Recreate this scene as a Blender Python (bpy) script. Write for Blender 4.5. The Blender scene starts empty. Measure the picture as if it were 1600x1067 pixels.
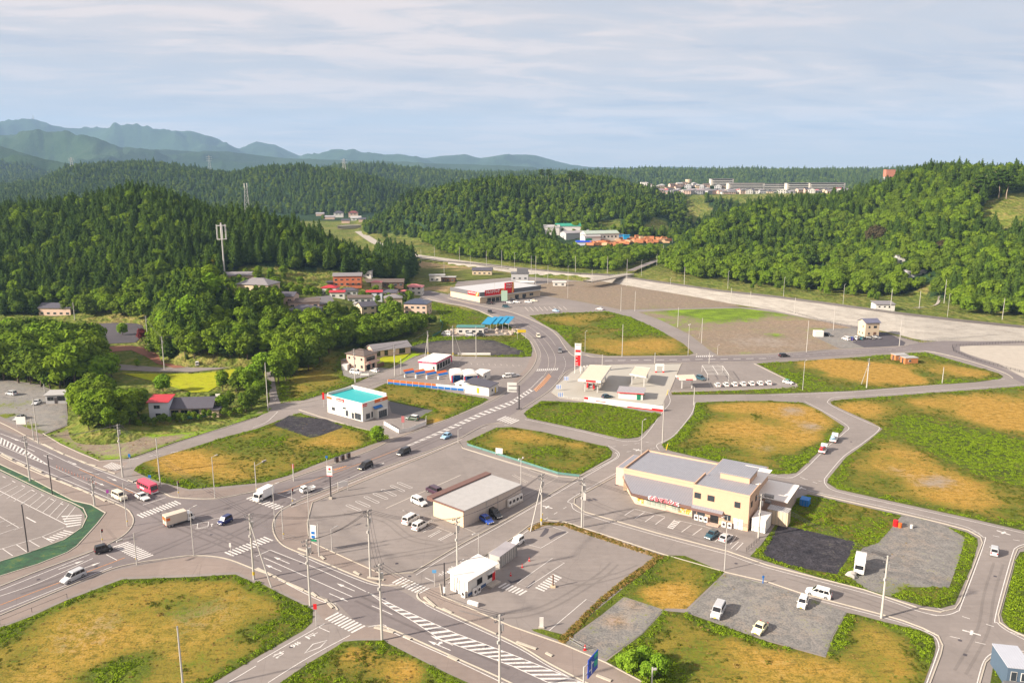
import bpy, bmesh, math, random
import numpy as np
from mathutils import Vector, Matrix, noise
from mathutils.geometry import delaunay_2d_cdt
R = math.radians
rnd = random.Random(7)
sc = bpy.context.scene
COL = sc.collection
F, H, YH = 1244.0, 78.0, 268.0
PITCH = math.atan((533.5 - YH) / F)
CP, SP = math.cos(PITCH), math.sin(PITCH)
cam = bpy.data.cameras.new('camera'); cam.lens = 36 * F / 1600; cam.sensor_width = 36
cam.clip_start = 1; cam.clip_end = 60000
camo = bpy.data.objects.new('camera', cam); COL.objects.link(camo)
camo.location = (0, 0, H); camo.rotation_euler = (math.pi / 2 - PITCH, 0, 0)
sc.camera = camo
SUN_EL, SH_AZ = 27.0, 22.0
HAZE_D = 0.000065
sx, sy = -math.cos(R(SH_AZ)), -math.sin(R(SH_AZ))
sd = Vector((sx * math.cos(R(SUN_EL)), sy * math.cos(R(SUN_EL)), math.sin(R(SUN_EL))))
sun = bpy.data.lights.new('sun', 'SUN'); sun.energy = 4.3; sun.angle = R(2.0); sun.color = (1, 0.88, 0.73)
suno = bpy.data.objects.new('sun', sun); COL.objects.link(suno)
suno.rotation_euler = sd.to_track_quat('Z', 'Y').to_euler(); suno.location = (-200, -60, 300)
sc.view_settings.view_transform = 'Standard'; sc.view_settings.look = 'None'
sc.view_settings.gamma = 1; sc.view_settings.exposure = 1.32
w = bpy.data.worlds.new('World'); sc.world = w; w.use_nodes = True
nt = w.node_tree; N = nt.nodes; L = nt.links; N.clear()
def nd(t, **k):
    n = N.new(t)
    for a, b in k.items(): setattr(n, a, b)
    return n
sky = nd('ShaderNodeTexSky', sky_type='NISHITA', sun_disc=False, sun_elevation=R(SUN_EL),
         sun_rotation=math.atan2(sx, sy) % (2 * math.pi), altitude=80, air_density=1.0, dust_density=1.2, ozone_density=1.5)
bg1 = nd('ShaderNodeBackground'); bg1.inputs[1].default_value = 0.045
L.new(sky.outputs[0], bg1.inputs[0])
bg2 = nd('ShaderNodeBackground'); bg2.inputs[1].default_value = 0.385
tc = nd('ShaderNodeTexCoord'); sep = nd('ShaderNodeSeparateXYZ'); L.new(tc.outputs['Generated'], sep.inputs[0])
def mth(op, a, b=None, c=None):
    n = nd('ShaderNodeMath', operation=op)
    for i, v in enumerate((a, b, c)):
        if v is None: continue
        if isinstance(v, (int, float)): n.inputs[i].default_value = v
        else: L.new(v, n.inputs[i])
    return n.outputs[0]
def ramp(v, pts, interp='EASE'):
    n = nd('ShaderNodeValToRGB'); n.color_ramp.interpolation = interp
    e = n.color_ramp.elements
    while len(e) < len(pts): e.new(0.5)
    for i, (p, c) in enumerate(pts):
        e[i].position = p; e[i].color = (c, c, c, 1) if isinstance(c, (int, float)) else (*c, 1)
    L.new(v, n.inputs[0]); return n.outputs[0]
zc = mth('MAXIMUM', sep.outputs[2], 0.0)
den = mth('ADD', zc, 0.09)
u = mth('DIVIDE', sep.outputs[0], den); v = mth('DIVIDE', sep.outputs[1], den)
cb = nd('ShaderNodeCombineXYZ'); L.new(mth('ADD', mth('MULTIPLY', u, 0.75), mth('MULTIPLY', v, 0.25)), cb.inputs[0])
L.new(mth('SUBTRACT', mth('MULTIPLY', v, 1.5), mth('MULTIPLY', u, 0.30)), cb.inputs[1])
def nz(scale, det, rough=0.55, off=0.0, dist=0.0):
    n = nd('ShaderNodeTexNoise', noise_dimensions='4D'); n.inputs['Scale'].default_value = scale; n.inputs['Detail'].default_value = det
    n.inputs['Roughness'].default_value = rough; n.inputs['W'].default_value = off; n.inputs['Distortion'].default_value = dist
    L.new(cb.outputs[0], n.inputs['Vector']); return n.outputs[0]
cover = nz(0.38, 6, 0.55, 2.3, 0.5); fine = nz(1.7, 7, 0.60, 5.1, 0.9)
mixv = mth('ADD', mth('MULTIPLY', cover, 0.75), mth('MULTIPLY', fine, 0.25))
hb = ramp(zc, [(0.0, 0.1), (0.02, 0.45), (0.05, 0.92), (0.2, 1.0)])
mask = mth('MULTIPLY', ramp(mixv, [(0.37, 0.0), (0.52, 1.0)]), hb)
shade = ramp(mth('ADD', mth('MULTIPLY', fine, 0.5), mth('MULTIPLY', nz(0.9, 5, 0.5, 9.0, 0.3), 0.5)),
             [(0.38, (0.58, 0.585, 0.66)), (0.48, (0.78, 0.72, 0.72)), (0.57, (1.0, 0.85, 0.79))])
L.new(shade, bg2.inputs[0])
bg3 = nd('ShaderNodeBackground'); bg3.inputs[1].default_value = 0.365
L.new(ramp(zc, [(0.0, (0.80, 0.79, 0.80)), (0.10, (0.72, 0.71, 0.76)), (0.5, (0.62, 0.62, 0.70))]), bg3.inputs[0])
m0 = nd('ShaderNodeMixShader'); m0.inputs[0].default_value = 0.94
L.new(bg1.outputs[0], m0.inputs[1]); L.new(bg3.outputs[0], m0.inputs[2])
m1 = nd('ShaderNodeMixShader'); L.new(mth('MULTIPLY', mask, 0.92), m1.inputs[0]); L.new(m0.outputs[0], m1.inputs[1]); L.new(bg2.outputs[0], m1.inputs[2])
out = nd('ShaderNodeOutputWorld'); L.new(m1.outputs[0], out.inputs[0])
w.cycles.sampling_method = 'MANUAL'; w.cycles.sample_map_resolution = 512
sc.cycles.max_bounces = 5; sc.cycles.diffuse_bounces = 2; sc.cycles.glossy_bounces = 2; sc.cycles.volume_bounces = 0
sc.cycles.transmission_bounces = 2; sc.cycles.transparent_max_bounces = 4
def ray(px, py):
    x = (px - 800) / F; y = -(py - 533.5) / F
    return (x, CP + y * SP, -SP + y * CP)
def g(px, py, z=0.0):
    d = ray(px, py); t = (z - H) / d[2]
    return Vector((t * d[0], t * d[1], z))
def at_depth(px, py, Y):
    d = ray(px, py); t = Y / d[1]
    return Vector((t * d[0], Y, H + t * d[2]))
def proj(x, y, z):
    z = z - H; dep = y * CP - z * SP; up = y * SP + z * CP
    return 800 + F * x / dep, 533.5 - F * up / dep
def hgt(b, pyt):
    lo, hi = b[2], b[2] + 120
    for _ in range(36):
        m = (lo + hi) / 2
        if proj(b[0], b[1], m)[1] > pyt: lo = m
        else: hi = m
    return lo - b[2]
def ss(a, b, x):
    t = np.clip((x - a) / (b - a), 0, 1); return t * t * (3 - 2 * t)
MATS = {}
def newmat(name):
    m = bpy.data.materials.new(name); m.use_nodes = True; m.node_tree.nodes.clear(); MATS[name] = m
    return m
class NT:
    def __init__(s, m): s.t = m.node_tree; s.n = s.t.nodes; s.l = s.t.links
    def a(s, t, **k):
        n = s.n.new(t)
        for q, b in k.items(): setattr(n, q, b)
        return n
    def set(s, inp, v):
        if isinstance(v, (int, float)): inp.default_value = v
        elif isinstance(v, tuple): inp.default_value = (*v, 1) if len(v) == 3 and len(inp.default_value) == 4 else v
        else: s.l.new(v, inp)
    def noise(s, vec, scale, det=4, rough=0.55, w=None):
        n = s.a('ShaderNodeTexNoise')
        if w is not None: n.noise_dimensions = '4D'; s.set(n.inputs['W'], w)
        s.set(n.inputs['Scale'], scale); s.set(n.inputs['Detail'], det); s.set(n.inputs['Roughness'], rough)
        if vec is not None: s.l.new(vec, n.inputs['Vector'])
        return n.outputs[0]
    def m(s, op, a, b=0.0, c=0.0, clamp=False):
        n = s.a('ShaderNodeMath', operation=op); n.use_clamp = clamp
        s.set(n.inputs[0], a); s.set(n.inputs[1], b); s.set(n.inputs[2], c); return n.outputs[0]
    def ramp(s, v, pts):
        n = s.a('ShaderNodeValToRGB'); e = n.color_ramp.elements
        while len(e) < len(pts): e.new(0.5)
        for i, (p, c) in enumerate(pts):
            e[i].position = p; e[i].color = (c, c, c, 1) if isinstance(c, (int, float)) else (*c, 1)
        s.l.new(v, n.inputs[0]); return n.outputs[0]
    def mix(s, f, a, b, mode='MIX'):
        n = s.a('ShaderNodeMix', data_type='RGBA', blend_type=mode)
        s.set(n.inputs[0], f); s.set(n.inputs[6], a); s.set(n.inputs[7], b); return n.outputs[2]
    def out(s, col, rough=0.8, metal=0.0, bump=None, bs=0.3, bd=0.05, spec=0.3, alpha=None):
        p = s.a('ShaderNodeBsdfPrincipled'); s.set(p.inputs['Base Color'], col); s.set(p.inputs['Roughness'], rough)
        s.set(p.inputs['Metallic'], metal); s.set(p.inputs['Specular IOR Level'], spec)
        if bump is not None:
            b = s.a('ShaderNodeBump'); s.set(b.inputs['Strength'], bs); s.set(b.inputs['Distance'], bd)
            s.l.new(bump, b.inputs['Height']); s.l.new(b.outputs[0], p.inputs['Normal'])
        o = s.a('ShaderNodeOutputMaterial'); s.l.new(p.outputs[0], o.inputs[0]); return p
def pm(name, col, rough=0.6, var=0.12, scale=1.5, metal=0.0, spec=0.4, ribs=None):
    """painted / plain surface with weathering noise; ribs=(axis, period) adds seams"""
    if name in MATS: return MATS[name]
    m = newmat(name); t = NT(m); c = t.a('ShaderNodeTexCoord').outputs['Object']
    n = t.noise(c, scale, 5, 0.6)
    f = t.m('MULTIPLY_ADD', n, 2 * var, 1 - var)
    if ribs:
        s = t.a('ShaderNodeSeparateXYZ'); t.l.new(c, s.inputs[0])
        fr = t.m('FRACT', t.m('DIVIDE', s.outputs[ribs[0]], ribs[1]))
        f = t.m('MULTIPLY', f, t.m('MULTIPLY_ADD', t.m('LESS_THAN', fr, ribs[2] if len(ribs) > 2 else 0.16), -0.30, 1.0))
    col3 = t.a('ShaderNodeVectorMath', operation='SCALE'); col3.inputs[0].default_value = col
    t.l.new(f, col3.inputs['Scale'])
    t.out(col3.outputs[0], rough, metal, spec=spec); return m
class MB:
    def __init__(s): s.v = []; s.f = []; s.mi = []
    def face(s, pts, mi=0):
        i = len(s.v); s.v += [tuple(p) for p in pts]; s.f.append(tuple(range(i, i + len(pts)))); s.mi.append(mi)
    def box(s, c, d, rz=0.0, mi=0):
        x, y, z = d[0] / 2, d[1] / 2, d[2] / 2; ca, sa = math.cos(rz), math.sin(rz); i = len(s.v)
        for dx, dy, dz in ((-x, -y, -z), (x, -y, -z), (x, y, -z), (-x, y, -z), (-x, -y, z), (x, -y, z), (x, y, z), (-x, y, z)):
            s.v.append((c[0] + dx * ca - dy * sa, c[1] + dx * sa + dy * ca, c[2] + dz))
        for q in ((0, 3, 2, 1), (4, 5, 6, 7), (0, 1, 5, 4), (1, 2, 6, 5), (2, 3, 7, 6), (3, 0, 4, 7)):
            s.f.append(tuple(i + k for k in q)); s.mi.append(mi)
        return s
    def b2(s, x0, x1, y0, y1, z0, z1, mi=0):
        return s.box(((x0 + x1) / 2, (y0 + y1) / 2, (z0 + z1) / 2), (abs(x1 - x0), abs(y1 - y0), abs(z1 - z0)), 0, mi)
    def prism(s, poly, z0, z1, mi=0, top=True, bottom=True):
        n = len(poly); i = len(s.v)
        if sum(poly[k][0] * poly[(k + 1) % n][1] - poly[(k + 1) % n][0] * poly[k][1] for k in range(n)) < 0: poly = poly[::-1]
        s.v += [(p[0], p[1], z0) for p in poly] + [(p[0], p[1], z1) for p in poly]
        for k in range(n): s.f.append((i + k, i + (k + 1) % n, i + n + (k + 1) % n, i + n + k)); s.mi.append(mi)
        if top: s.f.append(tuple(i + n + k for k in range(n))); s.mi.append(mi)
        if bottom: s.f.append(tuple(i + k for k in reversed(range(n)))); s.mi.append(mi)
        return s
    def ext_y(s, prof, y0, y1, mi=0):
        """profile in x,z extruded along y"""
        n = len(prof); i = len(s.v)
        s.v += [(p[0], y0, p[1]) for p in prof] + [(p[0], y1, p[1]) for p in prof]
        for k in range(n): s.f.append((i + k, i + (k + 1) % n, i + n + (k + 1) % n, i + n + k)); s.mi.append(mi)
        s.f.append(tuple(i + n + k for k in range(n))); s.mi.append(mi)
        s.f.append(tuple(i + k for k in reversed(range(n)))); s.mi.append(mi)
        return s
    def tube(s, p0, p1, r0, r1=None, n=8, mi=0, caps=True):
        r1 = r0 if r1 is None else r1
        p0, p1 = Vector(p0), Vector(p1); d = (p1 - p0).normalized()
        a = d.orthogonal().normalized(); b = d.cross(a); i = len(s.v)
        for p, r in ((p0, r0), (p1, r1)):
            for k in range(n):
                t = 2 * math.pi * k / n; s.v.append(tuple(p + a * (r * math.cos(t)) + b * (r * math.sin(t))))
        for k in range(n): s.f.append((i + k, i + (k + 1) % n, i + n + (k + 1) % n, i + n + k)); s.mi.append(mi)
        if caps:
            s.f.append(tuple(i + k for k in reversed(range(n)))); s.mi.append(mi)
            s.f.append(tuple(i + n + k for k in range(n))); s.mi.append(mi)
        return s
    def mesh(s, name, mats, smooth=False):
        me = bpy.data.meshes.new(name); me.from_pydata(s.v, [], s.f)
        if not isinstance(mats, (list, tuple)): mats = [mats]
        for m in mats: me.materials.append(m)
        if len(mats) > 1: me.polygons.foreach_set('material_index', s.mi)
        if smooth: me.shade_smooth()
        bm = bmesh.new(); bm.from_mesh(me); bmesh.ops.recalc_face_normals(bm, faces=bm.faces); bm.to_mesh(me); bm.free()
        me.update(); return me
    def build(s, name, mats, parent=None, bevel=0.0, smooth=False, **k):
        o = bpy.data.objects.new(name, s.mesh(name, mats, smooth)); COL.objects.link(o)
        if parent is not None: o.parent = parent
        if bevel:
            b = o.modifiers.new('bevel', 'BEVEL'); b.width = bevel; b.segments = 2; b.limit_method = 'ANGLE'; b.angle_limit = R(30)
        for a, b in k.items(): o[a] = b
        return o
def thing(name, label, cat, loc=(0, 0, 0), rz=0.0, group=None):
    o = bpy.data.objects.new(name, None); COL.objects.link(o); o.location = loc; o.rotation_euler = (0, 0, rz)
    o.empty_display_size = 0.3; o['label'] = label; o['category'] = cat
    if group: o['group'] = group
    return o
def tag(o, label, cat, group=None, kind=None):
    if label: o['label'] = label
    if cat: o['category'] = cat
    if group: o['group'] = group
    if kind: o['kind'] = kind
    return o
def dup(root, loc, rz, label=None, group=None, scale=None):
    r = root.copy(); COL.objects.link(r); r.location = loc; r.rotation_euler = (0, 0, rz)
    if label: r['label'] = label
    if group: r['group'] = group
    if scale: r.scale = scale
    for ch in list(root.children):
        c = ch.copy(); COL.objects.link(c); c.parent = r
        for gch in list(ch.children):
            d = gch.copy(); COL.objects.link(d); d.parent = c
    return r
def struct(o): o['kind'] = 'structure'; return o
def text_mb(txt, size=1.0, bold=0.0, sx=1.0):
    cu = bpy.data.curves.new('t', 'FONT'); cu.body = txt; cu.size = size; cu.align_x = 'CENTER'; cu.align_y = 'CENTER'
    cu.offset = bold; cu.resolution_u = 2
    o = bpy.data.objects.new('t', cu); COL.objects.link(o)
    dg = bpy.context.evaluated_depsgraph_get(); me = o.evaluated_get(dg).to_mesh()
    vs = [(v.co.x * sx, v.co.y) for v in me.vertices]; fs = [tuple(p.vertices) for p in me.polygons]
    o.evaluated_get(dg).to_mesh_clear(); bpy.data.objects.remove(o); bpy.data.curves.remove(cu)
    return vs, fs
def add_text(mb, txt, size, org, ux, uy, mi=0, bold=0.0, sx=1.0):
    """lay text in the plane at org spanned by ux (reading) and uy (up)"""
    vs, fs = text_mb(txt, 1.0, bold, sx); org, ux, uy = Vector(org), Vector(ux), Vector(uy); i = len(mb.v)
    for x, y in vs: mb.v.append(tuple(org + ux * x + uy * y))
    for f in fs: mb.f.append(tuple(i + k for k in f)); mb.mi.append(mi)
def tanaz(px, py):
    d = ray(px, py); return d[0] / d[1]
class Hill:
    """crest given by photo points: (px, y of the tree tops, forward distance, front width, back width, tree height)"""
    def __init__(s, pts, rough=0.12, ns=0.012):
        q = []
        for px, py, D, wf, wb, th in pts:
            q.append((tanaz(px, py), D, max(0.0, at_depth(px, py, D)[2] - th), wf, wb))
        q.sort(); s.q = np.array(q); s.rough = rough; s.ns = ns
    def __call__(s, T, Y, nv):
        q = s.q; D, Z, wf, wb = (np.interp(T, q[:, 0], q[:, k]) for k in (1, 2, 3, 4))
        Z = Z * ss(q[0, 0] - 0.02, q[0, 0] + 0.015, T) * (1 - ss(q[-1, 0] - 0.015, q[-1, 0] + 0.02, T))
        sf = np.clip(1 - (D - Y) / wf, 0, 1); sb = np.clip(1 - (Y - D) / wb, 0, 1)
        t = np.where(Y < D, sf, sb); sh = 0.55 * np.sin(t * np.pi / 2) + 0.45 * t * t * (3 - 2 * t)
        return Z * sh * (1 + s.rough * nv * 4 * t * (1 - t) + (0.02 * nv if s.rough else 0))
HILLS = [
 Hill([(-500,330,640,230,300,16),(0,310,650,230,300,16),(60,308,650,225,300,16),(140,300,640,225,300,16),(190,286,630,220,300,16),(240,284,620,215,300,16),(300,306,600,190,260,16),(350,316,590,170,240,16),
       (400,318,580,150,220,16),(450,332,565,120,180,16),(500,350,550,100,140,16),(540,368,535,80,100,16),(590,392,525,60,70,16),(640,415,520,40,50,16)], 0.25),
 Hill([(258,440,362,42,60,14),(285,410,366,50,60,14),(330,398,368,52,80,14),(400,418,378,60,90,14),(470,432,385,70,110,12),(560,440,430,80,80,12),(640,455,440,70,50,12),(700,486,440,40,30,9)], 0.1),
 Hill([(115,616,234,14,26,10),(150,606,236,16,28,10),(200,612,238,16,26,10),(235,632,238,10,20,8)], 0.1),
 Hill([(560,352,1030,70,150,14),(600,326,1050,90,200,14),(640,302,1050,130,220,14),(680,288,1040,170,260,14),(740,273,1020,200,300,14),(800,270,1010,220,300,14),(850,290,990,220,300,14),(890,296,970,190,260,14),
       (930,296,960,170,240,14),(980,298,960,170,240,14),(1040,308,980,150,220,14),(1075,318,1000,120,200,12),(1110,335,1010,90,160,10)], 0.3, 0.008),
 Hill([(720,282,1250,200,300,16),(800,268,1250,200,300,16),(860,266,1250,200,300,16),(900,262,1240,200,300,16),(950,268,1230,200,300,16),(990,280,1220,200,300,14),(1040,290,1220,150,200,12)], 0.2, 0.006),
 Hill([(1040,408,640,60,120,12),(1080,360,680,90,150,12),(1130,330,720,140,200,13),(1180,312,760,190,220,13),(1240,304,790,230,250,14),(1290,300,800,250,260,14),(1340,290,800,270,260,14),(1380,278,790,280,260,14),
       (1410,262,770,290,260,14),(1450,252,750,290,260,14),(1500,250,730,285,260,14),(1550,253,720,280,260,14),(1600,252,710,280,260,14),(1800,250,700,280,260,14),(2200,300,700,280,260,14)], 0.25, 0.010),
 Hill([(1440,460,480,30,60,13),(1480,420,490,45,90,13),(1540,380,495,60,90,13),(1600,360,490,70,90,13),(1700,350,480,70,90,13),(2100,350,480,70,90,13)], 0.15),
 Hill([(820,402,760,50,200,0),(870,384,770,60,220,0),(920,376,775,62,230,0),(1000,377,775,62,230,0),(1050,379,770,60,200,0),(1075,385,770,50,150,0)], 0.0),
 Hill([(960,303,1260,120,1200,0),(1010,303,1260,120,1200,0),(1100,304,1260,130,1200,0),(1200,303,1260,130,1200,0),(1300,302,1260,130,1200,0),(1420,302,1260,130,1200,0)], 0.0),
 Hill([(950,292,1400,130,300,0),(1000,288,1400,130,300,0),(1080,288,1400,130,300,0),(1130,291,1400,130,300,0),(1170,299,1400,130,300,0)], 0.0),
 Hill([(-500,300,1900,450,600,12),(0,290,1900,420,600,12),(60,285,1950,420,600,12),(110,262,2050,450,600,12),(160,258,2100,460,600,12),(230,256,2100,460,600,12),(300,262,2050,440,600,12),(360,268,1950,430,600,12),
       (420,258,1900,420,600,12),(470,257,1850,400,600,12),(530,262,1800,380,600,12),(580,274,1800,360,600,12),(640,290,1850,330,600,12),(700,300,1900,300,600,12)], 0.6, 0.0035),
 Hill([(500,262,2900,600,800,10),(600,262,2900,600,800,10),(680,268,2900,600,800,10),(760,272,3000,600,800,10),(900,270,3000,600,800,10),(960,268,3000,700,800,10),(1010,264,3100,700,800,10),(1100,268,3200,800,800,10),(1200,266,3200,800,800,10),
       (1300,264,3100,800,800,10),(1380,266,3000,800,800,10),(1500,262,3000,800,800,10),(2100,262,3000,800,800,10)], 0.5, 0.003),
 Hill([(-500,240,4000,1200,1500,0),(0,228,3900,1200,1500,0),(35,238,3800,1200,1500,0),(80,250,3700,1100,1500,0),(150,262,3600,1000,1500,0),(250,272,3500,1000,1500,0)], 0.5, 0.002),
 Hill([(-500,215,6500,1900,2000,0),(0,210,6300,1900,2000,0),(60,202,6200,1800,2000,0),(110,208,6100,1800,2000,0),(150,218,6000,1700,2000,0),(190,232,6000,1600,2000,0),(240,232,6200,1700,2000,0),(300,238,6500,1700,2000,0),(380,240,6500,1500,2000,0),(450,247,6500,1500,2000,0),
       (560,252,6500,1500,2000,0),(700,256,6500,1500,2000,0),(850,262,6500,1500,2000,0)], 0.6, 0.0012),
 Hill([(-500,198,10500,2600,2500,0),(0,194,10500,2600,2500,0),(50,192,10500,2600,2500,0),(80,199,10500,2600,2500,0),(130,200,10500,2500,2500,0),(200,197,10300,2500,2500,0),(260,207,10300,2400,2500,0),(300,210,10500,2400,2500,0),(345,222,10500,2400,2500,0),(372,231,10500,2300,2500,0),(400,222,11000,2300,2500,0),
       (430,226,11000,2300,2500,0),(468,244,11000,2300,2500,0),(500,240,10000,2000,2500,0),(532,233,10000,2000,2500,0),(570,238,10000,2000,2500,0),(600,243,10000,2000,2500,0),(640,242,10000,2000,2500,0),(665,246,10000,2000,2500,0),(690,243,10000,2000,2500,0),(725,242,10000,2000,2500,0),(750,248,10000,2000,2500,0),
       (790,243,10000,2000,2500,0),(835,243,10000,2000,2500,0),(875,253,10000,2000,2500,0),(920,262,10000,2000,2500,0),(1000,263,10000,2000,2500,0),(1050,261,10000,2000,2500,0),(1100,263,10000,2000,2500,0),(1180,265,10000,2000,2500,0),(1300,265,10000,2000,2500,0),(1500,265,10000,2000,2500,0),(2200,265,10000,2000,2500,0)], 0.7, 0.0008),
]
LEV = [(560,372,1.5),(600,392,1.5),(640,402,1.5),(700,410,1.5),(760,415,1.8),(800,419,2.0),(850,424,2.0),(900,429,2.0),(955,431,2.6),(980,435,2.8),(1050,445,3.0),(1125,456,3.4),(1200,464,4.0),(1300,477,4.5),(1400,491,4.3),(1500,503,3.2),(1600,513,2.0),(1900,548,2.0)]
lt = np.array([(tanaz(px, py), g(px, py, z)[1], z) for px, py, z in LEV])
ppz = {}
def vnoise(X, Y, s, det=3, seed=0.0):
    """cheap vectorised value noise, -1..1"""
    o = np.zeros_like(X, dtype=float); a = 1.0; tot = 0
    for k in range(det):
        x = X * s + seed * 7.3 + k * 17.1; y = Y * s - seed * 3.1 + k * 9.7
        xi = np.floor(x); yi = np.floor(y); fx = x - xi; fy = y - yi
        fx = fx * fx * (3 - 2 * fx); fy = fy * fy * (3 - 2 * fy)
        def h(i, j):
            q = np.sin(i * 127.1 + j * 311.7 + seed) * 43758.5453; return q - np.floor(q)
        v = (h(xi, yi) * (1 - fx) + h(xi + 1, yi) * fx) * (1 - fy) + (h(xi, yi + 1) * (1 - fx) + h(xi + 1, yi + 1) * fx) * fy
        o += a * (2 * v - 1); tot += a; a *= 0.5; s *= 2.03
    return o / tot
def terr(X, Y):
    X = np.asarray(X, dtype=float); Y = np.asarray(Y, dtype=float)
    T = X / np.maximum(Y, 1); z = np.zeros_like(T)
    dl = np.interp(T, lt[:, 0], lt[:, 1]); zl = np.interp(T, lt[:, 0], lt[:, 2], left=0)
    z = zl * ss(-9, -1, Y - dl)
    for hl in HILLS:
        nv = vnoise(X, Y, hl.ns, 6, 1.7) if hl.rough else 0.0
        if hl.ns < .003: nv = 0.25 - 2.4 * np.abs(nv)
        z = np.maximum(z, hl(T, Y, nv))
    return z - 0.15
def terr1(x, y): return float(terr(np.array([x]), np.array([y]))[0])
def gt(px, py, ymax=16000):
    """first terrain point under a photo point"""
    d = ray(px, py); Y = np.exp(np.linspace(math.log(70), math.log(ymax), 2600)); t = Y / d[1]
    Z = H + t * d[2]; hz = terr(t * d[0], Y); k = np.nonzero(Z <= hz)[0]
    if len(k) == 0: return g(px, py) if d[2] < 0 else at_depth(px, py, 3000)
    k = k[0]; return Vector((t[k] * d[0], Y[k], hz[k]))
tt = np.concatenate([np.linspace(-1.5, -0.74, 30, endpoint=False), np.linspace(-0.74, 0.74, 560), np.linspace(0.74, 1.5, 31)[1:]])
yy = np.concatenate([np.exp(np.linspace(math.log(55), math.log(2600), 330, endpoint=False)), np.exp(np.linspace(math.log(2600), math.log(16000), 130))])
TT, YY = np.meshgrid(tt, yy); XX = TT * YY; ZZ = terr(XX, YY)
def grid_mesh(name, X, Y, Z):
    r, c = X.shape; me = bpy.data.meshes.new(name); n = r * c
    me.vertices.add(n); me.vertices.foreach_set('co', np.stack([X, Y, Z], -1).reshape(-1).astype(np.float32))
    i = np.arange((r - 1) * (c - 1)); a = (i // (c - 1)) * c + i % (c - 1)
    f = np.stack([a, a + 1, a + c + 1, a + c], -1).astype(np.int32)
    me.loops.add(len(i) * 4); me.loops.foreach_set('vertex_index', f.reshape(-1))
    me.polygons.add(len(i)); me.polygons.foreach_set('loop_start', (np.arange(len(i)) * 4).astype(np.int32))
    me.update(calc_edges=True); me.validate(); me.shade_smooth(); return me
me = grid_mesh('terrain', XX, YY, ZZ)
def inpoly(px, py, poly):
    px = np.asarray(px); py = np.asarray(py); c = np.zeros(px.shape, bool); n = len(poly)
    for i in range(n):
        x1, y1 = poly[i]; x2, y2 = poly[(i + 1) % n]
        if y1 == y2: continue
        c ^= ((y1 > py) != (y2 > py)) & (px < (x2 - x1) * (py - y1) / (y2 - y1) + x1)
    return c
def proja(X, Y, Z):
    z = Z - H; dep = Y * CP - z * SP; up = Y * SP + z * CP
    return 800 + F * X / dep, 533.5 - F * up / dep
CLEAR = [([(1540,312),(1600,300),(1700,300),(1700,372),(1600,372),(1545,365),(1530,340),(1535,325)], 400, 900),
         ([(988,372),(1010,350),(1022,338),(1040,345),(1052,372)], 750, 1100),
         ([(1072,306),(1095,308),(1118,330),(1108,345),(1085,352),(1070,335)], 800, 1300),
         ([(924,360),(940,345),(968,346),(975,360),(950,368)], 750, 1000),
         ([(1418,468),(1450,458),(1475,452),(1478,438),(1462,440),(1440,448),(1400,470),(1400,500),(1600,520),(1600,495),(1500,492)], 350, 520),
         ([(1080,305),(1330,300),(1330,322),(1160,322)], 1100, 1300)]
PX, PY = proja(XX, YY, ZZ)
gr = np.zeros_like(ZZ)
CLR2 = CLEAR + [([(345,425),(400,415),(520,425),(640,440),(670,492),(560,490),(440,500),(360,460)], 330, 520)]
for poly, a, b in CLR2: gr = np.maximum(gr, (inpoly(PX, PY, poly) & (YY > a) & (YY < b)).astype(float))
gr = np.maximum(gr, ((ZZ < 4.7) & (YY < 1300)).astype(float))
at = me.attributes.new('grass', 'FLOAT', 'POINT'); at.data.foreach_set('value', gr.reshape(-1).astype(np.float32))
m = newmat('terrain'); t = NT(m)
pos = t.a('ShaderNodeNewGeometry').outputs['Position']; ga = t.a('ShaderNodeAttribute', attribute_name='grass').outputs['Fac']
n1 = t.noise(pos, 0.02, 6, 0.6); n2 = t.noise(pos, 0.25, 6, 0.65); n3 = t.noise(pos, 0.0016, 6, 0.6)
grass = t.ramp(t.m('MULTIPLY_ADD', n2, 0.6, t.m('MULTIPLY', n1, 0.4)), [(0.36, (0.055, 0.085, 0.016)), (0.48, (0.12, 0.155, 0.025)), (0.56, (0.20, 0.19, 0.05)), (0.66, (0.27, 0.21, 0.09))])
wood = t.ramp(t.m('MULTIPLY_ADD', n2, 0.35, t.m('MULTIPLY_ADD', n1, 0.25, t.m('MULTIPLY', n3, 0.4))), [(0.38, (0.012, 0.03, 0.014)), (0.5, (0.028, 0.06, 0.018)), (0.6, (0.045, 0.075, 0.032)), (0.68, (0.075, 0.095, 0.05))])
t.out(t.mix(ga, wood, grass), 0.95, bump=t.m('ADD', n2, t.m('MULTIPLY', t.noise(pos, 0.03, 5, 0.7), 6.0)), bs=0.9, bd=2.0, spec=0.1)
me.materials.append(m)
o = bpy.data.objects.new('terrain', me); COL.objects.link(o); struct(o)

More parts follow.
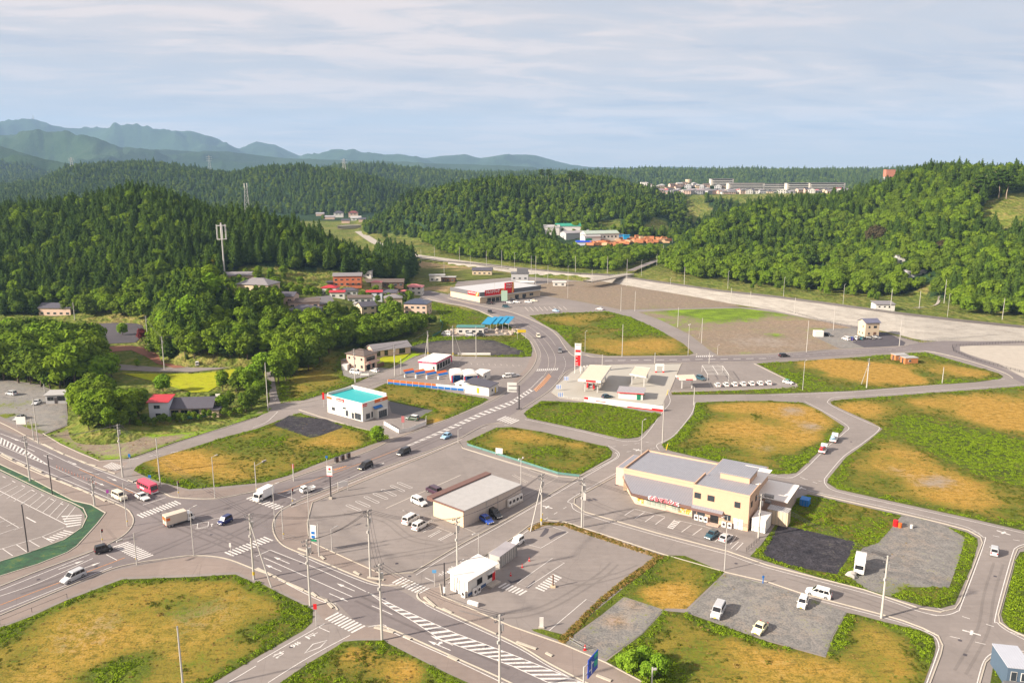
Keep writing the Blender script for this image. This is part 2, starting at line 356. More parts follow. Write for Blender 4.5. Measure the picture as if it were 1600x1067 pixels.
def asphalt(name, c0, c1, patch=0.35):
    m = newmat(name); t = NT(m); pos = t.a('ShaderNodeNewGeometry').outputs['Position']
    n1 = t.noise(pos, 0.05, 5, 0.6); n2 = t.noise(pos, 0.6, 5, 0.65); n3 = t.noise(pos, 9.0, 3, 0.7)
    mp = t.a('ShaderNodeMapping'); t.l.new(pos, mp.inputs[0]); mp.inputs['Rotation'].default_value = (0, 0, R(38)); mp.inputs['Scale'].default_value = (0.05, 1.1, 1)
    n4 = t.noise(mp.outputs[0], 1.0, 4, 0.6)
    f = t.m('MULTIPLY_ADD', n1, 0.38, t.m('MULTIPLY_ADD', n2, 0.22, t.m('MULTIPLY_ADD', n3, 0.22, t.m('MULTIPLY', n4, 0.18))))
    c = t.ramp(f, [(0.36, c0), (0.62, c1)])
    vo = t.a('ShaderNodeTexVoronoi', feature='DISTANCE_TO_EDGE'); t.l.new(t.mix(0.12, pos, t.a('ShaderNodeTexNoise').outputs[1]), vo.inputs['Vector']); vo.inputs['Scale'].default_value = 0.11
    v2 = t.a('ShaderNodeTexVoronoi'); t.l.new(pos, v2.inputs['Vector']); v2.inputs['Scale'].default_value = 0.045; sc3 = t.a('ShaderNodeSeparateColor'); t.l.new(v2.outputs['Color'], sc3.inputs[0])
    c = t.mix(t.m('MULTIPLY', t.m('GREATER_THAN', sc3.outputs[0], 0.62), 0.10), c, (c0[0] * 0.6, c0[1] * 0.6, c0[2] * 0.62)); st = t.noise(pos, 0.35, 6, 0.75, w=3.0)
    c = t.mix(t.m('MULTIPLY', t.m('MULTIPLY_ADD', st, -8.0, 3.3, clamp=True), 0.30), c, (c0[0] * 0.45, c0[1] * 0.45, c0[2] * 0.47))
    crack = t.m('LESS_THAN', vo.outputs[0], 0.0035)
    c = t.mix(t.m('MULTIPLY', crack, 0.22), c, (c0[0] * 0.5, c0[1] * 0.5, c0[2] * 0.5))
    t.out(c, 0.85, bump=n3, bs=0.25, bd=0.01, spec=0.25); return m
M_LOT = asphalt('lot_asphalt', (0.182, 0.160, 0.150), (0.266, 0.236, 0.222))
M_ROAD = asphalt('road_asphalt', (0.145, 0.127, 0.128), (0.210, 0.184, 0.184))
M_WALK = asphalt('sidewalk_asphalt', (0.192, 0.155, 0.138), (0.272, 0.224, 0.200))
M_RED = asphalt('red_path', (0.20, 0.085, 0.055), (0.30, 0.13, 0.085))
M_DARK = asphalt('dark_asphalt', (0.055, 0.05, 0.062), (0.10, 0.09, 0.10))
M_CONC = pm('concrete', (0.40, 0.36, 0.31), 0.85, 0.22, 0.35)
M_APRON = pm('apron_concrete', (0.37, 0.35, 0.31), 0.85, 0.14, 0.12)
M_KERB = pm('kerb', (0.42, 0.38, 0.32), 0.85, 0.18, 0.8)
M_WHITE = newmat('road_paint'); t = NT(M_WHITE); pos = t.a('ShaderNodeNewGeometry').outputs['Position']
t.out(t.ramp(t.noise(pos, 3.0, 6, 0.7), [(0.36, (0.38, 0.35, 0.33)), (0.50, (0.62, 0.60, 0.58))]), 0.7)
M_ORANGE = newmat('orange_paint'); t = NT(M_ORANGE); pos = t.a('ShaderNodeNewGeometry').outputs['Position']
t.out(t.ramp(t.noise(pos, 3.0, 6, 0.7), [(0.36, (0.34, 0.18, 0.10)), (0.52, (0.58, 0.25, 0.08))]), 0.7)
M_WLINE = pm('worn_line', (0.42, 0.38, 0.34), 0.8, 0.2, 2)
def sheet(name, poly, mat, z, zt=None):
    pts = [g(*p) for p in poly]
    r = delaunay_2d_cdt([Vector((p.x, p.y)) for p in pts], [], [list(range(len(pts)))], 1, 1e-4)
    me = bpy.data.meshes.new(name); me.from_pydata([(p.x, p.y, z) for p in r[0]], [], [tuple(f) for f in r[2]])
    if me.polygons and me.polygons[0].normal.z < 0: me.flip_normals()
    me.materials.append(mat); o = bpy.data.objects.new(name, me); COL.objects.link(o); return struct(o)
def smooth(pts, n=5, closed=False):
    """Catmull-Rom through world points"""
    P = [Vector(p) for p in pts]; out = []; m = len(P)
    if m < 3: return P
    rng = range(m) if closed else range(m - 1)
    for i in rng:
        if closed: p0, p1, p2, p3 = P[i - 1], P[i], P[(i + 1) % m], P[(i + 2) % m]
        else: p0, p1, p2, p3 = P[max(i - 1, 0)], P[i], P[i + 1], P[min(i + 2, m - 1)]
        for k in range(n):
            t = k / n
            out.append(0.5 * ((2 * p1) + (p2 - p0) * t + (2 * p0 - 5 * p1 + 4 * p2 - p3) * t * t + (3 * p1 - p0 - 3 * p2 + p3) * t ** 3))
    if not closed: out.append(P[-1])
    return out
def ribbon(mb, P, w, z0, z1, closed=False, off=0.0, mi=0):
    """strip of width w along world points; a box section when z1>z0+0.03"""
    n = len(P); Lp = []; Rp = []
    for i in range(n):
        a = P[i - 1] if (i or closed) else P[i]; b = P[(i + 1) % n] if (i < n - 1 or closed) else P[i]
        d = Vector((b.x - a.x, b.y - a.y)); d = d.normalized() if d.length > 1e-6 else Vector((1, 0)); nn = Vector((-d.y, d.x))
        Lp.append((P[i].x + nn.x * (off + w / 2), P[i].y + nn.y * (off + w / 2))); Rp.append((P[i].x + nn.x * (off - w / 2), P[i].y + nn.y * (off - w / 2)))
    m = n if closed else n - 1
    for i in range(m):
        j = (i + 1) % n
        mb.face([(*Rp[i], z1), (*Rp[j], z1), (*Lp[j], z1), (*Lp[i], z1)], mi)
        if z1 > z0 + 0.03:
            mb.face([(*Lp[i], z1), (*Lp[j], z1), (*Lp[j], z0), (*Lp[i], z0)], mi); mb.face([(*Rp[j], z1), (*Rp[i], z1), (*Rp[i], z0), (*Rp[j], z0)], mi)
kerbs = MB(); white = MB(); orange = MB(); faded = MB(); tar = MB()
def kerb(pts, w=0.22, h=0.13, sm=False, closed=False, off=0):
    P = [g(*p) for p in pts]; P = smooth(P, 5, closed) if sm else P
    ribbon(kerbs, P, w, -0.16, h, closed, off)
def line(pts, w=0.17, mb=None, z=0.026, sm=False, off=0, closed=False):
    P = [g(*p) for p in pts]; P = smooth(P, 6, closed) if sm else P
    ribbon(mb or white, P, w, z, z, closed, off)
def dashes(pts, on=2.0, gap=2.0, w=0.15, mb=None, z=0.026):
    P = smooth([g(*p) for p in pts], 8) if len(pts) > 2 else [g(*p) for p in pts]
    acc = 0.0; cur = []; res = []
    for i in range(len(P) - 1):
        a, b = P[i], P[i + 1]; Ld = (b - a).length; k = max(1, int(Ld / 0.25))
        for j in range(k):
            q = a.lerp(b, j / k); ph = acc % (on + gap)
            if ph < on: cur.append(q)
            elif cur: res.append(cur); cur = []
            acc += Ld / k
    if len(cur) > 1: res.append(cur)
    for c in res:
        if len(c) > 1: ribbon(mb or white, [c[0], c[-1]], w, z, z)
def zebra(p0, p1, vec, n, mb=None, duty=0.5, z=0.027):
    A = g(*p0); B = g(*p1); VA = g(p0[0] + vec[0], p0[1] + vec[1]) - A; VB = g(p1[0] + vec[0], p1[1] + vec[1]) - B
    for i in range(n):
        t0 = i / n; t1 = (i + duty) / n
        a, b = A.lerp(B, t0), A.lerp(B, t1); v0 = VA.lerp(VB, t0); v1 = VA.lerp(VB, t1)
        (mb or white).face([(q.x, q.y, z) for q in (a, b, b + v1, a + v0)])
def hatch(A, B, n, duty=0.45, mb=None, z=0.027):
    def samp(P, t):
        P = [g(*p) for p in P]; L_ = [0]
        for i in range(len(P) - 1): L_.append(L_[-1] + (P[i + 1] - P[i]).length)
        d = t * L_[-1]
        for i in range(len(P) - 1):
            if d <= L_[i + 1] + 1e-6: return P[i].lerp(P[i + 1], (d - L_[i]) / max(1e-6, L_[i + 1] - L_[i]))
        return P[-1]
    for i in range(n):
        a, b = samp(A, i / n), samp(A, (i + duty) / n); c, d = samp(B, (i + duty) / n), samp(B, i / n)
        (mb or white).face([(q.x, q.y, z) for q in (a, b, c, d)])
def arrow(px, py, dx, dy, kind='s', Lm=5.0, z=0.027):
    """lane arrow: tip direction given in the photo"""
    c = g(px, py); d = g(px + dx, py + dy) - c; d.normalize(); n = Vector((-d.y, d.x, 0))
    def q(a, b): p = c + d * a * Lm + n * b; return (p.x, p.y, z)
    if kind in 's+' or kind == 'sr' or kind == 'sl':
        white.face([q(-0.5, -0.09), q(0.15, -0.09), q(0.15, 0.09), q(-0.5, 0.09)]); white.face([q(0.15, -0.38), q(0.5, 0), q(0.15, 0.38)])
    if kind in ('r', 'l', 'sr', 'sl'):
        s = -1 if 'r' in kind else 1; z2 = 0.001
        if kind in 'rl': white.face([q(-0.5, -0.09), q(0.1, -0.09), q(0.1, 0.09), q(-0.5, 0.09)])
        white.face([(a, b, c_ + z2) for a, b, c_ in (q(0.02, 0.09 * s), q(0.02, 0.7 * s), q(0.10, 0.7 * s), q(0.10, 0.09 * s))]); white.face([q(-0.04, 0.7 * s), q(0.16, 0.7 * s), q(0.06, 1.2 * s)])
def plus(px, py, dx, dy, s=1.4):
    c = g(px, py); d = (g(px + dx, py + dy) - c).normalized(); n = Vector((-d.y, d.x, 0))
    for a, b in ((s, 0.2), (0.22, s * 0.6)):
        white.face([(q.x, q.y, 0.027 + (0.001 if a < 1 else 0)) for q in (c - d * a - n * b, c + d * a - n * b, c + d * a + n * b, c - d * a + n * b)])
def roadtext(txt, px, py, dx, dy, size=2.0, stretch=2.2):
    """reading direction 'up' = (dx,dy) in the photo"""
    c = g(px, py); d = (g(px + dx, py + dy) - c).normalized(); n = Vector((d.y, -d.x, 0)); c.z = 0.028
    add_text(white, txt, size, c, n * size, d * size * stretch, bold=0.02)
NETM = newmat('green_netting'); t = NT(NETM); pos = t.a('ShaderNodeNewGeometry').outputs['Position']
t.out(t.ramp(t.m('MULTIPLY_ADD', t.noise(pos, 0.35, 5, 0.7), 0.6, t.m('MULTIPLY', t.noise(pos, 3.0, 4, 0.7), 0.4)), [(0.38, (0.05, 0.055, 0.035)), (0.45, (0.028, 0.065, 0.038)), (0.54, (0.035, 0.10, 0.05)), (0.60, (0.09, 0.13, 0.035)), (0.68, (0.12, 0.10, 0.05))]), 0.9)
SHEET = [(-700,1500),(-500,640),(-200,600),(0,592),(60,600),(103,618),(107,664),(65,680),(155,719),(207,716),(275,692),(400,653),(440,630),(475,626),(540,606),(575,590),(612,575),(650,557),(665,552),(815,556),(830,548),(822,532),
         (795,508),(760,490),(728,480),(700,475),(650,466),(640,458),(660,452),(700,460),(715,440),(820,432),(920,440),(990,478),(1160,480),(1210,484),(1335,508),(1440,535),(1600,521),(2300,500),(2300,1500)]
sheet('lot', SHEET, M_LOT, 0.0)
sheet('road', [(0,671),(60,694),(130,725),(180,744),(200,750),(260,775),(275,779),(335,781),(400,769),(432,757),(500,735),(575,707),(620,686),(665,670),(725,647),(775,625),(800,611),(815,601),(832,585),(841,575),(846,562),(844,547),(836,530),(822,515),(800,502),(775,491),(756,485),(728,477),(700,472),(671,462),(650,459),(640,452),(660,450),(676,455),(700,467),(728,472),(756,478),(800,487),(850,508),(870,523),(880,537),(886,547),(897,555),(920,556),(940,558),(1087,556),(1200,555),(1300,547),(1400,542),(1435,536),(1600,523),(1700,520),(1700,532),(1600,535),(1500,541),(1500,548),(1600,590),(1600,600),(1585,592),(1568,583),(1525,568),(1485,557),(1460,549),(1425,549),(1360,555),(1200,565),(1065,568),(955,571),(925,571),(895,575),(875,586),(872,595),(855,612),(812,640),(790,654),(762,664),(725,682),(675,702),(612,725),(550,750),(495,770),(460,785),(440,796),(430,812),(425,830),(432,845),(455,860),(466,862),(505,880),(575,909),(615,917),(640,930),(652,938),(682,951),(800,1005),(860,1040),(930,1075),(1100,1170),(900,1300),(795,1068),(700,1022),(615,985),(597,977),(560,975),(525,940),(435,903),(400,890),(350,872),(300,867),(250,874),(217,880),(175,890),(100,920),(0,962),(-150,1030),(-300,900),(-150,960),(0,917),(60,892),(145,860),(175,848),(197,836),(211,820),(211,806),(195,790),(125,763),(50,733),(0,708),(-200,620),(-150,600)], M_ROAD, 0.005)
sheet('sidewalk', [(0,886),(0,913),(60,889),(145,857),(175,845),(197,833),(207,817),(205,803),(190,792),(125,766),(50,736),(0,712),(-100,672),(-100,690),(0,724),(50,747),(95,771),(115,781),(142,787),(165,801),(150,820),(118,855),(105,864),(60,882)], M_WALK, 0.009)
sheet('sidewalk', [(0,978),(50,958),(105,933),(190,901),(300,897),(370,893),(397,906),(400,903),(432,920),(490,948),(507,970),(523,955),(520,946),(500,936),(435,907),(350,874),(300,869),(250,877),(175,892),(100,922),(0,963),(-60,990),(-60,1005)], M_WALK, 0.009)
sheet('sidewalk', [(547,990),(562,978),(600,981),(615,988),(700,1026),(795,1071),(850,1100),(800,1110),(735,1067),(700,1050),(650,1025),(607,1003),(600,997),(560,997),(535,999)], M_WALK, 0.009)
sheet('sidewalk', [(482,838),(480,817),(487,786),(495,781),(550,759),(660,714),(717,690),(727,683),(675,705),(612,728),(550,753),(495,773),(460,788),(443,797),(433,812),(429,830),(436,845),(458,859),(470,860),(505,876),(575,905),(612,914),(645,911),(640,905),(597,893),(550,873),(490,848)], M_WALK, 0.009)
sheet('sidewalk', [(690,917),(690,932),(800,978),(882,1007),(947,1035),(1000,1063),(1060,1100),(1000,1130),(930,1072),(860,1036),(800,1001),(682,947),(655,935),(652,926),(665,920)], M_WALK, 0.009)
sheet('sidewalk', [(60,676),(125,707),(155,720),(200,722),(190,734),(180,741),(130,722),(60,691),(0,668),(-100,625),(-100,615),(0,655)], M_WALK, 0.009)
sheet('sidewalk', [(212,732),(225,745),(250,755),(295,767),(345,763),(400,758),(450,746),(500,726),(590,694),(610,686),(665,664),(700,655),(750,631),(765,623),(800,603),(830,575),(838,562),(836,548),(828,560),(822,575),(800,597),(775,620),(725,643),(665,667),(575,704),(500,731),(432,754),(400,766),(335,778),(275,776),(255,766),(205,742)], M_WALK, 0.009)
sheet('green_netting', [(-80,690),(0,726),(50,749),(95,773),(115,783),(142,789),(163,802),(150,818),(138,832),(118,853),(105,862),(60,880),(0,899),(-60,918),(-60,895),(0,876),(45,862),(100,842),(124,826),(133,812),(132,803),(124,794),(110,786),(88,777),(60,765),(0,736),(-80,700)], NETM, 0.03)
sheet('gas_station_apron', [(862,612),(870,602),(882,592),(892,582),(907,573),(930,570.5),(1065,568.5),(1058,582),(1045,612),(1038,625),(1035,633),(975,628),(875,621)], M_APRON, 0.010)
sheet('lot_dark_patch', [(1330,535),(1372,519),(1385,519),(1415,535),(1412,540),(1350,543.5)], M_DARK, 0.012)
sheet('lot_dark_patch', [(607,628),(611,626),(676,640),(652,654),(640,652),(612,645)], asphalt('blue_gravel', (0.09, 0.09, 0.095), (0.15, 0.145, 0.145)), 0.012)
sheet('red_path', [(150,548),(175,541),(205,540),(225,543),(245,553),(262,565),(290,574),(272,575),(245,568),(228,557),(205,547),(180,549),(155,554)], M_RED, 0.03)
sheet('side_road', [(188,570),(250,574),(300,573),(340,570),(372,565),(400,562),(416,563),(418,580),(421,600),(423,625),(412,640),(400,655),(437,637),(434,620),(430,600),(427,580),(425,555),(400,556),(372,560),(340,565),(300,568)][:0] or [(186,569),(250,574),(300,573),(340,569),(372,564),(415,558),(428,560),(427,580),(430,600),(434,620),(440,633),(405,655),(416,640),(422,625),(419,600),(416,580),(414,568),(374,571),(340,577),(300,581),(250,581),(188,578)], M_LOT, 0.02)
sheet('old_parking_lot', [(110,508),(205,503),(222,508),(226,520),(212,535),(165,537),(110,530)], M_DARK, 0.03)
sheet('river_bed', [(1440,540),(1505,551),(1560,568),(1600,590),(1800,640),(2200,640),(2200,520),(1600,540)], M_CONC, 0.004)
for poly in ([(843,838),(852,825),(858,826),(856,832),(848,838)], [(857,839),(870,832),(885,829),(884,832),(868,838),(860,843)], [(821,918),(835,906),(837,909),(826,919)], [(792,905),(800,908),(815,903),(812,908),(798,911)], [(960,756),(966,757),(967,759),(961,758)], [(915,780),(928,778),(935,781),(920,783)], [(1506,1020),(1512,1022),(1510,1025),(1504,1023)]):
    tar.face([tuple(g(*p)[:2]) + (0.016,) for p in poly])
for k in ([(-60,640),(0,660),(60,691),(130,722),(180,740)], [(200,750),(255,770),(275,777),(335,779),(400,767),(432,755),(500,732),(575,705),(620,684),(665,668),(725,645),(775,622),(800,605),(818,590),(832,574),(838,560),(836,547),(826,531),(796,509),(756,489),(728,479),(700,474),(668,467)],
          [(-60,675),(0,711),(50,735),(125,765),(190,791),(205,803),(208,817),(197,833),(175,847),(145,861),(60,892),(0,916),(-60,938)], [(-60,985),(0,961),(100,919),(175,889),(217,879),(250,874),(300,868),(350,872),(400,890),(435,903),(500,934),(520,944),(528,953)],
          [(590,977),(615,984),(700,1022),(795,1065),(850,1095)], [(647,909),(612,915),(575,907),(505,878),(462,861),(440,850),(428,833),(427,815),(437,799),(460,786),(495,771),(550,751),(612,726),(675,703),(722,683)], [(660,922),(652,928),(658,938),(682,948),(800,1002),(860,1037),(930,1073)],
          [(722,683),(745,670),(762,663),(785,661)], [(812,641),(855,613),(872,596),(885,581),(905,573),(925,570),(955,570),(1065,567),(1175,565),(1200,564),(1360,554),(1425,549),(1450,549),(1485,556),(1525,567),(1568,582),(1583,591)],
          [(700,466),(728,473),(756,479),(800,488),(850,509),(870,524),(880,538),(887,548),(897,556),(915,555),(940,558),(1075,556),(1088,553)], [(1116,556),(1200,553.5),(1300,546),(1400,541.5),(1420,539)]): kerb(k, sm=True)
for k in ([(67,677),(95,694),(125,708),(155,720),(190,719),(207,716),(250,701),(275,692),(350,668),(400,652.5)], [(487,847),(550,876),(597,897),(645,894.5),(710,856),(800,807),(905,745),(957,715)],
          [(482,838),(480,817),(484,800),(488,785),(550,759),(660,714.5),(717,690),(723,700),(800,723.5),(872,744),(905,747)], [(695,907),(800,841),(827,821),(850,812),(882,815),(910,824),(1037,866),(1135,894),(1200,909),(1250,926),(1375,959),(1410,969),(1442,981),(1466,993),(1473,1008),(1470,1022),(1452,1070)],
          [(687,912),(690,931),(800,978.5),(882,1007),(947,1035),(1000,1063),(1060,1095)], [(1137,861),(1025,832),(915,800),(897,787),(898,779),(977,735.5)], [(1137,861),(1200,883),(1350,921),(1395,936),(1437,950),(1470,956),(1492,951),(1500,940),(1535,848),(1532,839),(1512,828),(1475,818),(1400,800),(1262,769)],
          [(1600,854),(1590,858),(1585,870),(1560,960),(1562,972),(1576,982),(1610,998)], [(1530,1070),(1540,1035),(1552,1024),(1570,1020),(1600,1021)], [(-100,700),(0,734),(60,763),(88,776),(112,785),(130,794),(136,807),(128,824),(100,843),(45,863),(0,877),(-40,890)],
          [(0,725),(50,748),(95,772),(115,782),(142,788),(165,801),(152,818),(120,853),(105,863),(60,881),(0,900)], [(437,637),(475,629),(510,622),(575,604),(605,594),(630,584),(650,573)], [(437,629),(475,626),(540,606),(575,591),(612,575),(650,556)],
          [(1065,567),(1055,590),(1046,612)], [(1178,568),(1245,601),(1243,606),(1180,608),(1055,612),(1046,612)], [(862,613),(875,622),(913,627)], [(467,640),(500,651),(550,666),(600,678),(608,684),(620,684)]): kerb(k, w=0.2, h=0.12)
for a, b in (((466,857),(487,864)),((500,868),(507,874)),((553,893),(562,898)),((574,902),(600,906)),((402,888),(432,902)),((443,908),(475,922)),((487,926),(495,932)),((508,937),(520,950)),((585,980),(615,988)),((629,992),(642,999)),((700,1025),(715,1032)),
             ((663,933),(680,948)),((692,951),(706,958)),((807,1003),(838,1014)),((853,1020),(863,1025)),((932,1055),(955,1064)),((68,694),(84,702)),((90,705),(100,710)),((125,720),(135,724)),((140,726),(150,728)),((3,709),(20,718)),((27,722),(40,728)),((48,730),(66,738)),((72,742),(88,749)),((94,752),(113,760)),((120,762),(140,771)),((150,775),(165,783))):
    ribbon(kerbs, [g(*a), g(*b)], 0.45, -0.1, 0.2)
for l in ([(0,931),(60,910),(145,872)],[(0,955),(100,915),(175,885)],[(0,922),(60,898),(140,866)],[(400,869),(422,859)],[(412,871),(480,901),(550,932)],[(422,859),(500,890),(572,924)],[(466,865),(505,883),(575,911),(600,914),(615,912)],[(435,905),(500,938),(525,943)],
          [(652,925),(652,933),(662,941),(682,953),(800,1007),(860,1042),(925,1075)],[(575,979),(600,976),(615,988),(700,1026),(795,1071)],[(581,946),(600,954),(613,960)],[(432,771),(462,780)],[(470,776),(500,765),(550,745)],[(550,745),(580,731),(600,724)],[(455,792),(500,776),(560,750),(675,705),(722,686)],
          [(223,789),(259,777)],[(146,731),(200,752)],[(201,700+40),(0,673)][:0] or [(0,677),(60,700),(130,733),(155,741)],[(0,706),(50,728),(120,757),(190,787)],[(195,762),(215,771)],[(190,765),(222,779)][:0] or [(206,772),(222,780)],[(43,700),(54,705)],[(68,711),(82,717)],
          [(436,630),(425,655),(400,668)][:0] or [(395,668),(415,660),(425,652),(434,643)],[(172,833),(184,876)][:0] or [(166,866),(183,875)],[(497,979),(515,987)],[(265+399,902),(679,909)]): line(l, sm=len(l) > 2)
for l in ([(402,1034),(450,1006),(507,974)],[(419,1066),(480,1028),(547,992)],[(700,911),(800,846),(829,826),(850,816),(882,819),(910,828),(1037,870),(1135,897),(1200,913),(1250,930),(1375,963),(1410,973),(1440,984),(1460,994),(1467,1008),(1464,1022),(1447,1070)],[(650,898),(712,860),(800,811),(905,750),(957,720)],
          [(1137,866),(1025,836),(910,802),(893,787),(895,777),(977,731)],[(1137,866),(1200,887),(1350,926),(1395,940),(1437,955),(1470,961),(1495,955),(1504,940),(1538,848),(1535,838),(1512,824),(1475,814),(1400,796),(1262,766)],[(1600,850),(1588,855),(1581,868),(1556,960),(1559,973),(1574,985),(1605,1001)],
          [(1526,1070),(1536,1035),(1549,1021),(1570,1016),(1600,1017)],[(1288,748),(1290,757),(1306,767),(1375,783),(1500,810),(1605,834)],[(1288,748),(1318,713),(1348,692),(1374,670),(1360,662),(1324,646),(1297,632),(1294,626),(1312,620),(1400,615),(1525,606),(1605,600)],
          [(1257,627),(1284,641),(1324,665),(1319,676),(1295,696),(1280,711),(1246,742),(1217,745),(1137,728)],[(1030,703),(1027,694),(1052,681),(1080,647),(1086,628)],[(1018,668),(1002,686),(986,689),(968,688),(900,672),(820,655)],[(962,706),(961,716),(910,742)],[(950,696),(966,706),(966,714),(957,720)],
          [(1000,760),(1010,750)][:0] or [(1043,612),(1047,628),(1034,645),(1018,668)],[(1200,617),(1325,612.5),(1450,602.5),(1570,592)],[(1120,557),(1200,556.5),(1300,549),(1400,544)],[(645,895),(660,884)],[(400,1040),(300,1100)]): line(l, w=0.16, sm=True)
A = [(575,925),(625,950),(712,989),(800,1022),(940,1078)]; B = [(577,926),(605,946),(650,973),(687,998),(800,1040),(870,1072)]
line(A); line(B); hatch([(607,941),(650,961),(712,989),(800,1022),(940,1078)], [(598,941),(640,967),(687,997),(800,1040),(885,1078)], 24, 0.42)
A = [(-60,655),(0,683),(42,704),(76,727)]; B = [(-60,672),(0,695),(34,710),(76,727)]
line(A); line(B); hatch([(-60,655),(0,683),(42,704),(74,726)], [(-60,669),(0,693),(34,709),(74,726)], 26, 0.45)
line([(76,727),(125,750),(180,775)], w=0.12)
A = [(622,702),(700,668),(750,645),(800,626),(830,606),(848,588)]; B = [(632,699),(700,672.5),(750,651),(800,632),(835,609),(852,590)]
line(A); line(B); hatch([(626,701),(700,668),(750,645),(800,626),(830,606)], [(634,699),(700,672.5),(750,651),(800,632),(835,609)], 27, 0.38)
for l in ([(860,583),(866,574),(868,560),(862,545),(850,530),(832,514),(808,502),(770,490),(735,481)], [(848,590),(856,575),(857,560),(851,546),(838,528),(815,511),(790,501)]): line(l, w=0.14, mb=faded, sm=True)
dashes([(872,592),(880,580),(884,568),(880,556)], 1.5, 1.5)
line([(842,562),(845,553),(838,537),(825,522),(800,506)], w=0.14, mb=faded, sm=True)
for a, b in (((0,945),(195,871)),): line([a, b], mb=orange)
line([(432,772),(512,742),(575,720),(625,701)], mb=orange, sm=True); line([(124,733),(180,758),(208,770)], mb=orange)
hatch([(520,733),(543,727)], [(524,735),(541,729)], 8, 0.6, orange); hatch([(834,608),(845,598),(858,583)], [(838,612),(850,602),(862,588)], 14, 0.55, orange)
for p in (((213,804),(276,781),(10,5),13), ((176,854),(218,876),(24,-8),12), ((350,863),(416,837),(14,6),12), ((384,779),(433,797),(13,-5),10), ((612,910),(657,929),(17,-9),9), ((507,967),(553,990),(21,-11),9), ((161,729),(181,736),(14,-7),7),
          ((838,580),(872,578.5),(2,-3.5),11), ((1087,558),(1115,557.5),(1.5,-2.5),9), ((776,656),(800,663),(14,-6),6), ((778,917),(815,931),(12,-7),7), ((836,918),(866,895),(14,6),8)): zebra(*p)
for a in ((440,875,-14,-6,'s'),(427,887,-14,-6,'s'),(540,917,-14,-6,'s'),(529,933,14,6,'s'),(175,748,14,6,'s'),(113,723,14,6,'s'),(155,755,14,6,'s'),(690,1000,-14,-6,'s'),(686,1008,-14,-6,'sr'),(112,882,20,-7,'s'),(138,885,20,-7,'s'),(458,767,-14,6,'s'),(583,730,-14,6,'s'),(590,727,-14,6,'s'),(23,686,10,4,'s')): arrow(*a)
for a in ((1518,988,14,4),(1568,832,12,4),(996,703,8,2),(855,792,12,3),(1251,762,8,2)): plus(*a)
line([(316,813),(344,809)], w=0.15); line([(305,826),(325,824)], w=0.15); line([(309,817),(326,815),(325,822),(308,825)], closed=True, w=0.18); arrow(304,819,-8,1,'s',1.6); arrow(331,820,0.5,-5,'s',1.6)
for d in ([(1518,830),(1600,846)],[(1560,838),(1600,850)][:0] or [(1465,950),(1600,994)],[(1455,960),(1475,970)][:0] or [(1445,985),(1570,1013)],[(1455,960),(1467,962)],[(850,812),(897,785)],[(960,708),(1025,700)],[(955,698),(1015,690)],[(1205,741),(1285,752)],[(1250,745),(1285,758)],[(1205,618),(1290,621)],[(752,669),(805,662)],[(800,600),(790,600)][:0] or [(1455,575),(1475,585)],[(1480,556),(1510,562)]): dashes(d, 1.6, 2.2)
dashes([(945,563.5),(1200,560)], 3.5, 2.0, 0.5); dashes([(1200,560),(1300,552.5),(1425,545)], 1.8, 2.0, 0.12)
line([(930,565),(1080,564)], mb=faded, w=0.15); dashes([(200,718),(280,705)], 3, 2.5, 0.25)
line([(700,472),(760,484),(800,494),(835,510),(857,526),(868,540)], w=0.14, mb=faded, sm=True)
roadtext('止', 486,993,26,-14,1.35,1.8); roadtext('ま', 461,1007,26,-14,1.35,1.6); roadtext('れ', 435,1023,26,-14,1.35,1.8)
roadtext('止', 691,896,-20,12,1.3,1.6); roadtext('ま', 706,887,-20,12,1.3,1.5); roadtext('れ', 724,876,-20,12,1.3,1.7)
line([(476,1020),(489,1006),(511,1000),(500,1011)], w=0.22, closed=True)
roadtext('止', 432,619,-4,8,1.2,1.5); roadtext('れ', 429,624,-4,8,1.2,1.5)
line([(790,975),(860,985)][:0] or [(858,985),(916,936),(936,943),(880,992)], w=0.14, closed=True); line([(808,911),(863,872),(882,879),(824,917)], w=0.14, closed=True)
line([(820,849),(845,856),(888,831),(864,823)], w=0.14)
for a, b in (((543,789),(562,797)),((558,783),(576,791)),((571,776),(590,785)),((585,771),(604,779)),((598,765),(617,774)),((612,759),(630,767)),((623,754),(642,762))):
    u_ = g(*a); v_ = g(*b); d_ = (v_ - u_).normalized(); n_ = Vector((-d_.y, d_.x, 0)) * 0.42
    pts = [u_ + n_, v_ + n_, v_ + n_ * 0.5 + d_ * 0.3, v_ - n_ * 0.5 + d_ * 0.3, v_ - n_, u_ - n_, u_ - n_ * 0.5 - d_ * 0.3, u_ + n_ * 0.5 - d_ * 0.3]
    ribbon(white, pts, 0.13, 0.026, 0.026, True)
for a, b in (((658,830),(676,821)),((669,838),(687,828)),((685,843),(706,832)),((640,801),(661,808)),((629,797),(648,804)),((655,821),(675,812))):
    line([a, b]); line([(a[0]+3, a[1]+1), (b[0]+3, b[1]+1)])
line([(603,794),(720,742)], mb=faded, w=0.3); line([(672,819),(706,832)], mb=faded); line([(727,825),(746,834)], mb=faded)
for a, b in (((800,742),(822,754)),((812,738),(838,747)),((825,734),(850,742))): line([a, b], mb=faded); line([(a[0]+3, a[1]-1), (b[0]+3, b[1]-1)], mb=faded)
line([(815,776),(870,747)], mb=faded); line([(722,700),(800,725),(872,746)], mb=faded, w=0.3)
for a, b in (((976,805),(991,795)),((992,810),(1007,800)),((1008,815),(1022,805)),((1024,819),(1039,808)),((1065,831),(1080,820)),((1082,836),(1097,825)),((1117,846),(1130,836)),((1141,850),(1151,837))): line([a, b])
line([(991,795),(1039,807)]); line([(1060,813),(1100,822),(1130,832)], w=0.12)
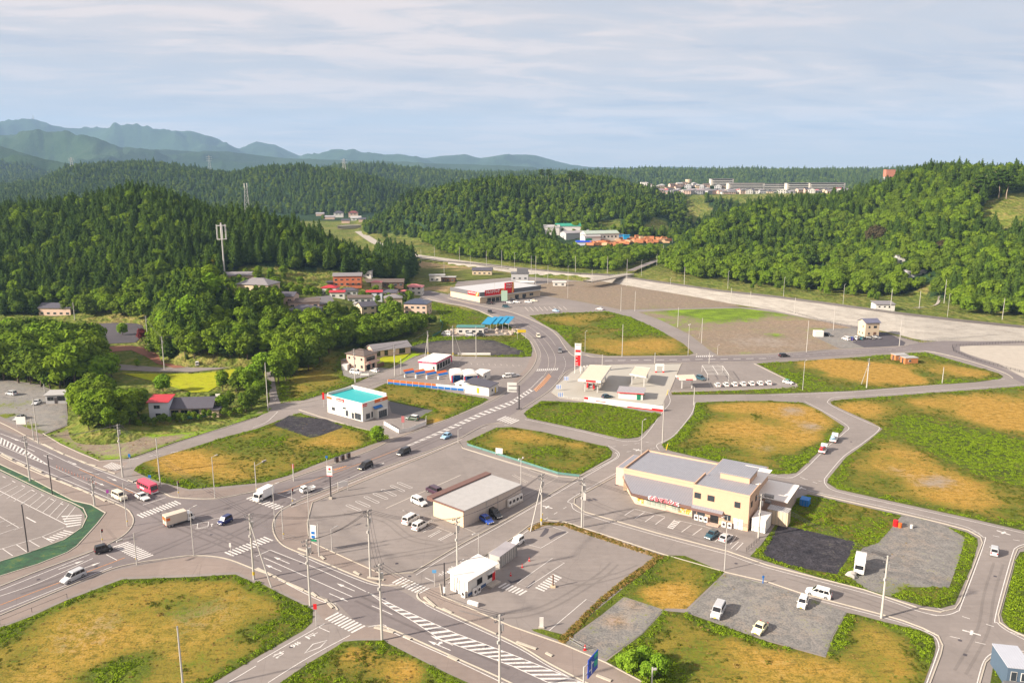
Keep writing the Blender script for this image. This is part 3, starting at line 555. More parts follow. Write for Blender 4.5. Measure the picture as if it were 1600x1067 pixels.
hatch([(1043,824),(1054,812)], [(1051,826),(1063,814)], 5, 0.5); line([(1043,824),(1054,812),(1063,814),(1051,826)], closed=True); line([(1142,857),(1154,846),(1161,848),(1150,859)], closed=True)
line([(-40,690),(0,716),(60,747),(96,767)][:0] or [(-60,745),(0,767),(55,795),(105,820)], w=0.2)
for i in range(11):
    f = i / 10; line([(-12 + 112 * f, 770 + 44 * f), (18 + 100 * f, 755 + 36 * f)], w=0.14)
for i in range(7):
    f = i / 6; line([(4 + 90 * f, 744 + 42 * f), (9 + 90 * f, 746.5 + 42 * f)], w=0.2)
hatch([(96,806),(105,826)], [(128,804),(126,822)], 5, 0.4); hatch([(100,828),(68,843)], [(118,832),(80,846)], 6, 0.4)
line([(0,858),(66,838),(100,824)], w=0.16); line([(66,838),(82,847)]); line([(45,844),(62,854)]); line([(25,850),(42,862)]); line([(4,857),(20,868)])
line([(-20,797),(0,807),(29,824),(0,834)], w=0.16)
for i in range(4): line([(-14 + 12 * i, 812 + 6 * i - 2), (0 + 12 * i, 806 + 5.5 * i)], w=0.12)
line([(41,808),(56,816)], w=0.3)
for i in range(12): line([(708 + i * 9.3, 566.0 + i * 0.35), (709 + i * 9.3, 568.4 + i * 0.35)], w=0.2, mb=faded)
for i in range(6): line([(800 + i * 1.2 + 2, 571 + i * 3.4), (816 + i * 1.0, 571.5 + i * 3.4)], w=0.14, mb=faded)
for i in range(5): line([(703 - i * 3, 570 + i * 2.2), (722 - i * 3, 571 + i * 2.2)], w=0.14, mb=faded)
for i in range(3): line([(775 - i * 4, 607 - i * 2), (784 - i * 3, 601 - i * 2)], w=0.14, mb=faded)
line([(760,598),(798,580)], w=0.2, mb=faded)
for i in range(9): line([(1112 + i * 13.6, 606 - i * 0.5), (1108 + i * 12.4, 597 - i * 0.35)], w=0.13, mb=faded)
line([(1120,569),(1145,592),(1192,588.5),(1200,592)], w=0.14, mb=faded)
for i in range(9): line([(826 + i * 7.5, 486.3 - i * 0.25), (820 + i * 7.5, 480 - i * 0.15)], w=0.5, mb=faded)
line([(800,483),(812,479),(870,474)], mb=faded, w=0.3); line([(835,484),(905,487)], mb=faded); line([(745,481),(800,486),(835,484)], mb=faded)
arcs = MB(); M_ARC = asphalt('tyre_worn_asphalt', (0.112, 0.098, 0.099), (0.168, 0.147, 0.147)); M_ARL = asphalt('tyre_worn_lot', (0.150, 0.132, 0.124), (0.225, 0.2, 0.188)); arcl = MB(); AZ = .0105
for l in ([(196,842),(250,822),(330,798),(400,776)],[(300,862),(350,842),(410,812),(450,784)],[(232,866),(290,842),(370,806),(430,776)],[(140,757),(200,782),(270,818),(340,846),(410,874)],[(165,752),(230,778),(300,812),(380,848),(450,878)],[(500,752),(570,722),(640,694),(700,668)],[(505,760),(575,730),(645,702),(705,676)],[(30,925),(90,905),(150,880)],[(560,935),(640,972),(720,1004),(800,1040)]):
    for o_ in (-.85, .85): AZ += .0006; line(l, w=.55, mb=arcs, z=AZ, sm=True, off=o_)
for l in ([(600,870),(650,862),(720,846),(800,806)],[(540,800),(600,812),(640,840),(690,850)],[(720,950),(780,962),(850,950),(930,905),(960,880)],[(900,770),(940,790),(1000,812),(1080,836)],[(850,760),(800,790),(740,824)],[(1000,905-20),(960,900),(900,910),(850,890)],[(1560,880),(1545,930),(1535,985),(1500,1050)],[(1230,900),(1330,930),(1430,966)],[(1000,815),(1100,846),(1200,878)]):
    for o_ in (-.8, .8): AZ -= .0006; line(l, w=.45, mb=arcl, z=AZ, sm=True, off=o_)
struct(arcs.build('tyre_wear', M_ARC)); struct(arcl.build('tyre_wear', M_ARL))
for px_, py_ in ((330,835),(250,800),(470,880),(600,935),(150,885),(545,745),(700,672),(860,775),(990,850),(1150,880),(1300,935),(1555,900),(1500,1000),(1330,690),(930,720),(640,900),(60,905),(760,1010),(455,1010),(620,880)):
    mb_ = MB(); mb_.tube((*g(px_, py_)[:2], .0), (*g(px_, py_)[:2], .024), .34, n=14); struct(mb_.build('manhole_cover', M_DARK))
struct(white.build('road_markings', M_WHITE)); struct(orange.build('orange_road_markings', M_ORANGE)); struct(faded.build('faded_road_markings', M_WLINE)); struct(kerbs.build('kerb', M_KERB)); struct(tar.build('tar_patches', M_DARK))

def field_mat(name, dry0, dry1, soil, pale, g0, g1, streak=0.55):
    m = newmat(name); t = NT(m); pos = t.a('ShaderNodeNewGeometry').outputs['Position']
    at = t.a('ShaderNodeAttribute', attribute_name='mask'); s = t.a('ShaderNodeSeparateColor'); t.l.new(at.outputs['Color'], s.inputs[0])
    n1 = t.noise(pos, 0.11, 5, 0.6); n2 = t.noise(pos, 0.55, 5, 0.65); n3 = t.noise(pos, 2.6, 4, 0.7)
    n5 = t.noise(pos, 0.2, 5, 0.6, w=4.0)
    def msk(a, k1, k2, k3, sharp, na=n1):
        v = t.m('MULTIPLY_ADD', t.m('SUBTRACT', na, 0.5), k1, t.m('MULTIPLY_ADD', t.m('SUBTRACT', n2, 0.5), k2, t.m('MULTIPLY_ADD', t.m('SUBTRACT', n3, 0.5), k3, t.m('SUBTRACT', a, 0.5))))
        return t.m('MULTIPLY_ADD', v, sharp, 0.5, clamp=True)
    gm = msk(s.outputs[0], 1.7, 2.0, 2.4, 2.2); om = msk(s.outputs[1], 1.6, 1.8, 1.8, 1.0, n5); pmk = msk(s.outputs[2], 1.0, 1.0, 0.6, 2.0)
    dry = t.ramp(t.m('MULTIPLY_ADD', n3, 0.6, t.m('MULTIPLY', n2, 0.4)), [(0.38, dry0), (0.56, dry1)])
    soilc = t.ramp(t.m('MULTIPLY_ADD', n3, 0.5, t.m('MULTIPLY', n2, 0.5)), [(0.40, (soil[0] * .55, soil[1] * .6, soil[2] * .8)), (0.50, soil), (0.60, (min(1, soil[0] * 1.12), soil[1] * 1.25, soil[2] * 2.2))])
    c = t.mix(om, dry, soilc); c = t.mix(pmk, c, pale)
    green = t.ramp(t.m('MULTIPLY_ADD', n3, 0.6, t.m('MULTIPLY', n1, 0.4)), [(0.36, (g0[0] * .6, g0[1] * .6, g0[2] * .6)), (0.46, g0), (0.60, g1)])
    c = t.mix(gm, c, green); mq = t.a('ShaderNodeMapping'); t.l.new(pos, mq.inputs[0]); mq.inputs['Rotation'].default_value = (0, 0, R(20)); mq.inputs['Scale'].default_value = (0.35, 1.3, 1); n6 = t.noise(mq.outputs[0], 1.0, 5, 0.7)
    c = t.mix(t.m('MULTIPLY', t.m('MULTIPLY_ADD', n6, -9.0, 4.3, clamp=True), streak), c, (0.06, 0.06, 0.012))
    t.out(c, 0.95, bump=t.m('ADD', n3, n2), bs=0.8, bd=0.12, spec=0.08); return m
M_FIELD = field_mat('field', (0.10, 0.098, 0.018), (0.27, 0.205, 0.034), (0.36, 0.212, 0.038), (0.29, 0.235, 0.18), (0.040, 0.062, 0.010), (0.13, 0.165, 0.018))
M_TAN = field_mat('tan_field', (0.24, 0.17, 0.09), (0.36, 0.26, 0.13), (0.42, 0.28, 0.14), (0.32, 0.27, 0.23), (0.075, 0.09, 0.02), (0.16, 0.19, 0.03))
M_BROWN = field_mat('brown_lot', (0.17, 0.135, 0.10), (0.235, 0.19, 0.145), (0.30, 0.21, 0.12), (0.30, 0.26, 0.23), (0.10, 0.15, 0.02), (0.22, 0.34, 0.02), 0.1)
M_GRAV = field_mat('gravel', (0.125, 0.122, 0.118), (0.225, 0.215, 0.205), (0.30, 0.20, 0.10), (0.26, 0.25, 0.24), (0.09, 0.11, 0.02), (0.17, 0.2, 0.03), 0.0)
M_BLACK = field_mat('dark_gravel', (0.020, 0.020, 0.026), (0.055, 0.052, 0.060), (0.08, 0.07, 0.06), (0.12, 0.105, 0.10), (0.05, 0.07, 0.01), (0.12, 0.16, 0.02), 0.0)
M_RICE = field_mat('crop', (0.26, 0.30, 0.01), (0.38, 0.38, 0.015), (0.3, 0.25, 0.03), (0.3, 0.3, 0.1), (0.16, 0.27, 0.01), (0.30, 0.40, 0.015))
SCAT = {'weed': [], 'dry': [], 'bright': []}; OVER = []
def plot(name, poly, mat, g0=0.3, edge=0.5, ew=3.0, o0=0.2, p0=0.0, blobs=(), z=0.03, dens=0.35, kind='weed', sm=False, edgedens=1.0, hmul=1.0):
    P = [g(*p) for p in poly]
    if sm: P = smooth(P, 4, True)
    ar = abs(sum(P[i].x * P[(i + 1) % len(P)].y - P[(i + 1) % len(P)].x * P[i].y for i in range(len(P)))) / 2
    step = max(1.3, math.sqrt(ar / 2600)); ring = []
    for i in range(len(P)):
        a, b = P[i], P[(i + 1) % len(P)]; k = max(1, int((b - a).length / step))
        for j in range(k): q = a.lerp(b, j / k); ring.append((q.x, q.y))
    ring = np.array(ring); x0, y0 = ring.min(0); x1, y1 = ring.max(0)
    gx, gy = np.meshgrid(np.arange(x0, x1, step), np.arange(y0, y1, step)); r_ = np.random.RandomState(3)
    gx = (gx + r_.uniform(-.3, .3, gx.shape) * step).ravel(); gy = (gy + r_.uniform(-.3, .3, gy.shape) * step).ravel()
    rl = [tuple(p) for p in ring]; k = inpoly(gx, gy, rl); gx, gy = gx[k], gy[k]
    def dist(X, Y):
        d = np.full(X.shape, 1e9)
        for i in range(len(P)):
            a = np.array(P[i][:2]); b = np.array(P[(i + 1) % len(P)][:2]); e = b - a; l2 = e @ e
            if l2 < 1e-9: continue
            t = np.clip(((X - a[0]) * e[0] + (Y - a[1]) * e[1]) / l2, 0, 1)
            d = np.minimum(d, np.hypot(X - a[0] - t * e[0], Y - a[1] - t * e[1]))
        return d
    BL = []
    for b in blobs:   # (px,py,rx_m,kind,amount)
        c = g(b[0], b[1]); BL.append((c.x, c.y, b[2], b[3], b[4]))
    def masks(X, Y):
        d = dist(X, Y); e = np.exp(-(d / ew) ** 2) * edge
        G = g0 + e; O = np.full(X.shape, o0) - e * 0.6; Pp = np.full(X.shape, p0) - e * 0.5
        wob = 1 + 0.35 * vnoise(X, Y, 0.12, 2, 2.0)
        for cx, cy, rr, kd, am in BL:
            f_ = np.exp(-((X - cx) ** 2 + (Y - cy) ** 2) / (rr * wob) ** 2) * am
            if kd == 'g': G = G + f_; O = O - f_ * .6
            elif kd == 'o': O = O + f_; G = G - f_ * .8
            elif kd == 'p': Pp = Pp + f_; G = G - f_ * .6
            elif kd == 'd': G = G - f_
        return G, O, Pp, d
    kx = dist(gx, gy) > step * 0.45; gx, gy = gx[kx], gy[kx]
    vs = [Vector(p) for p in ring] + [Vector((a, b)) for a, b in zip(gx, gy)]; nr = len(ring)
    r = delaunay_2d_cdt(vs, [], [list(range(nr))], 1, 1e-4)
    ov = np.array([(p.x, p.y) for p in r[0]])
    me = bpy.data.meshes.new(name); me.from_pydata([(a, b, z) for a, b in ov], [], [tuple(f) for f in r[2]])
    if me.polygons and me.polygons[0].normal.z < 0: me.flip_normals()
    G, O, Pp, d = masks(ov[:, 0], ov[:, 1])
    ca = me.color_attributes.new('mask', 'FLOAT_COLOR', 'POINT')
    ca.data.foreach_set('color', np.stack([G, O, Pp, np.ones_like(G)], -1).astype(np.float32).ravel())
    me.materials.append(mat); o = bpy.data.objects.new(name, me); COL.objects.link(o); struct(o)
    if z > .04: OVER.append([(p.x, p.y) for p in P])
    if dens > 0:
        far = np.mean(ov[:, 1]); dn = 1.5 * dens * min(1.0, (190 / max(far, 100)) ** 1.3)
        n = int(ar * dn * 2.2); X = r_.uniform(x0, x1, n * 2); Y = r_.uniform(y0, y1, n * 2); k = inpoly(X, Y, rl); X, Y = X[k], Y[k]
        G, O, Pp, d = masks(X, Y); nn = vnoise(X, Y, 0.25, 3, 5.0) * 0.55 + vnoise(X, Y, 0.06, 2, 1.0) * 0.35
        pr = np.clip((G + nn - np.clip(Pp, 0, 1) * .4 - 0.33) * 1.5, 0.0, 1) * (1 + .6 * edgedens * np.exp(-(d / ew) ** 2)); k = (r_.uniform(0, 1, len(X)) < pr) & (d > 0.35)
        sc_ = 0.74 * (0.45 + 0.75 * r_.uniform(0, 1, len(X)) ** 2) * np.clip(0.7 + 0.5 * G, 0.6, 1.35) * (1 + max(0, far - 190) / 400) * hmul
        for a, b, c_, e_ in zip(X[k], Y[k], sc_[k], G[k]):
            SCAT[kind if (kind != 'weed' or e_ < 0.66) else 'bright'].append((a, b, z, c_))
        k2 = (~k) & (r_.uniform(0, 1, len(X)) < 0.10) & (d > .3)
        for a, b, c_ in zip(X[k2], Y[k2], sc_[k2]): SCAT['dry'].append((a, b, z, c_ * 0.7))
    return o
F_ = plot
F_('field', [(-200,1060),(0,981),(50,962),(105,937),(190,905),(300,901),(368,897),(385,905),(397,911),(400,907),(432,924),(489,952),(488,972),(475,984),(400,1027),(330,1068),(200,1150),(-150,1150)], M_FIELD, 0.22, 0.75, 2.2, 0.30, 0.0,
   [(320,960,10,'p',.3),(130,985,8,'p',.35),(10,990,4,'g',.7),(460,960,5,'g',.9),(400,990,4,'g',.5),(200,1040,5,'g',.8),(290,945,6,'g',.3),(150,1020,7,'o',.3),(0,1040,6,'g',.3),(170,1060,4,'g',.8),(430,905,3,'g',.8)], dens=0.5)
F_('field', [(435,1068),(480,1037),(525,1010),(537,1002),(560,1000),(600,1000),(607,1005),(650,1027),(700,1052),(735,1068),(850,1130),(350,1130)], M_FIELD, 0.72, 0.35, 2.0, 0.1, 0, [(545,1020,4,'o',.6),(640,1035,4,'o',.7),(630,1055,4,'o',.5)], dens=0.7)
F_('field', [(1037,867),(1070,868),(1132,894),(1072,951),(1040,950),(1036,953),(975,932),(940,960),(905,985),(882,1003),(835,986),(830,983),(845,982),(884,992)], M_FIELD, 0.42, 0.45, 2.2, 0.3, 0, [(1055,940,6,'o',1.0),(1035,925,4,'o',.7),(1020,905,5,'g',.4)], dens=0.6)
F_('gravel_lot', [(975,932),(1036,952),(1005,988),(947,1029),(882,1005),(910,985)], M_GRAV, -0.1, 0.25, 1.0, 0.1, 0.3, [(965,970,2,'o',.7),(985,945,2,'o',.7),(930,985,2,'g',.4)], z=0.045, dens=0.05)
F_('gravel_lot', [(1132,896),(1200,913),(1250,929),(1322,956),(1300,994),(1290,1025),(1200,1000),(1072,956)], M_GRAV, -0.15, 0.35, 1.0, 0.0, 0.3, (), z=0.05, dens=0.05)
F_('field', [(1072,957),(1200,1002),(1290,1027),(1302,994),(1323,957),(1340,960),(1385,972),(1437,984),(1458,994),(1462,1010),(1460,1022),(1443,1068),(1430,1110),(1040,1130),(1000,1063),(947,1033),(1005,989),(1037,954)], M_FIELD, 0.38, 0.5, 2.5, 0.12, 0,
   [(1250,1040,8,'o',.7),(1180,1020,5,'o',.5),(1130,970,5,'g',.5),(1200,1005,4,'g',.6),(1420,1050,6,'o',.5),(1350,990,5,'d',.4),(1300,1000,3,'g',.7),(990,1035,5,'g',.9),(1020,1050,5,'g',.9),(1450,1010,4,'g',.6),(1310,975,3,'g',.7)], dens=0.75)
F_('field', [(1262,772),(1400,803),(1475,821),(1510,831),(1527,841),(1528,850),(1518,885),(1500,925),(1492,944),(1470,950),(1440,946),(1390,932),(1300,908),(1250,893),(1172,869),(1190,850),(1240,780)], M_FIELD, 0.70, 0.3, 2.0, 0.05, 0, [(1350,790,4,'o',.5),(1320,810,3,'o',.4)], dens=0.8)
F_('dark_gravel_lot', [(1217,819),(1280,833),(1337,847),(1325,872),(1308,897),(1250,887),(1190,869)], M_BLACK, -0.3, 0.2, 1.0, 0.0, 0.15, (), z=0.05, dens=0.0)
F_('gravel_lot', [(1408,806),(1440,810),(1482,824),(1508,840),(1500,870),(1483,918),(1420,917),(1392,932),(1355,921),(1332,905),(1340,868),(1348,856),(1372,848),(1393,825)], M_GRAV, -0.15, 0.3, 1.2, 0.0, 0.25, [(1400,925,5,'g',.5)], z=0.055, dens=0.05)
F_('field', [(1553,1033),(1566,1026),(1570,1040),(1562,1080),(1545,1080)], M_FIELD, 0.8, 0.2, 1, 0.1, dens=0.8)
F_('field', [(1610,860),(1594,862),(1588,872),(1564,960),(1568,972),(1580,983),(1620,998),(1850,1040),(1850,860)], M_FIELD, 0.95, 0.3, 2, 0.0, dens=1.0)
F_('field', [(1300,632),(1297,627),(1315,624),(1400,618),(1450,614),(1525,609),(1602,603),(1900,590),(2100,700),(1900,900),(1600,829),(1500,806),(1375,779),(1308,764),(1292,754),(1294,748),(1322,714),(1352,693),(1379,670),(1362,660),(1326,644)], M_FIELD, 0.50, 0.4, 4.0, 0.16, 0.0,
   [(1340,640,9,'o',1.1),(1370,665,8,'o',.7),(1400,700,13,'o',.8),(1440,740,12,'o',.7),(1500,760,10,'o',.5),(1520,790,8,'o',.8),(1560,640,16,'o',1.3),(1590,655,14,'o',1.0),(1450,630,6,'o',.7),(1480,690,22,'g',.6),(1560,720,22,'g',.5),(1550,800,8,'g',.5),(1450,755,4,'p',.7),(1475,750,4,'p',.6),(1400,735,5,'p',.4),(1395,750,6,'g',.3),(1420,660,8,'g',.3)], dens=0.55)
F_('field', [(1087,629),(1125,627),(1200,626),(1255,629),(1282,642),(1320,667),(1315,675),(1291,694),(1276,709),(1244,739),(1215,741),(1186,738),(1137,724),(1125,722),(1050,705),(1037,700),(1034,694),(1056,680),(1083,647)], M_FIELD, 0.26, 0.85, 4.0, 0.32, 0.0,
   [(1180,635,14,'o',.8),(1270,650,12,'o',.9),(1250,680,10,'o',.6),(1150,672,10,'o',.6),(1240,640,6,'p',.7),(1265,665,6,'p',.7),(1190,700,6,'p',.4),(1120,700,9,'g',.5),(1230,720,8,'g',.5),(1195,650,8,'g',.6),(1110,650,7,'g',.5)], dens=0.5)
F_('field', [(818,646),(828,638),(846,626),(912,629),(950,632.5),(987,640),(1034,647),(1015,667),(998,683),(985,685),(970,685),(900,669),(824,653)], M_FIELD, 0.80, 0.2, 2, 0.05, dens=0.8)
F_('field', [(729,690),(775,668),(800,667),(850,675),(900,687),(950,698),(957,706),(955,714),(907,741),(872,738),(800,717),(735,695)], M_FIELD, 0.52, 0.4, 2.5, 0.1, 0, [(800,685,8,'o',.4),(830,680,6,'o',.4),(905,695,4,'o',.5),(850,705,5,'g',.4)], dens=0.6)
F_('field', [(213,729),(225,722),(250,714),(300,699),(350,683),(400,670),(467,645),(520,659),(607,680),(608,685),(590,691),(500,723),(450,743),(410,754),(345,760),(295,764),(250,753),(225,743),(209,735)], M_FIELD, 0.42, 0.5, 2.6, 0.15, 0.0,
   [(270,715,8,'o',1.0),(320,725,7,'o',.6),(300,730,5,'o',.5),(225,735,4,'g',.6),(360,745,7,'o',.4),(510,690,8,'o',.6),(560,695,6,'o',.3),(430,690,8,'g',.4),(500,705,5,'g',.5),(290,755,6,'g',.5),(590,685,5,'g',.5),(350,700,8,'g',.3)], dens=0.65)
F_('dark_gravel_lot', [(426,664),(452,649),(510,655),(538,667),(500,681),(485,684)], M_BLACK, -0.2, 0.4, 1.0, 0.0, 0.1, (), z=0.05, dens=0.03)
F_('gravel_lot', [(70,680),(120,664),(160,672),(250,679),(300,675),(350,668),(400,640),(425,637),(418,645),(398,651),(350,667),(275,690),(250,699),(207,714),(190,717),(155,718),(125,706),(95,692)], M_BROWN, 0.12, 0.65, 2.0, 0.2, 0.3, [(350,672,4,'g',.5),(320,660,6,'g',.9),(270,668,6,'g',.9),(230,676,5,'g',.6),(390,650,4,'g',.5)], dens=0.4)
F_('field', [(574,612),(602,599),(660,605),(728,617),(758,622),(764,624),(750,632),(700,654),(666,664),(667,655),(652,654),(676,641),(640,634),(610,627)], M_FIELD, 0.45, 0.4, 2.5, 0.3, 0, [(680,658,4,'o',.8),(740,630,5,'g',.5)], dens=0.65)
F_('field', [(438,630),(436,612),(436,590),(440,572),(470,560),(500,550),(535,546),(545,552),(540,566),(535,578),(535,588),(552,594),(572,590),(540,604),(475,625)], M_FIELD, 0.45, 0.5, 4, 0.1, 0, [(500,590,8,'d',.3),(545,580,4,'o',.6)], dens=0.5)
F_('yard', [(535,579),(552,572),(590,574),(612,576),(597,582),(572,589),(552,592),(537,587)], M_CONC and M_GRAV, -.2, .2, 1, 0, .5, z=0.04, dens=0)
F_('crop_field', [(590,563),(600,556),(623,549),(643,550.5),(634,558),(622,566),(612,568)], M_RICE, 0.1, 0.2, 1, 0.1, dens=0); F_('crop_field', [(622,567.5),(635,559),(645,551.5),(657,553.5),(640,561),(627,569)], M_RICE, 0.8, 0, 1, 0, z=0.034, dens=0)
F_('crop_field', [(190,583),(250,584),(300,584),(345,580),(372,575),(368,590),(345,600),(325,612),(300,613),(265,603),(225,592)], M_RICE, 0.05, 0.3, 1.5, 0.1, dens=0)
F_('field', [(676,471),(702,478),(734,487),(765,495),(796,509),(812,520),(827,532),(832,545),(830,557),(815,558),(780,558),(702,556),(660,553),(640,549),(625,545),(640,537),(671,527),(690,512),(687,490),(672,480)], M_FIELD, 0.60, 0.2, 4, 0.1, 0,
   [(700,490,22,'g',.6),(720,500,12,'g',.4),(740,497,10,'o',.5),(810,545,12,'g',1.3),(825,550,8,'g',1),(690,535,14,'g',.8),(760,556,20,'o',.3),(700,556,20,'o',.3)], dens=0.45)
F_('dark_gravel_lot', [(632,545),(660,536),(690,532),(740,530),(772,532),(800,542),(818,549),(812,554),(770,555.5),(700,554),(655,551)], M_BLACK, -0.2, 0.3, 3, 0.1, 0.45, [(720,545,12,'p',.4)], z=0.05, dens=0)
F_('yard', [(690,518),(722,512),(745,513),(790,513),(806,519),(800,524),(740,526),(692,526)], M_GRAV, -.2, .2, 1, 0.3, .3, z=0.05, dens=0)
F_('field', [(827,493),(880,489),(950,486.5),(987,496),(1025,513),(1068,537),(1084,552),(1076,555),(1000,556),(950,556),(915,551),(893,542),(882,530),(870,518),(848,506)], M_FIELD, 0.42, 0.35, 8, 0.25, 0, [(900,500,20,'o',.3),(960,505,14,'g',.6),(985,525,12,'g',.4),(1040,535,20,'o',.5),(970,545,20,'o',.4),(880,515,10,'g',.6),(1010,515,14,'g',.4)], dens=0.5)
F_('brown_lot', [(837,446),(860,441),(887,440),(930,438.5),(958,442),(1012,452),(1075,462),(1145,475),(1157,479),(1100,481),(992,483.5),(972,484),(900,470),(837,460)], M_BROWN, -0.15, 0.15, 4, 0.15, 0, [(1020,480,10,'g',.3)], dens=0)
F_('brown_lot', [(997,487.5),(1070,483.5),(1157,481.5),(1210,488),(1270,499),(1330,512),(1320,519),(1275,519),(1270,525),(1312,545),(1300,545.5),(1200,552),(1122,555),(1110,548),(1078,523),(1032,500)], M_BROWN, -0.05, 0.15, 4, 0.25, 0.05,
   [(1095,487,20,'g',1.3),(1125,493,16,'g',1.2),(1170,485,26,'g',.6),(1230,490,30,'g',.5),(1220,500,16,'o',.5),(1300,507,14,'o',.5),(1060,508,16,'g',.4),(1210,525,6,'g',1.0),(1290,515,8,'g',.5),(1200,535,22,'p',.4)], dens=0)
F_('gravel_lot', [(1270,524),(1290,514),(1335,512),(1372,519),(1330,534),(1350,543),(1314,545)], M_GRAV, -.2, .25, 1.5, 0.0, .4, z=0.045, dens=0)
F_('field', [(1182,568),(1262,563),(1360,556.5),(1425,551),(1450,551),(1480,560),(1560,583),(1568,588),(1563,592),(1525,597),(1450,602),(1325,611),(1200,615.5),(1050,617),(1049,613),(1180,609),(1247,604),(1246,600)], M_FIELD, 0.62, 0.25, 5, 0.0, 0,
   [(1330,572,13,'o',1.6),(1290,567,8,'o',1.2),(1370,585,12,'o',1.6),(1410,590,10,'o',1.3),(1340,590,8,'o',1.0),(1390,578,8,'o',1),(1490,578,10,'o',.7),(1530,583,8,'o',.7),(1430,585,8,'g',.5),(1230,590,10,'g',.5)], dens=0.55)
F_('gravel_lot', [(-60,592),(0,594),(60,602),(102,620),(105,664),(65,678),(0,650),(-60,625)], M_GRAV, -0.1, 0.2, 2, 0.1, 0.5, [(20,632,8,'g',.5),(10,650,3,'g',1.2),(40,668,3,'g',1.2),(60,675,2,'g',1)], dens=0.1, z=0.03)
F_('field', [(640,399),(700,409),(760,418),(820,428),(815,431),(760,436),(715,438),(690,440),(640,430),(630,415)], M_TAN, 0.15, 0.1, 8, 0.5, 0, [(700,430,40,'g',.7),(770,432,30,'g',.6),(660,425,30,'g',.5)], dens=0)
F_('field', [(640,457),(655,450),(675,447),(712,446),(703,459),(672,454)], M_TAN, 0.2, 0.4, 3, 0.5, 0, dens=0)

V1 = [(824,825),(848,815.5),(882,817),(910,826),(1037,869),(1031,873),(905,831),(880,821),(851,820),(830,830)]; V2 = [(1037,868),(1032,873),(1000,898),(960,925),(925,955),(889,999),(880,1004),(873,1000),(915,958),(950,925),(990,895),(1025,870)]
F_('verge', V1, M_TAN, 0.0, 0.1, .5, 0.9, 0, dens=1.5, kind='dry', z=.034); F_('verge', V2, M_FIELD, 0.15, 0.2, .5, 0.3, 0, dens=0, kind='dry', z=.036)
for P_, n_ in ((V1, 500), (V2, 1300)):
    P = [g(*q) for q in P_]; rl = [(p.x, p.y) for p in P]; r_ = np.random.RandomState(9); a_ = np.array(rl); X = r_.uniform(a_[:, 0].min(), a_[:, 0].max(), n_ * 12); Y = r_.uniform(a_[:, 1].min(), a_[:, 1].max(), n_ * 12); k = inpoly(X, Y, rl)
    for i_, (x_, y_) in enumerate(list(zip(X[k], Y[k]))[:n_]): SCAT['dry' if i_ % 5 else 'weed'].append((x_, y_, .035, r_.uniform(.35, .6) if n_ < 600 else r_.uniform(.4, .75)))
for key in SCAT:
    if SCAT[key]:
        a_ = np.array(SCAT[key]); kx = np.zeros(len(a_), bool)
        for pl in OVER: kx |= inpoly(a_[:, 0], a_[:, 1], pl) & (a_[:, 2] < .04)
        SCAT[key] = [tuple(r_) for r_ in a_[~kx]]
def leafmat(name, a, b, c, trans=0.25):
    m = newmat(name); t = NT(m); oc = t.a('ShaderNodeTexCoord').outputs['Object']; rn = t.a('ShaderNodeObjectInfo').outputs['Random']
    base = t.mix(rn, a, b); n = t.noise(oc, 0.55, 3, 0.6, w=t.m('MULTIPLY', rn, 30.0)); n2 = t.noise(oc, 4.0, 2, 0.5)
    col = t.mix(t.m('MULTIPLY_ADD', n, 1.6, -0.35, clamp=True), base, c)
    col = t.mix(0.5, col, t.ramp(n2, [(0.3, 0.6), (0.7, 1.35)]), 'MULTIPLY')
    d = t.a('ShaderNodeBsdfDiffuse'); t.l.new(col, d.inputs[0]); tr = t.a('ShaderNodeBsdfTranslucent'); t.l.new(col, tr.inputs[0])
    mx = t.a('ShaderNodeMixShader'); mx.inputs[0].default_value = trans; t.l.new(d.outputs[0], mx.inputs[1]); t.l.new(tr.outputs[0], mx.inputs[2])
    o = t.a('ShaderNodeOutputMaterial'); t.l.new(mx.outputs[0], o.inputs[0]); return m
L_CON = leafmat('conifer_leaves', (0.020, 0.052, 0.013), (0.062, 0.105, 0.018), (0.09, 0.145, 0.020))
L_BRD = leafmat('broad_leaves', (0.030, 0.075, 0.016), (0.12, 0.175, 0.018), (0.155, 0.22, 0.022))
L_BRI = leafmat('bright_leaves', (0.11, 0.23, 0.015), (0.16, 0.27, 0.02), (0.22, 0.34, 0.03))
L_MID = leafmat('fresh_leaves', (0.075, 0.150, 0.014), (0.150, 0.225, 0.018), (0.19, 0.28, 0.022))
L_RED = leafmat('dark_red_leaves', (0.055, 0.05, 0.028), (0.07, 0.055, 0.03), (0.09, 0.075, 0.04))
L_PUR = leafmat('maroon_leaves', (0.10, 0.02, 0.03), (0.14, 0.03, 0.035), (0.2, 0.05, 0.05))
L_YEL = leafmat('yellow_leaves', (0.28, 0.26, 0.02), (0.34, 0.30, 0.02), (0.42, 0.38, 0.03))
L_WEED = leafmat('weed_leaves', (0.04, 0.060, 0.010), (0.10, 0.13, 0.014), (0.15, 0.165, 0.02), 0.2)
L_WBRI = leafmat('bright_weed_leaves', (0.09, 0.16, 0.010), (0.17, 0.26, 0.012), (0.24, 0.33, 0.02), 0.25)
L_DRY = leafmat('dry_leaves', (0.20, 0.15, 0.04), (0.28, 0.17, 0.05), (0.34, 0.24, 0.08), 0.15)
M_BARK = pm('bark', (0.10, 0.075, 0.055), 0.9, 0.3, 2.0)
M_PALEBARK = pm('pale_bark', (0.34, 0.27, 0.2), 0.9, 0.3, 2.0)
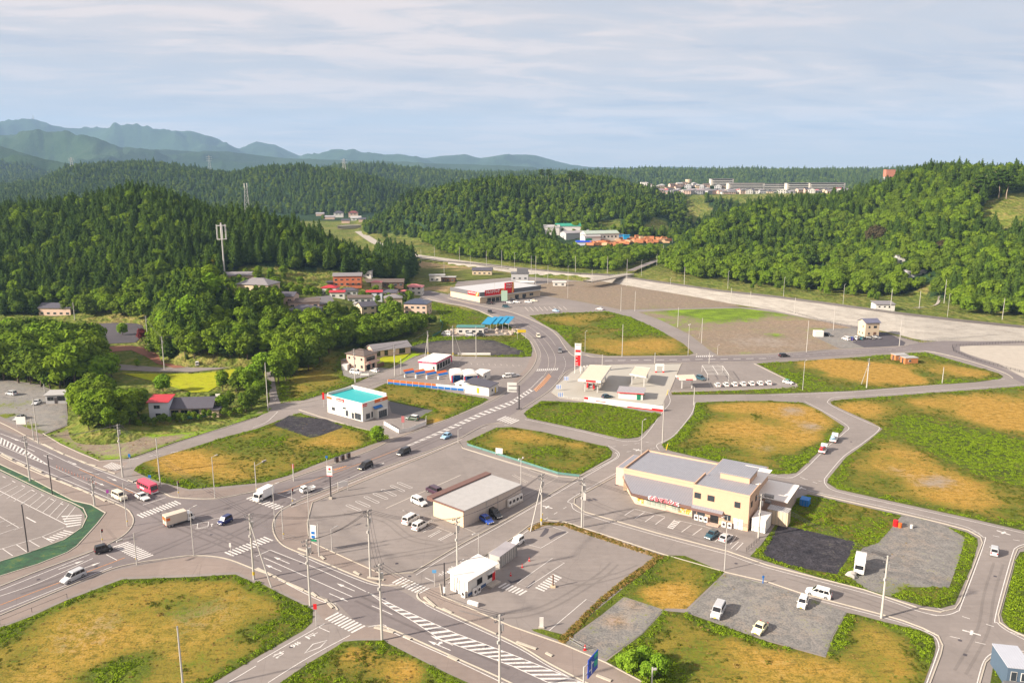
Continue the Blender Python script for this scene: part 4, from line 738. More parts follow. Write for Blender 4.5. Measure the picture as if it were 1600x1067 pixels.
def leaf(mb, p, nrm, s, r_, asp=0.75):
    n = (nrm + Vector((r_.uniform(-1, 1), r_.uniform(-1, 1), r_.uniform(-1, 1))) * 0.75).normalized()
    a = n.orthogonal().normalized(); a.rotate(Matrix.Rotation(r_.uniform(0, 6.28), 3, n)); b = n.cross(a); h = s / 2
    mb.face([p - a * h - b * h * asp * r_.uniform(.3, 1), p + a * h - b * h * asp * r_.uniform(.3, 1), p + a * h * r_.uniform(.3, 1) + b * h * asp, p - a * h * r_.uniform(.3, 1) + b * h * asp])
def blob(mb, c, rx, rz, r_, seg=8, rings=6, amp=0.22):
    i = len(mb.v); c = Vector(c); sd_ = Vector((r_.uniform(0, 50), r_.uniform(0, 50), 0))
    for a in range(rings + 1):
        th = math.pi * a / rings
        for k in range(seg):
            ph = 2 * math.pi * k / seg; d = Vector((math.sin(th) * math.cos(ph), math.sin(th) * math.sin(ph), math.cos(th)))
            f = 1 + amp * 2 * noise.noise(d * 1.7 + sd_); mb.v.append((c.x + d.x * rx * f, c.y + d.y * rx * f, c.z + d.z * rz * f))
    for a in range(rings):
        for k in range(seg):
            mb.f.append((i + a * seg + k, i + (a + 1) * seg + k, i + (a + 1) * seg + (k + 1) % seg, i + a * seg + (k + 1) % seg)); mb.mi.append(0)
def m_con(seed, h=15, r=3.3, n=620, ls=1.15):
    r_ = random.Random(seed); mb = MB(); z0 = h * r_.uniform(.10, .2); seg = 9; rings = 7; i = len(mb.v)
    def rp(t): return r * (1 - t) ** 0.60 * (0.55 + 0.45 * min(1, t * 5)) + 0.12
    ax = [(r_.uniform(-.3, .3), r_.uniform(-.3, .3)) for _ in range(rings + 1)]
    for a in range(rings + 1):
        t = a / rings
        for k in range(seg):
            ph = 2 * math.pi * k / seg; q = rp(t) * 0.70 * r_.uniform(.75, 1.15); mb.v.append((q * math.cos(ph) + ax[a][0] * (1 - t), q * math.sin(ph) + ax[a][1] * (1 - t), z0 + (h * 0.95 - z0) * t))
    for a in range(rings):
        for k in range(seg): mb.f.append((i + a * seg + k, i + a * seg + (k + 1) % seg, i + (a + 1) * seg + (k + 1) % seg, i + (a + 1) * seg + k)); mb.mi.append(0)
    for _ in range(n):
        t = 1 - math.sqrt(r_.random()) if r_.random() < .8 else r_.random(); ph = r_.uniform(0, 6.283); lob = 1 + 0.22 * math.sin(ph * 3 + seed) + 0.16 * math.sin(t * 34 + ph * 2)
        q = rp(t) * r_.uniform(.72, 1.12) * lob; p = Vector((q * math.cos(ph), q * math.sin(ph), z0 + (h - z0) * t - q * 0.18))
        leaf(mb, p, Vector((math.cos(ph), math.sin(ph), 0.9)), ls * (1.1 - .55 * t) * r_.uniform(.7, 1.3), r_)
    for k in range(4): leaf(mb, Vector((0, 0, h - .5 + k * .25)), Vector((1, 0, .2)), 0.8, r_, 1.6)
    return mb.mesh('conifer_crown', L_CON)
def m_brd(seed, h=11, r=4.4, n=800, ls=0.95, lobes=9, mat=None, flat=1.0):
    r_ = random.Random(seed); mb = MB(); C = []
    for k in range(lobes):
        a = k * 2.4 + r_.uniform(-.4, .4); q = r * 0.62 * math.sqrt(k / lobes) * r_.uniform(.85, 1.15); z = h * (0.80 - 0.42 * (q / r) ** 1.3 * r_.uniform(.6, 1.3)) if k else h * .78
        C.append((Vector((q * math.cos(a), q * math.sin(a), z)), r * r_.uniform(.34, .52)))
    C.append((Vector((0, 0, h * .5)), r * .62)); C.append((Vector((r * .3, -r * .3, h * .38)), r * .5)); C.append((Vector((-r * .3, r * .2, h * .36)), r * .5))
    for c, q in C: blob(mb, c, q * 0.82, q * 0.68 * flat, r_)
    tw = sum(q * q for c, q in C)
    for c, q in C:
        for _ in range(int(n * q * q / tw)):
            d = Vector((r_.gauss(0, 1), r_.gauss(0, 1), r_.gauss(0.35, 1))).normalized()
            leaf(mb, c + Vector((d.x * q, d.y * q, d.z * q * .85 * flat)) * r_.uniform(.85, 1.18), d + Vector((0, 0, .5)), ls * r_.uniform(.6, 1.3), r_)
    return mb.mesh('broadleaf_crown', mat or L_BRD)
def m_pine(seed, h=14, r=4.5, n=520):
    r_ = random.Random(seed); mb = MB()
    for k in range(9):
        a = k * 2.4; z = h * (.48 + .052 * k); q = r * (1 - .07 * k) * .55; c = Vector((q * math.cos(a) * (1 if k < 8 else .2), q * math.sin(a) * (1 if k < 8 else .2), z)); w_ = r * .48
        blob(mb, c, w_ * .85, w_ * .25, r_, 8, 4)
        for _ in range(n // 9):
            d = Vector((r_.gauss(0, 1), r_.gauss(0, 1), r_.gauss(.1, .7))).normalized()
            leaf(mb, c + Vector((d.x * w_, d.y * w_, d.z * w_ * .34)) * r_.uniform(.8, 1.15), Vector((0, 0, 1)) + d * .5, .9 * r_.uniform(.6, 1.3), r_)
    return mb.mesh('pine_crown', L_CON)
def m_trunk(h, r, seed, mat=None, limbs=4):
    r_ = random.Random(seed); mb = MB(); P = [Vector((r_.uniform(-.15, .15) * k, r_.uniform(-.15, .15) * k, h * k / 4 - (0.8 if k == 0 else 0))) for k in range(5)]
    for k in range(4): mb.tube(P[k], P[k + 1], r * (1 - .22 * k), r * (1 - .22 * (k + 1)), 7, caps=False)
    for k in range(limbs):
        a = k * 2.3; b = P[2].lerp(P[4], k / max(1, limbs)); mb.tube(b, b + Vector((math.cos(a) * h * .25, math.sin(a) * h * .25, h * .22)), r * .4, r * .12, 5, caps=False)
    return mb.mesh('trunk', mat or M_BARK)
CON = [(m_con(11 + k, h=(11.2, 14.5, 12.2, 15.0)[k], r=(3.7, 3.3, 4.0, 3.6)[k]), m_trunk(10, .32, k, limbs=0)) for k in range(4)]
BRD = [(m_brd(31 + k, h=10.5 + k * .7, r=4.0 + .35 * (k % 3), mat=(L_MID if k in (1, 3) else L_BRD)), m_trunk(7, .3, 20 + k)) for k in range(4)]
PIN = [(m_pine(51 + k), m_trunk(12, .28, 40 + k, M_PALEBARK, 5)) for k in range(2)]
CONL = [m_con(71 + k, h=11.3 + k, r=3.4, n=150, ls=1.8) for k in range(3)]
BRDL = [m_brd(81 + k, h=10.5, r=4.2, n=140, ls=1.7, lobes=4) for k in range(3)]
def tree(kind, crown, trunk, label, loc, s=1.0, group=None, cat='tree', sz=1.0):
    e = thing(kind, label, cat, loc, rnd.uniform(0, 6.28), group); e.scale = (s, s, s * sz)
    for nm, me in (('crown', crown), ('trunk', trunk)):
        o = bpy.data.objects.new(nm, me); COL.objects.link(o); o.parent = e
    return e
VILL = [(345,425),(400,415),(470,425),(520,425),(640,440),(660,470),(670,492),(640,500),(600,480),(560,490),(500,500),(440,500),(440,455),(400,470),(360,460)]
NOF = [[(848,352),(1045,352),(1045,392),(1000,396),(930,402),(880,392),(850,372)], VILL]
rs = np.random.RandomState(5)
def sample_forest():
    out = []
    bands = [(225,330,4.6),(330,450,5.0),(450,620,5.4),(620,850,6.6),(850,1300,8.0),(1300,2100,11.5),(2100,3300,17)]
    for y0, y1, s in bands:
        ys = np.arange(y0, y1, s); xs = np.arange(-0.74 * y1, 0.74 * y1, s)
        X, Y = np.meshgrid(xs, ys); X = (X + rs.uniform(-.45, .45, X.shape) * s).ravel(); Y = (Y + rs.uniform(-.45, .45, Y.shape) * s).ravel()
        k = np.abs(X / Y) < 0.72; X, Y = X[k], Y[k]; Z = terr(X, Y); px, py = proja(X, Y, Z)
        dl = np.interp(X / Y, lt[:, 0], lt[:, 1])
        zl_ = np.interp(X / Y, lt[:, 0], lt[:, 2]); wood = (Z > 0.9) & ~((Z < zl_ + 0.5) & (X / Y > lt[0, 0]))
        T = X / Y; plat = (T > tanaz(975, 303)) & (T < tanaz(1335, 303)) & (Y > 1235) & (Y < 1900); wood &= ~plat
        for poly, a, b in CLEAR: wood &= ~(inpoly(px, py, poly) & (Y > a) & (Y < b))
        wood &= ~(inpoly(px, py, NOF[0]) & (Y > 690) & (Y < 830)); wood &= ~(inpoly(px, py, NOF[1]) & (Y > 330) & (Y < 520))
        wood &= ~((Z > 8) & (Y > 745) & (Y < 815) & (T > tanaz(853, 370)) & (T < tanaz(1055, 378)))
        out.append(np.stack([X[wood], Y[wood], Z[wood], px[wood], py[wood], np.full(wood.sum(), s)], -1))
    return np.concatenate(out)
FS = sample_forest()
TA = FS[:, 0] / FS[:, 1]; ti = np.clip(((TA + 0.75) / 1.5 * 300).astype(int), 0, 299)
yg = np.exp(np.linspace(math.log(200), math.log(3400), 240)); hor = np.zeros((300, 240))
for i in range(300):
    tz = -0.75 + 1.5 * (i + .5) / 300; zz = terr(tz * yg, yg); hor[i] = np.maximum.accumulate((zz - H) / yg)
yi = np.clip(np.searchsorted(yg, FS[:, 1] - 12) - 1, 0, 239)
vis = (FS[:, 2] + 17 - H) / FS[:, 1] > hor[ti, yi] - 0.004
FS = FS[vis & (FS[:, 3] > -60) & (FS[:, 3] < 1660)]
def fill(poly, s, kind, smin=.7, smax=1.1, jz=0):
    P = [gt(*p) for p in poly]; rl = [(p.x, p.y) for p in P]; x0 = min(p[0] for p in rl); x1 = max(p[0] for p in rl); y0 = min(p[1] for p in rl); y1 = max(p[1] for p in rl)
    X, Y = np.meshgrid(np.arange(x0, x1, s), np.arange(y0, y1, s)); X = (X + rs.uniform(-.4, .4, X.shape) * s).ravel(); Y = (Y + rs.uniform(-.4, .4, Y.shape) * s).ravel()
    k = inpoly(X, Y, rl); X, Y = X[k], Y[k]; Z = terr(X, Y); return [(a, b, c, kind, rnd.uniform(smin, smax)) for a, b, c in zip(X, Y, Z)]
TR = []
for x, y, z, px, py, s in FS:
    nz_ = noise.noise(Vector((x * .012, y * .012, 3.3))) + 0.5 * noise.noise(Vector((x * .05, y * .05, 1.0)))
    if y < 460 and px < 230: pb = 0.85 if (py > 470) else 0.12
    elif y < 460 and px < 720: pb = 0.72 if px > 250 else 0.5
    elif px < 660 and y < 760: pb = 0.14
    elif px > 1030 and y < 620: pb = 0.72
    elif px > 1100 and y < 900: pb = 0.42 if py < 340 else 0.58
    else: pb = 0.5
    kd = 'b' if rnd.random() < pb + nz_ * 0.45 else 'c'
    sc0 = rnd.uniform(.72, 1.12) * (s / 10.0 if s > 9 else 1.0) * (1.0 if kd == 'c' else .95)
    if y < 300: sc0 *= 0.8
    TR.append((x, y, z, kd, sc0))
for poly, s, kd, a, b in (([(265,598),(300,606),(372,592),(372,570),(300,566),(262,560)][:0] or [(262,555),(300,564),(372,558),(405,552),(412,538),(360,535),(300,535),(262,535)], 4.2, 'b', .7, 1.0), ([(405,588),(438,590),(500,570),(520,550),(500,538),(440,545),(432,562)][:0] or [(432,606),(470,588),(520,560),(500,545),(436,560)], 5.0, 'b', .85, 1.2),
        ([(0,603),(60,607),(110,612),(150,600),(165,560),(150,548),(60,545),(-40,550),(-40,600)], 4.8, 'b', .95, 1.5), ([(320,640),(360,655),(412,640),(418,612),(395,600),(345,612)], 5.5, 'b', .6, .9), ([(455,560),(540,552),(640,530),(668,515),(660,500),(560,515),(470,530)], 4.6, 'b', .8, 1.1),
        ([(255,505),(268,535),(340,530),(345,500),(270,490)], 4.5, 'c', .9, 1.25), ([(640,520),(680,510),(672,490),(640,490)], 5, 'b', .7, 1.0), ([(110,700-25),(160,668),(225,655),(232,628),(160,625),(120,650)][:0] or [(118,650),(150,668),(228,655),(232,628),(160,622),(128,628)], 4.0, 'b', .6, .95),
        ([(0,645),(5,645),(5,646)], 50, 'b', 1, 1), ([(560,480),(630,500),(650,470),(640,455),(560,465)], 8, 'b', .4, .6), ([(345,470),(440,500),(500,480),(520,455),(440,425),(360,425)], 8.5, 'b', .4, .65),
        ([(238,562),(264,562),(275,522),(242,520)], 4.4, 'b', .8, 1.1), ([(585,420),(600,437),(640,440),(648,425),(635,410),(605,405)], 6.0, 'c', 1.1, 1.5), ([(235,634),(335,628),(335,622),(235,624)], 4.2, 'b', .5, .75), ([(650,372),(690,398),(780,409),(860,418),(960,425),(1008,411),(1040,399),(1040,391),(1000,397),(930,403),(850,388),(790,388),(720,380)], 7.0, 'b', .8, 1.15), ([(780,400),(900,412),(960,412),(930,403),(850,388)], 11, 'c', .9, 1.2),
        ([(1028,412),(1045,430),(1110,438),(1200,448),(1290,459),(1395,465),(1420,452),(1400,430),(1300,425),(1200,420),(1100,410),(1060,405)], 6.5, 'b', .75, 1.2), ([(1475,470),(1500,490),(1600,497),(1680,500),(1680,470),(1560,455)], 6, 'b', .6, 1.0), ([(1480,460),(1640,475),(1640,455),(1500,445)], 6.5, 'c', .8, 1.1),
        ([(395,470),(440,520),(470,515),(470,500),(420,470)], 5.5, 'c', .7, 1.0)):
    TR += fill(poly, s, kd, a, b)
AV = [(650,478,16),(546,443,14),(520,445,8),(395,437,20),(410,447,16),(475,470,12),(500,472,12),(585,470,12),(578,450,9),(616,443,10),(648,458,8),(560,478,9),(512,468,11),(596,480,8),(250,640,14),(300,640,20),(86,490,13),(1385,482,14),(1345,515,12),(86,622,14),(640,449,12),(375,520,0),(352,432,9),(600,447,12),(480,462,10)]
AVW = [(gt(a, b), r_) for a, b, r_ in AV]
ROADP = [[(186,569),(300,573),(372,564),(415,558),(428,560),(434,620),(440,633),(400,655),(416,640),(422,625),(414,568),(340,577),(250,581)], [(190,583),(300,584),(372,575),(368,590),(325,612),(225,592)], [(105,508),(222,503),(226,522),(205,537),(110,537)], [(150,548),(205,538),(262,565),(290,576),(245,570),(180,551)], [(228,655),(262,655),(335,645),(335,628),(230,630)],
         [(-100,600),(0,600),(60,606),(104,620),(108,664),(65,680),(-100,680)]]
def free(x, y, z):
    for p, r_ in AVW:
        if (p.x - x) ** 2 + (p.y - y) ** 2 < r_ * r_ * .3: return False
    px, py = proj(x, y, z)
    if y < 420:
        for q in ROADP:
            if inpoly(np.array([px]), np.array([py]), q)[0]: return False
    return True
TR = [t_ for t_ in TR if t_[1] > 460 or free(*t_[:3])]
LOS = [(356,440,446,430),(445,505,478,440),(500,548,464,455),(516,566,446,475),(572,632,451,475),(574,600,468,455),(632,666,460,455),(630,668,488,450),(565,592,490,430),(540,600,474,450),(74,92,484,500),(104,132,497,420),(1376,1392,478,500),(1262,1282,452,540),(1265,1290,415,640),(1420,1446,432,700),(1400,1415,410,760),
       (1398,1426,470,480),(850,880,372,790),(880,1052,379,800),(172,228,522,420),(186,262,604,310),(262,380,611,310),(200,290,565,330),(228,262,650,225),(262,340,645,230),(66,104,632,250),(540,620,560,330),(594,610,397,560),(345,358,440,440),(985,1022,420,620)]
LOSW = [(a, b, c, min(d, gt((a + b) / 2, c).y)) for a, b, c, d in LOS]
def low(t_):
    x, y, z, kd, s = t_; px, pb_ = proj(x, y, z); hw = 3.6 * s * F / y; ht = (12.5 if kd == 'b' else 17) * s
    for x0, x1, yb, Ym in LOSW:
        if y < Ym - 4 and px + hw > x0 and px - hw < x1:
            pt_ = proj(x, y, z + ht)[1]
            if pt_ < yb:
                k_ = (pb_ - yb) / max(1e-3, pb_ - pt_)
                k_ = max(k_, .24)
                if s * k_ < .1: return None
                s *= k_; ht *= k_
    return (x, y, z, kd, s)
TR = [q for q in (low(t_) for t_ in TR) if q]
TR.sort(key=lambda t_: t_[1])
def region(x, y, z):
    px, py = proj(x, y, z)
    if px < 235 and y < 420: return 'at the left roadside'
    if px < 720 and y < 480: return 'round the hillside village'
    if px < 660 and y < 760: return 'on the big left hill'
    if px > 1030 and y < 620: return 'at the foot of the right hill'
    if px > 1030 and y < 900: return 'on the right hill'
    return 'on the middle hill'
cnt = {'c': 0, 'b': 0}; FAR = {'c': [], 'b': [], 'cm': [], 'bm': []}; protos = {}
for x, y, z, kd, s in TR:
    if cnt[kd] < 290:
        i = cnt[kd]; cnt[kd] += 1; rg = region(x, y, z); cr, tk = (CON if kd == 'c' else BRD)[i % 4]
        if kd == 'c': e = tree('conifer_tree', cr, tk, 'dark green pointed conifer ' + rg, (x, y, z), s, 'conifers ' + rg)
        else: e = tree('broadleaf_tree', cr, tk, 'round leafy green tree ' + rg, (x, y, z), s, 'leafy trees ' + rg)
        if i < 4: protos[kd, i] = e
    elif y < 900: FAR[kd + 'm'].append((x, y, z, s))
    else: FAR[kd].append((x, y, z, s))
print('trees', len(TR), {k: len(v_) for k, v_ in FAR.items()})
def gn_scatter(name, pts, objs, sz=1.0, tilt=0.0, seed=1):
    """one point mesh; each group of points carries one of the given meshes"""
    ptm = bpy.data.meshes.new(name); n = len(pts); arr = np.array([p[:3] for p in pts], np.float32)
    ptm.vertices.add(n); ptm.vertices.foreach_set('co', arr.ravel()); r_ = np.random.RandomState(seed)
    a = ptm.attributes.new('scl', 'FLOAT_VECTOR', 'POINT'); s = np.array([p[3] for p in pts], np.float32)
    a.data.foreach_set('vector', np.stack([s * r_.uniform(.85, 1.2, n), s * r_.uniform(.85, 1.2, n), s * sz * r_.uniform(.85, 1.15, n)], -1).astype(np.float32).ravel())
    b = ptm.attributes.new('rot', 'FLOAT_VECTOR', 'POINT'); b.data.foreach_set('vector', np.stack([r_.uniform(-tilt, tilt, n), r_.uniform(-tilt, tilt, n), r_.uniform(0, 6.28, n)], -1).astype(np.float32).ravel())
    o = bpy.data.objects.new(name, ptm); COL.objects.link(o)
    ng = bpy.data.node_groups.new(name, 'GeometryNodeTree'); ng.interface.new_socket('Geometry', in_out='INPUT', socket_type='NodeSocketGeometry'); ng.interface.new_socket('Geometry', in_out='OUTPUT', socket_type='NodeSocketGeometry')
    gi = ng.nodes.new('NodeGroupInput'); go = ng.nodes.new('NodeGroupOutput'); jn = ng.nodes.new('GeometryNodeJoinGeometry')
    rot = ng.nodes.new('GeometryNodeInputNamedAttribute'); rot.data_type = 'FLOAT_VECTOR'; rot.inputs[0].default_value = 'rot'
    scl = ng.nodes.new('GeometryNodeInputNamedAttribute'); scl.data_type = 'FLOAT_VECTOR'; scl.inputs[0].default_value = 'scl'
    for ob in objs:
        oi = ng.nodes.new('GeometryNodeObjectInfo'); oi.transform_space = 'ORIGINAL'; oi.inputs['Object'].default_value = ob; oi.inputs['As Instance'].default_value = True
        ip = ng.nodes.new('GeometryNodeInstanceOnPoints'); ng.links.new(gi.outputs[0], ip.inputs['Points']); ng.links.new(oi.outputs['Geometry'], ip.inputs['Instance'])
        ng.links.new(rot.outputs[0], ip.inputs['Rotation']); ng.links.new(scl.outputs[0], ip.inputs['Scale']); ng.links.new(ip.outputs[0], jn.inputs[0])
    ng.links.new(jn.outputs[0], go.inputs[0]); md = o.modifiers.new('scatter', 'NODES'); md.node_group = ng
    o['kind'] = 'stuff'; return o
for key, PR, nm, lb in (('cm', [protos['c', i].children[0] for i in range(4)], 'conifer_forest', 'dark conifer wood covering the slopes of the hills'), ('bm', [protos['b', i].children[0] for i in range(4)], 'broadleaf_forest', 'leafy green wood mixed among the conifers on the slopes')):
    for i in range(4):
        p = FAR[key][i::4]
        if p: o = gn_scatter(nm, p, [PR[i]], seed=i); o['label'] = lb; o['category'] = 'forest'
def lone(me, kind, label, px, py, s):
    p = gt(px, py); e = thing(kind, label, 'tree', p, 0.3); e.scale = (s, s, s); o = bpy.data.objects.new('crown', me); COL.objects.link(o); o.parent = e; t_ = bpy.data.objects.new('trunk', BRD[0][1]); COL.objects.link(t_); t_.parent = e; return o
lowc = [lone(CONL[k], 'conifer_tree', 'pointed conifer standing on the far valley side, ' + d_, px, py, 1) for k, (px, py, d_) in enumerate(((478,336,'left of the two distant houses'),(700,392,'at the foot of the middle hill'),(602,372,'by the bend of the valley road')))]
lowb = [lone(BRDL[k], 'broadleaf_tree', 'small round tree standing on the far valley side, ' + d_, px, py, 1) for k, (px, py, d_) in enumerate(((505,345,'below the distant houses'),(760,398,'at the foot of the middle hill'),(820,405,'in front of the sawmill wood')))]
for key, PR, nm, lb in (('c', lowc, 'conifer_forest', 'hazy conifer wood on the hills far behind'), ('b', lowb, 'broadleaf_forest', 'hazy leafy wood on the hills far behind')):
    for i in range(3):
        p = FAR[key][i::3]
        if p: o = gn_scatter(nm, p, [PR[i]], seed=9 + i); o['label'] = lb; o['category'] = 'forest'
def one(kind, me, px, py, label, s, trunk=None, sz=1.0):
    return tree(kind, me, trunk or BRD[0][1], label, gt(px, py), s, sz=sz)
BRI = [m_brd(91 + k, 10.5, 4.4, 900, .95, 9, L_BRI) for k in range(2)]
for px, py, s, lb in ((300,510,1.35,'tall bright green tree rising above the dark conifers'),(262,525,1.2,'bright green tree at the left edge of the dark grove'),(330,470,1.25,'fresh green tree just left of the round antenna pole'),(192,524,.62,'slender pale green tree beside the old parking lot'),(60,560,1.5,'wide bright green tree above the left gravel lot'),(20,540,1.3,'fresh green tree at the left edge of the photo'),
                      (155,600,1.1,'bright green tree on the grassy bank by the hut'),(175,590,1.0,'lighter green tree beside the bank behind the hut'),(395,605,.9,'light green tree right of the yellow crop field'),(412,590,1.0,'spreading green tree by the side road junction'),(437,545,.8,'small bright tree in front of the village grove'),(255,613,.7,'bright tree behind the red roofed house')):
    one('broadleaf_tree', BRI[int(px) % 2], px, py, lb, s)
yel = m_brd(101, 9, 4.0, 700, .9, 8, L_YEL)
one('broadleaf_tree', yel, 1230, 418, 'yellow green tree in front of the right hill', 1.0); one('broadleaf_tree', yel, 332, 425, 'yellowish bamboo-like tree beside the antenna pole', .8)
dk = m_brd(102, 13, 6.5, 1200, 1.0, 11, L_RED)
one('broadleaf_tree', dk, 1368, 388, 'large dark brownish tree on the right hill', 1.35); one('broadleaf_tree', dk, 1310, 452, 'dark brownish spreading tree beyond the river wall', .8); one('broadleaf_tree', dk, 1470, 400, 'brownish tree in the hollow of the right hill', .85)
mar = m_brd(103, 5, 2.3, 400, .6, 6, L_PUR)
one('broadleaf_tree', mar, 222, 532, 'small maroon tree beside the red path', 1.2); one('broadleaf_tree', mar, 351, 602, 'small maroon leaved tree by the crop field', .9)
pm1 = PIN[0]
for px, py, s, lb in ((1528,318,1.5,'tall pine with bare pale trunk at the edge of the clearing'),(1560,310,1.6,'forked pine with pale trunk on the ridge clearing'),(1572,312,1.5,'pine beside the forked pine on the ridge clearing')): one('pine_tree', pm1[0], px, py, lb, s, pm1[1])
for k, (px, py) in enumerate(((890,286),(898,287),(908,286),(640,318),(652,314),(628,324),(846,283),(857,283))):
    tree('pine_tree', PIN[k % 2][0], PIN[k % 2][1], 'tall thin pine on the crest of the middle hill', at_depth(px, py, 1200 if px > 800 else 1040), 1.3, 'pines on the crest of the middle hill')
for px, py, s, lb in ((590,692,.52,'round green bush beside the white low wall'),(215,573,.3,'small dark shrub between road and path'),(1003,622,.2,'dark bush at the corner of the fuel station')): one('bush', BRI[0], px, py, lb, s)['category'] = 'bush'
for k, (px, py, s) in enumerate(((1005,1040,.34),(985,1050,.40),(1030,1055,.38),(1012,1062,.32),(970,1045,.28))): tree('bush', BRI[k % 2], BRD[k % 4][1], 'leafy green bush in the overgrown corner by the blue road sign', g(px, py, .03), s, 'bushes in the overgrown corner', 'bush')
for k in range(22):
    f_ = k / 21; px = 210 + 165 * f_; py = 668 - 18 * f_ + 3 * math.sin(k * 2.1)
    tree('bush', BRD[k % 4][0], BRD[k % 4][1], 'green bush in the thick hedge below the red roofed house', g(px, py - 2, 0), rnd.uniform(.2, .3), 'bushes of the hedge below the red roofed house', 'bush')
for k, (px, py) in enumerate(((330,402),(318,408))): pass
for k in range(46):
    px = 1175 + (k * 37) % 330; py = 452 - (k * 13) % 16 + (px - 1175) * .095 - (8 if px > 1380 else 0)
    if 1405 < px < 1480: continue
    tree('bush', BRD[k % 4][0], BRD[k % 4][1], 'bright green bush at the foot of the wooded right hill', gt(px, py), rnd.uniform(.35, .6), 'bushes at the foot of the right hill', 'bush')
def m_tuft(seed, mat, n=30, w=.6, h=.55, s=.27):
    r_ = random.Random(seed); mb = MB()
    for _ in range(n):
        a = r_.uniform(0, 6.28); q = w * math.sqrt(r_.random()); z = h * (1 - (q / w) ** 2 * .6) * r_.uniform(.35, 1.0)
        leaf(mb, Vector((q * math.cos(a), q * math.sin(a), z)), Vector((math.cos(a) * .6, math.sin(a) * .6, .9)), s * r_.uniform(.7, 1.3), r_, .6)
    return mb.mesh('weed_clump', mat)
for kind, mat, h in (('weed', L_WEED, .4), ('bright', L_WBRI, .38), ('dry', L_DRY, .3)):
    for v_ in range(2):
        pts = SCAT[kind][v_::2]
        if not pts: continue
        o = bpy.data.objects.new('weed_clump', m_tuft(5 + v_, mat, h=h)); COL.objects.link(o)
        q = {'weed': ((560,1030),(1200,1035)), 'bright': ((455,950),(1590,930)), 'dry': ((250,960),(1150,1040))}[kind][v_]
        o.location = g(q[0], q[1], .03)
        tag(o, {'weed': 'low olive weed clump in the ', 'bright': 'bright green weed clump in the ', 'dry': 'dry orange weed clump in the '}[kind] + ('bottom centre field' if q[0] == 560 else 'field edge left of the stop crossing' if q[0] == 455 else 'bottom left field' if q[0] == 250 else 'field right of the gravel lot' if q[0] == 1200 else 'verge at the right edge of the photo' if q[0] == 1590 else 'field below the gravel lot'), 'weed')
        s_ = gn_scatter('weeds', pts, [o], tilt=.15, seed=v_); s_['label'] = 'weeds and rough grass growing over the empty plots'; s_['category'] = 'weeds'
print('weeds', {k: len(v_) for k, v_ in SCAT.items()})
M_WALL = pm('white_wall', (0.62, 0.60, 0.56), 0.7, 0.10, 0.6)
M_RAIL = pm('grey_steel', (0.28, 0.28, 0.28), 0.5, 0.15, 2.0, 0.3)
M_DARKM = pm('dark_metal', (0.045, 0.04, 0.045), 0.5, 0.2, 2.0)
M_LEV = newmat('revetment'); t = NT(M_LEV); pos = t.a('ShaderNodeNewGeometry').outputs['Position']
mp = t.a('ShaderNodeMapping'); t.l.new(pos, mp.inputs[0]); mp.inputs['Scale'].default_value = (0.10, 0.10, 1.6)
f_ = t.m('MULTIPLY_ADD', t.noise(mp.outputs[0], 1.0, 5, 0.65), 0.6, t.m('MULTIPLY', t.noise(pos, 1.3, 5, 0.7), 0.4))
t.out(t.ramp(f_, [(0.36, (0.24, 0.22, 0.195)), (0.5, (0.33, 0.305, 0.27)), (0.62, (0.40, 0.37, 0.33))]), 0.9, bump=t.noise(pos, 1.3, 5, 0.7), bs=0.6, bd=0.3)
LOW = [(640,404.5),(700,414),(754,420),(803,427),(900,434),(940,440),(1000,450),(1075,462),(1145,475),(1200,483.5),(1275,500),(1332,510),(1375,516),(1440,532),(1500,534),(1600,534),(1900,570)]
lx = np.array([p[0] for p in LOW]); ly = np.array([p[1] for p in LOW]); tx = np.array([p[0] for p in LEV]); ty = np.array([p[1] for p in LEV]); tz_ = np.array([p[2] for p in LEV])
def levmesh(xs):
    mb = MB(); rows = []
    for x in xs:
        a = g(x, float(np.interp(x, lx, ly)), -0.1); zt = float(np.interp(x, tx, tz_)); b = g(x, float(np.interp(x, tx, ty)), zt + 0.25)
        c = Vector((b.x, b.y + 1.1, b.z)); rows.append((a, a.lerp(b, .5) , b, c))
    for i in range(len(rows) - 1):
        for k in range(3): mb.face([rows[i][k], rows[i + 1][k], rows[i + 1][k + 1], rows[i][k + 1]])
    return mb
tag(levmesh(np.linspace(700, 1900, 80)).build('river_wall', M_LEV), 'long pale concrete slope along the far side of the river', 'river wall')
TP = [g(float(x), float(np.interp(x, tx, ty)), float(np.interp(x, tx, tz_)) + .2) for x in np.linspace(700, 1900, 80)]; mb = MB()
for a, b_ in zip(TP[:-1], TP[1:]):
    dz = Vector((0, 0, 1.3)); dy = Vector((0, .5, 0)); a, b_ = a + Vector((0, .2, 0)), b_ + Vector((0, .2, 0))
    mb.face([a, b_, b_ + dz, a + dz]); mb.face([a + dz, b_ + dz, b_ + dz + dy, a + dz + dy]); mb.face([a + dy, b_ + dy, b_ + dz + dy, a + dz + dy])
tag(mb.build('parapet_wall', pm('parapet_grey', (0.10, 0.09, 0.088), .85, .2, .5)), 'low dark grey wall running along the top of the pale river slope', 'wall')
top = [g(float(x), float(np.interp(x, tx, ty)), float(np.interp(x, tx, tz_)) + .02) for x in np.linspace(650, 1900, 60)]
mb = MB(); P = [Vector((p.x, p.y + 3.6, p.z)) for p in top]
for i in range(len(P) - 1): mb.face([(P[i].x, P[i].y - 2.4, P[i].z + .05), (P[i+1].x, P[i+1].y - 2.4, P[i+1].z + .05), (P[i+1].x, P[i+1].y + 3.2, P[i+1].z + .05), (P[i].x, P[i].y + 3.2, P[i].z + .05)])
struct(mb.build('bank_road', M_LOT))
e = thing('railing', 'dark railing along the top of the river wall', 'railing', top[0]); mb = MB(); pp = MB()
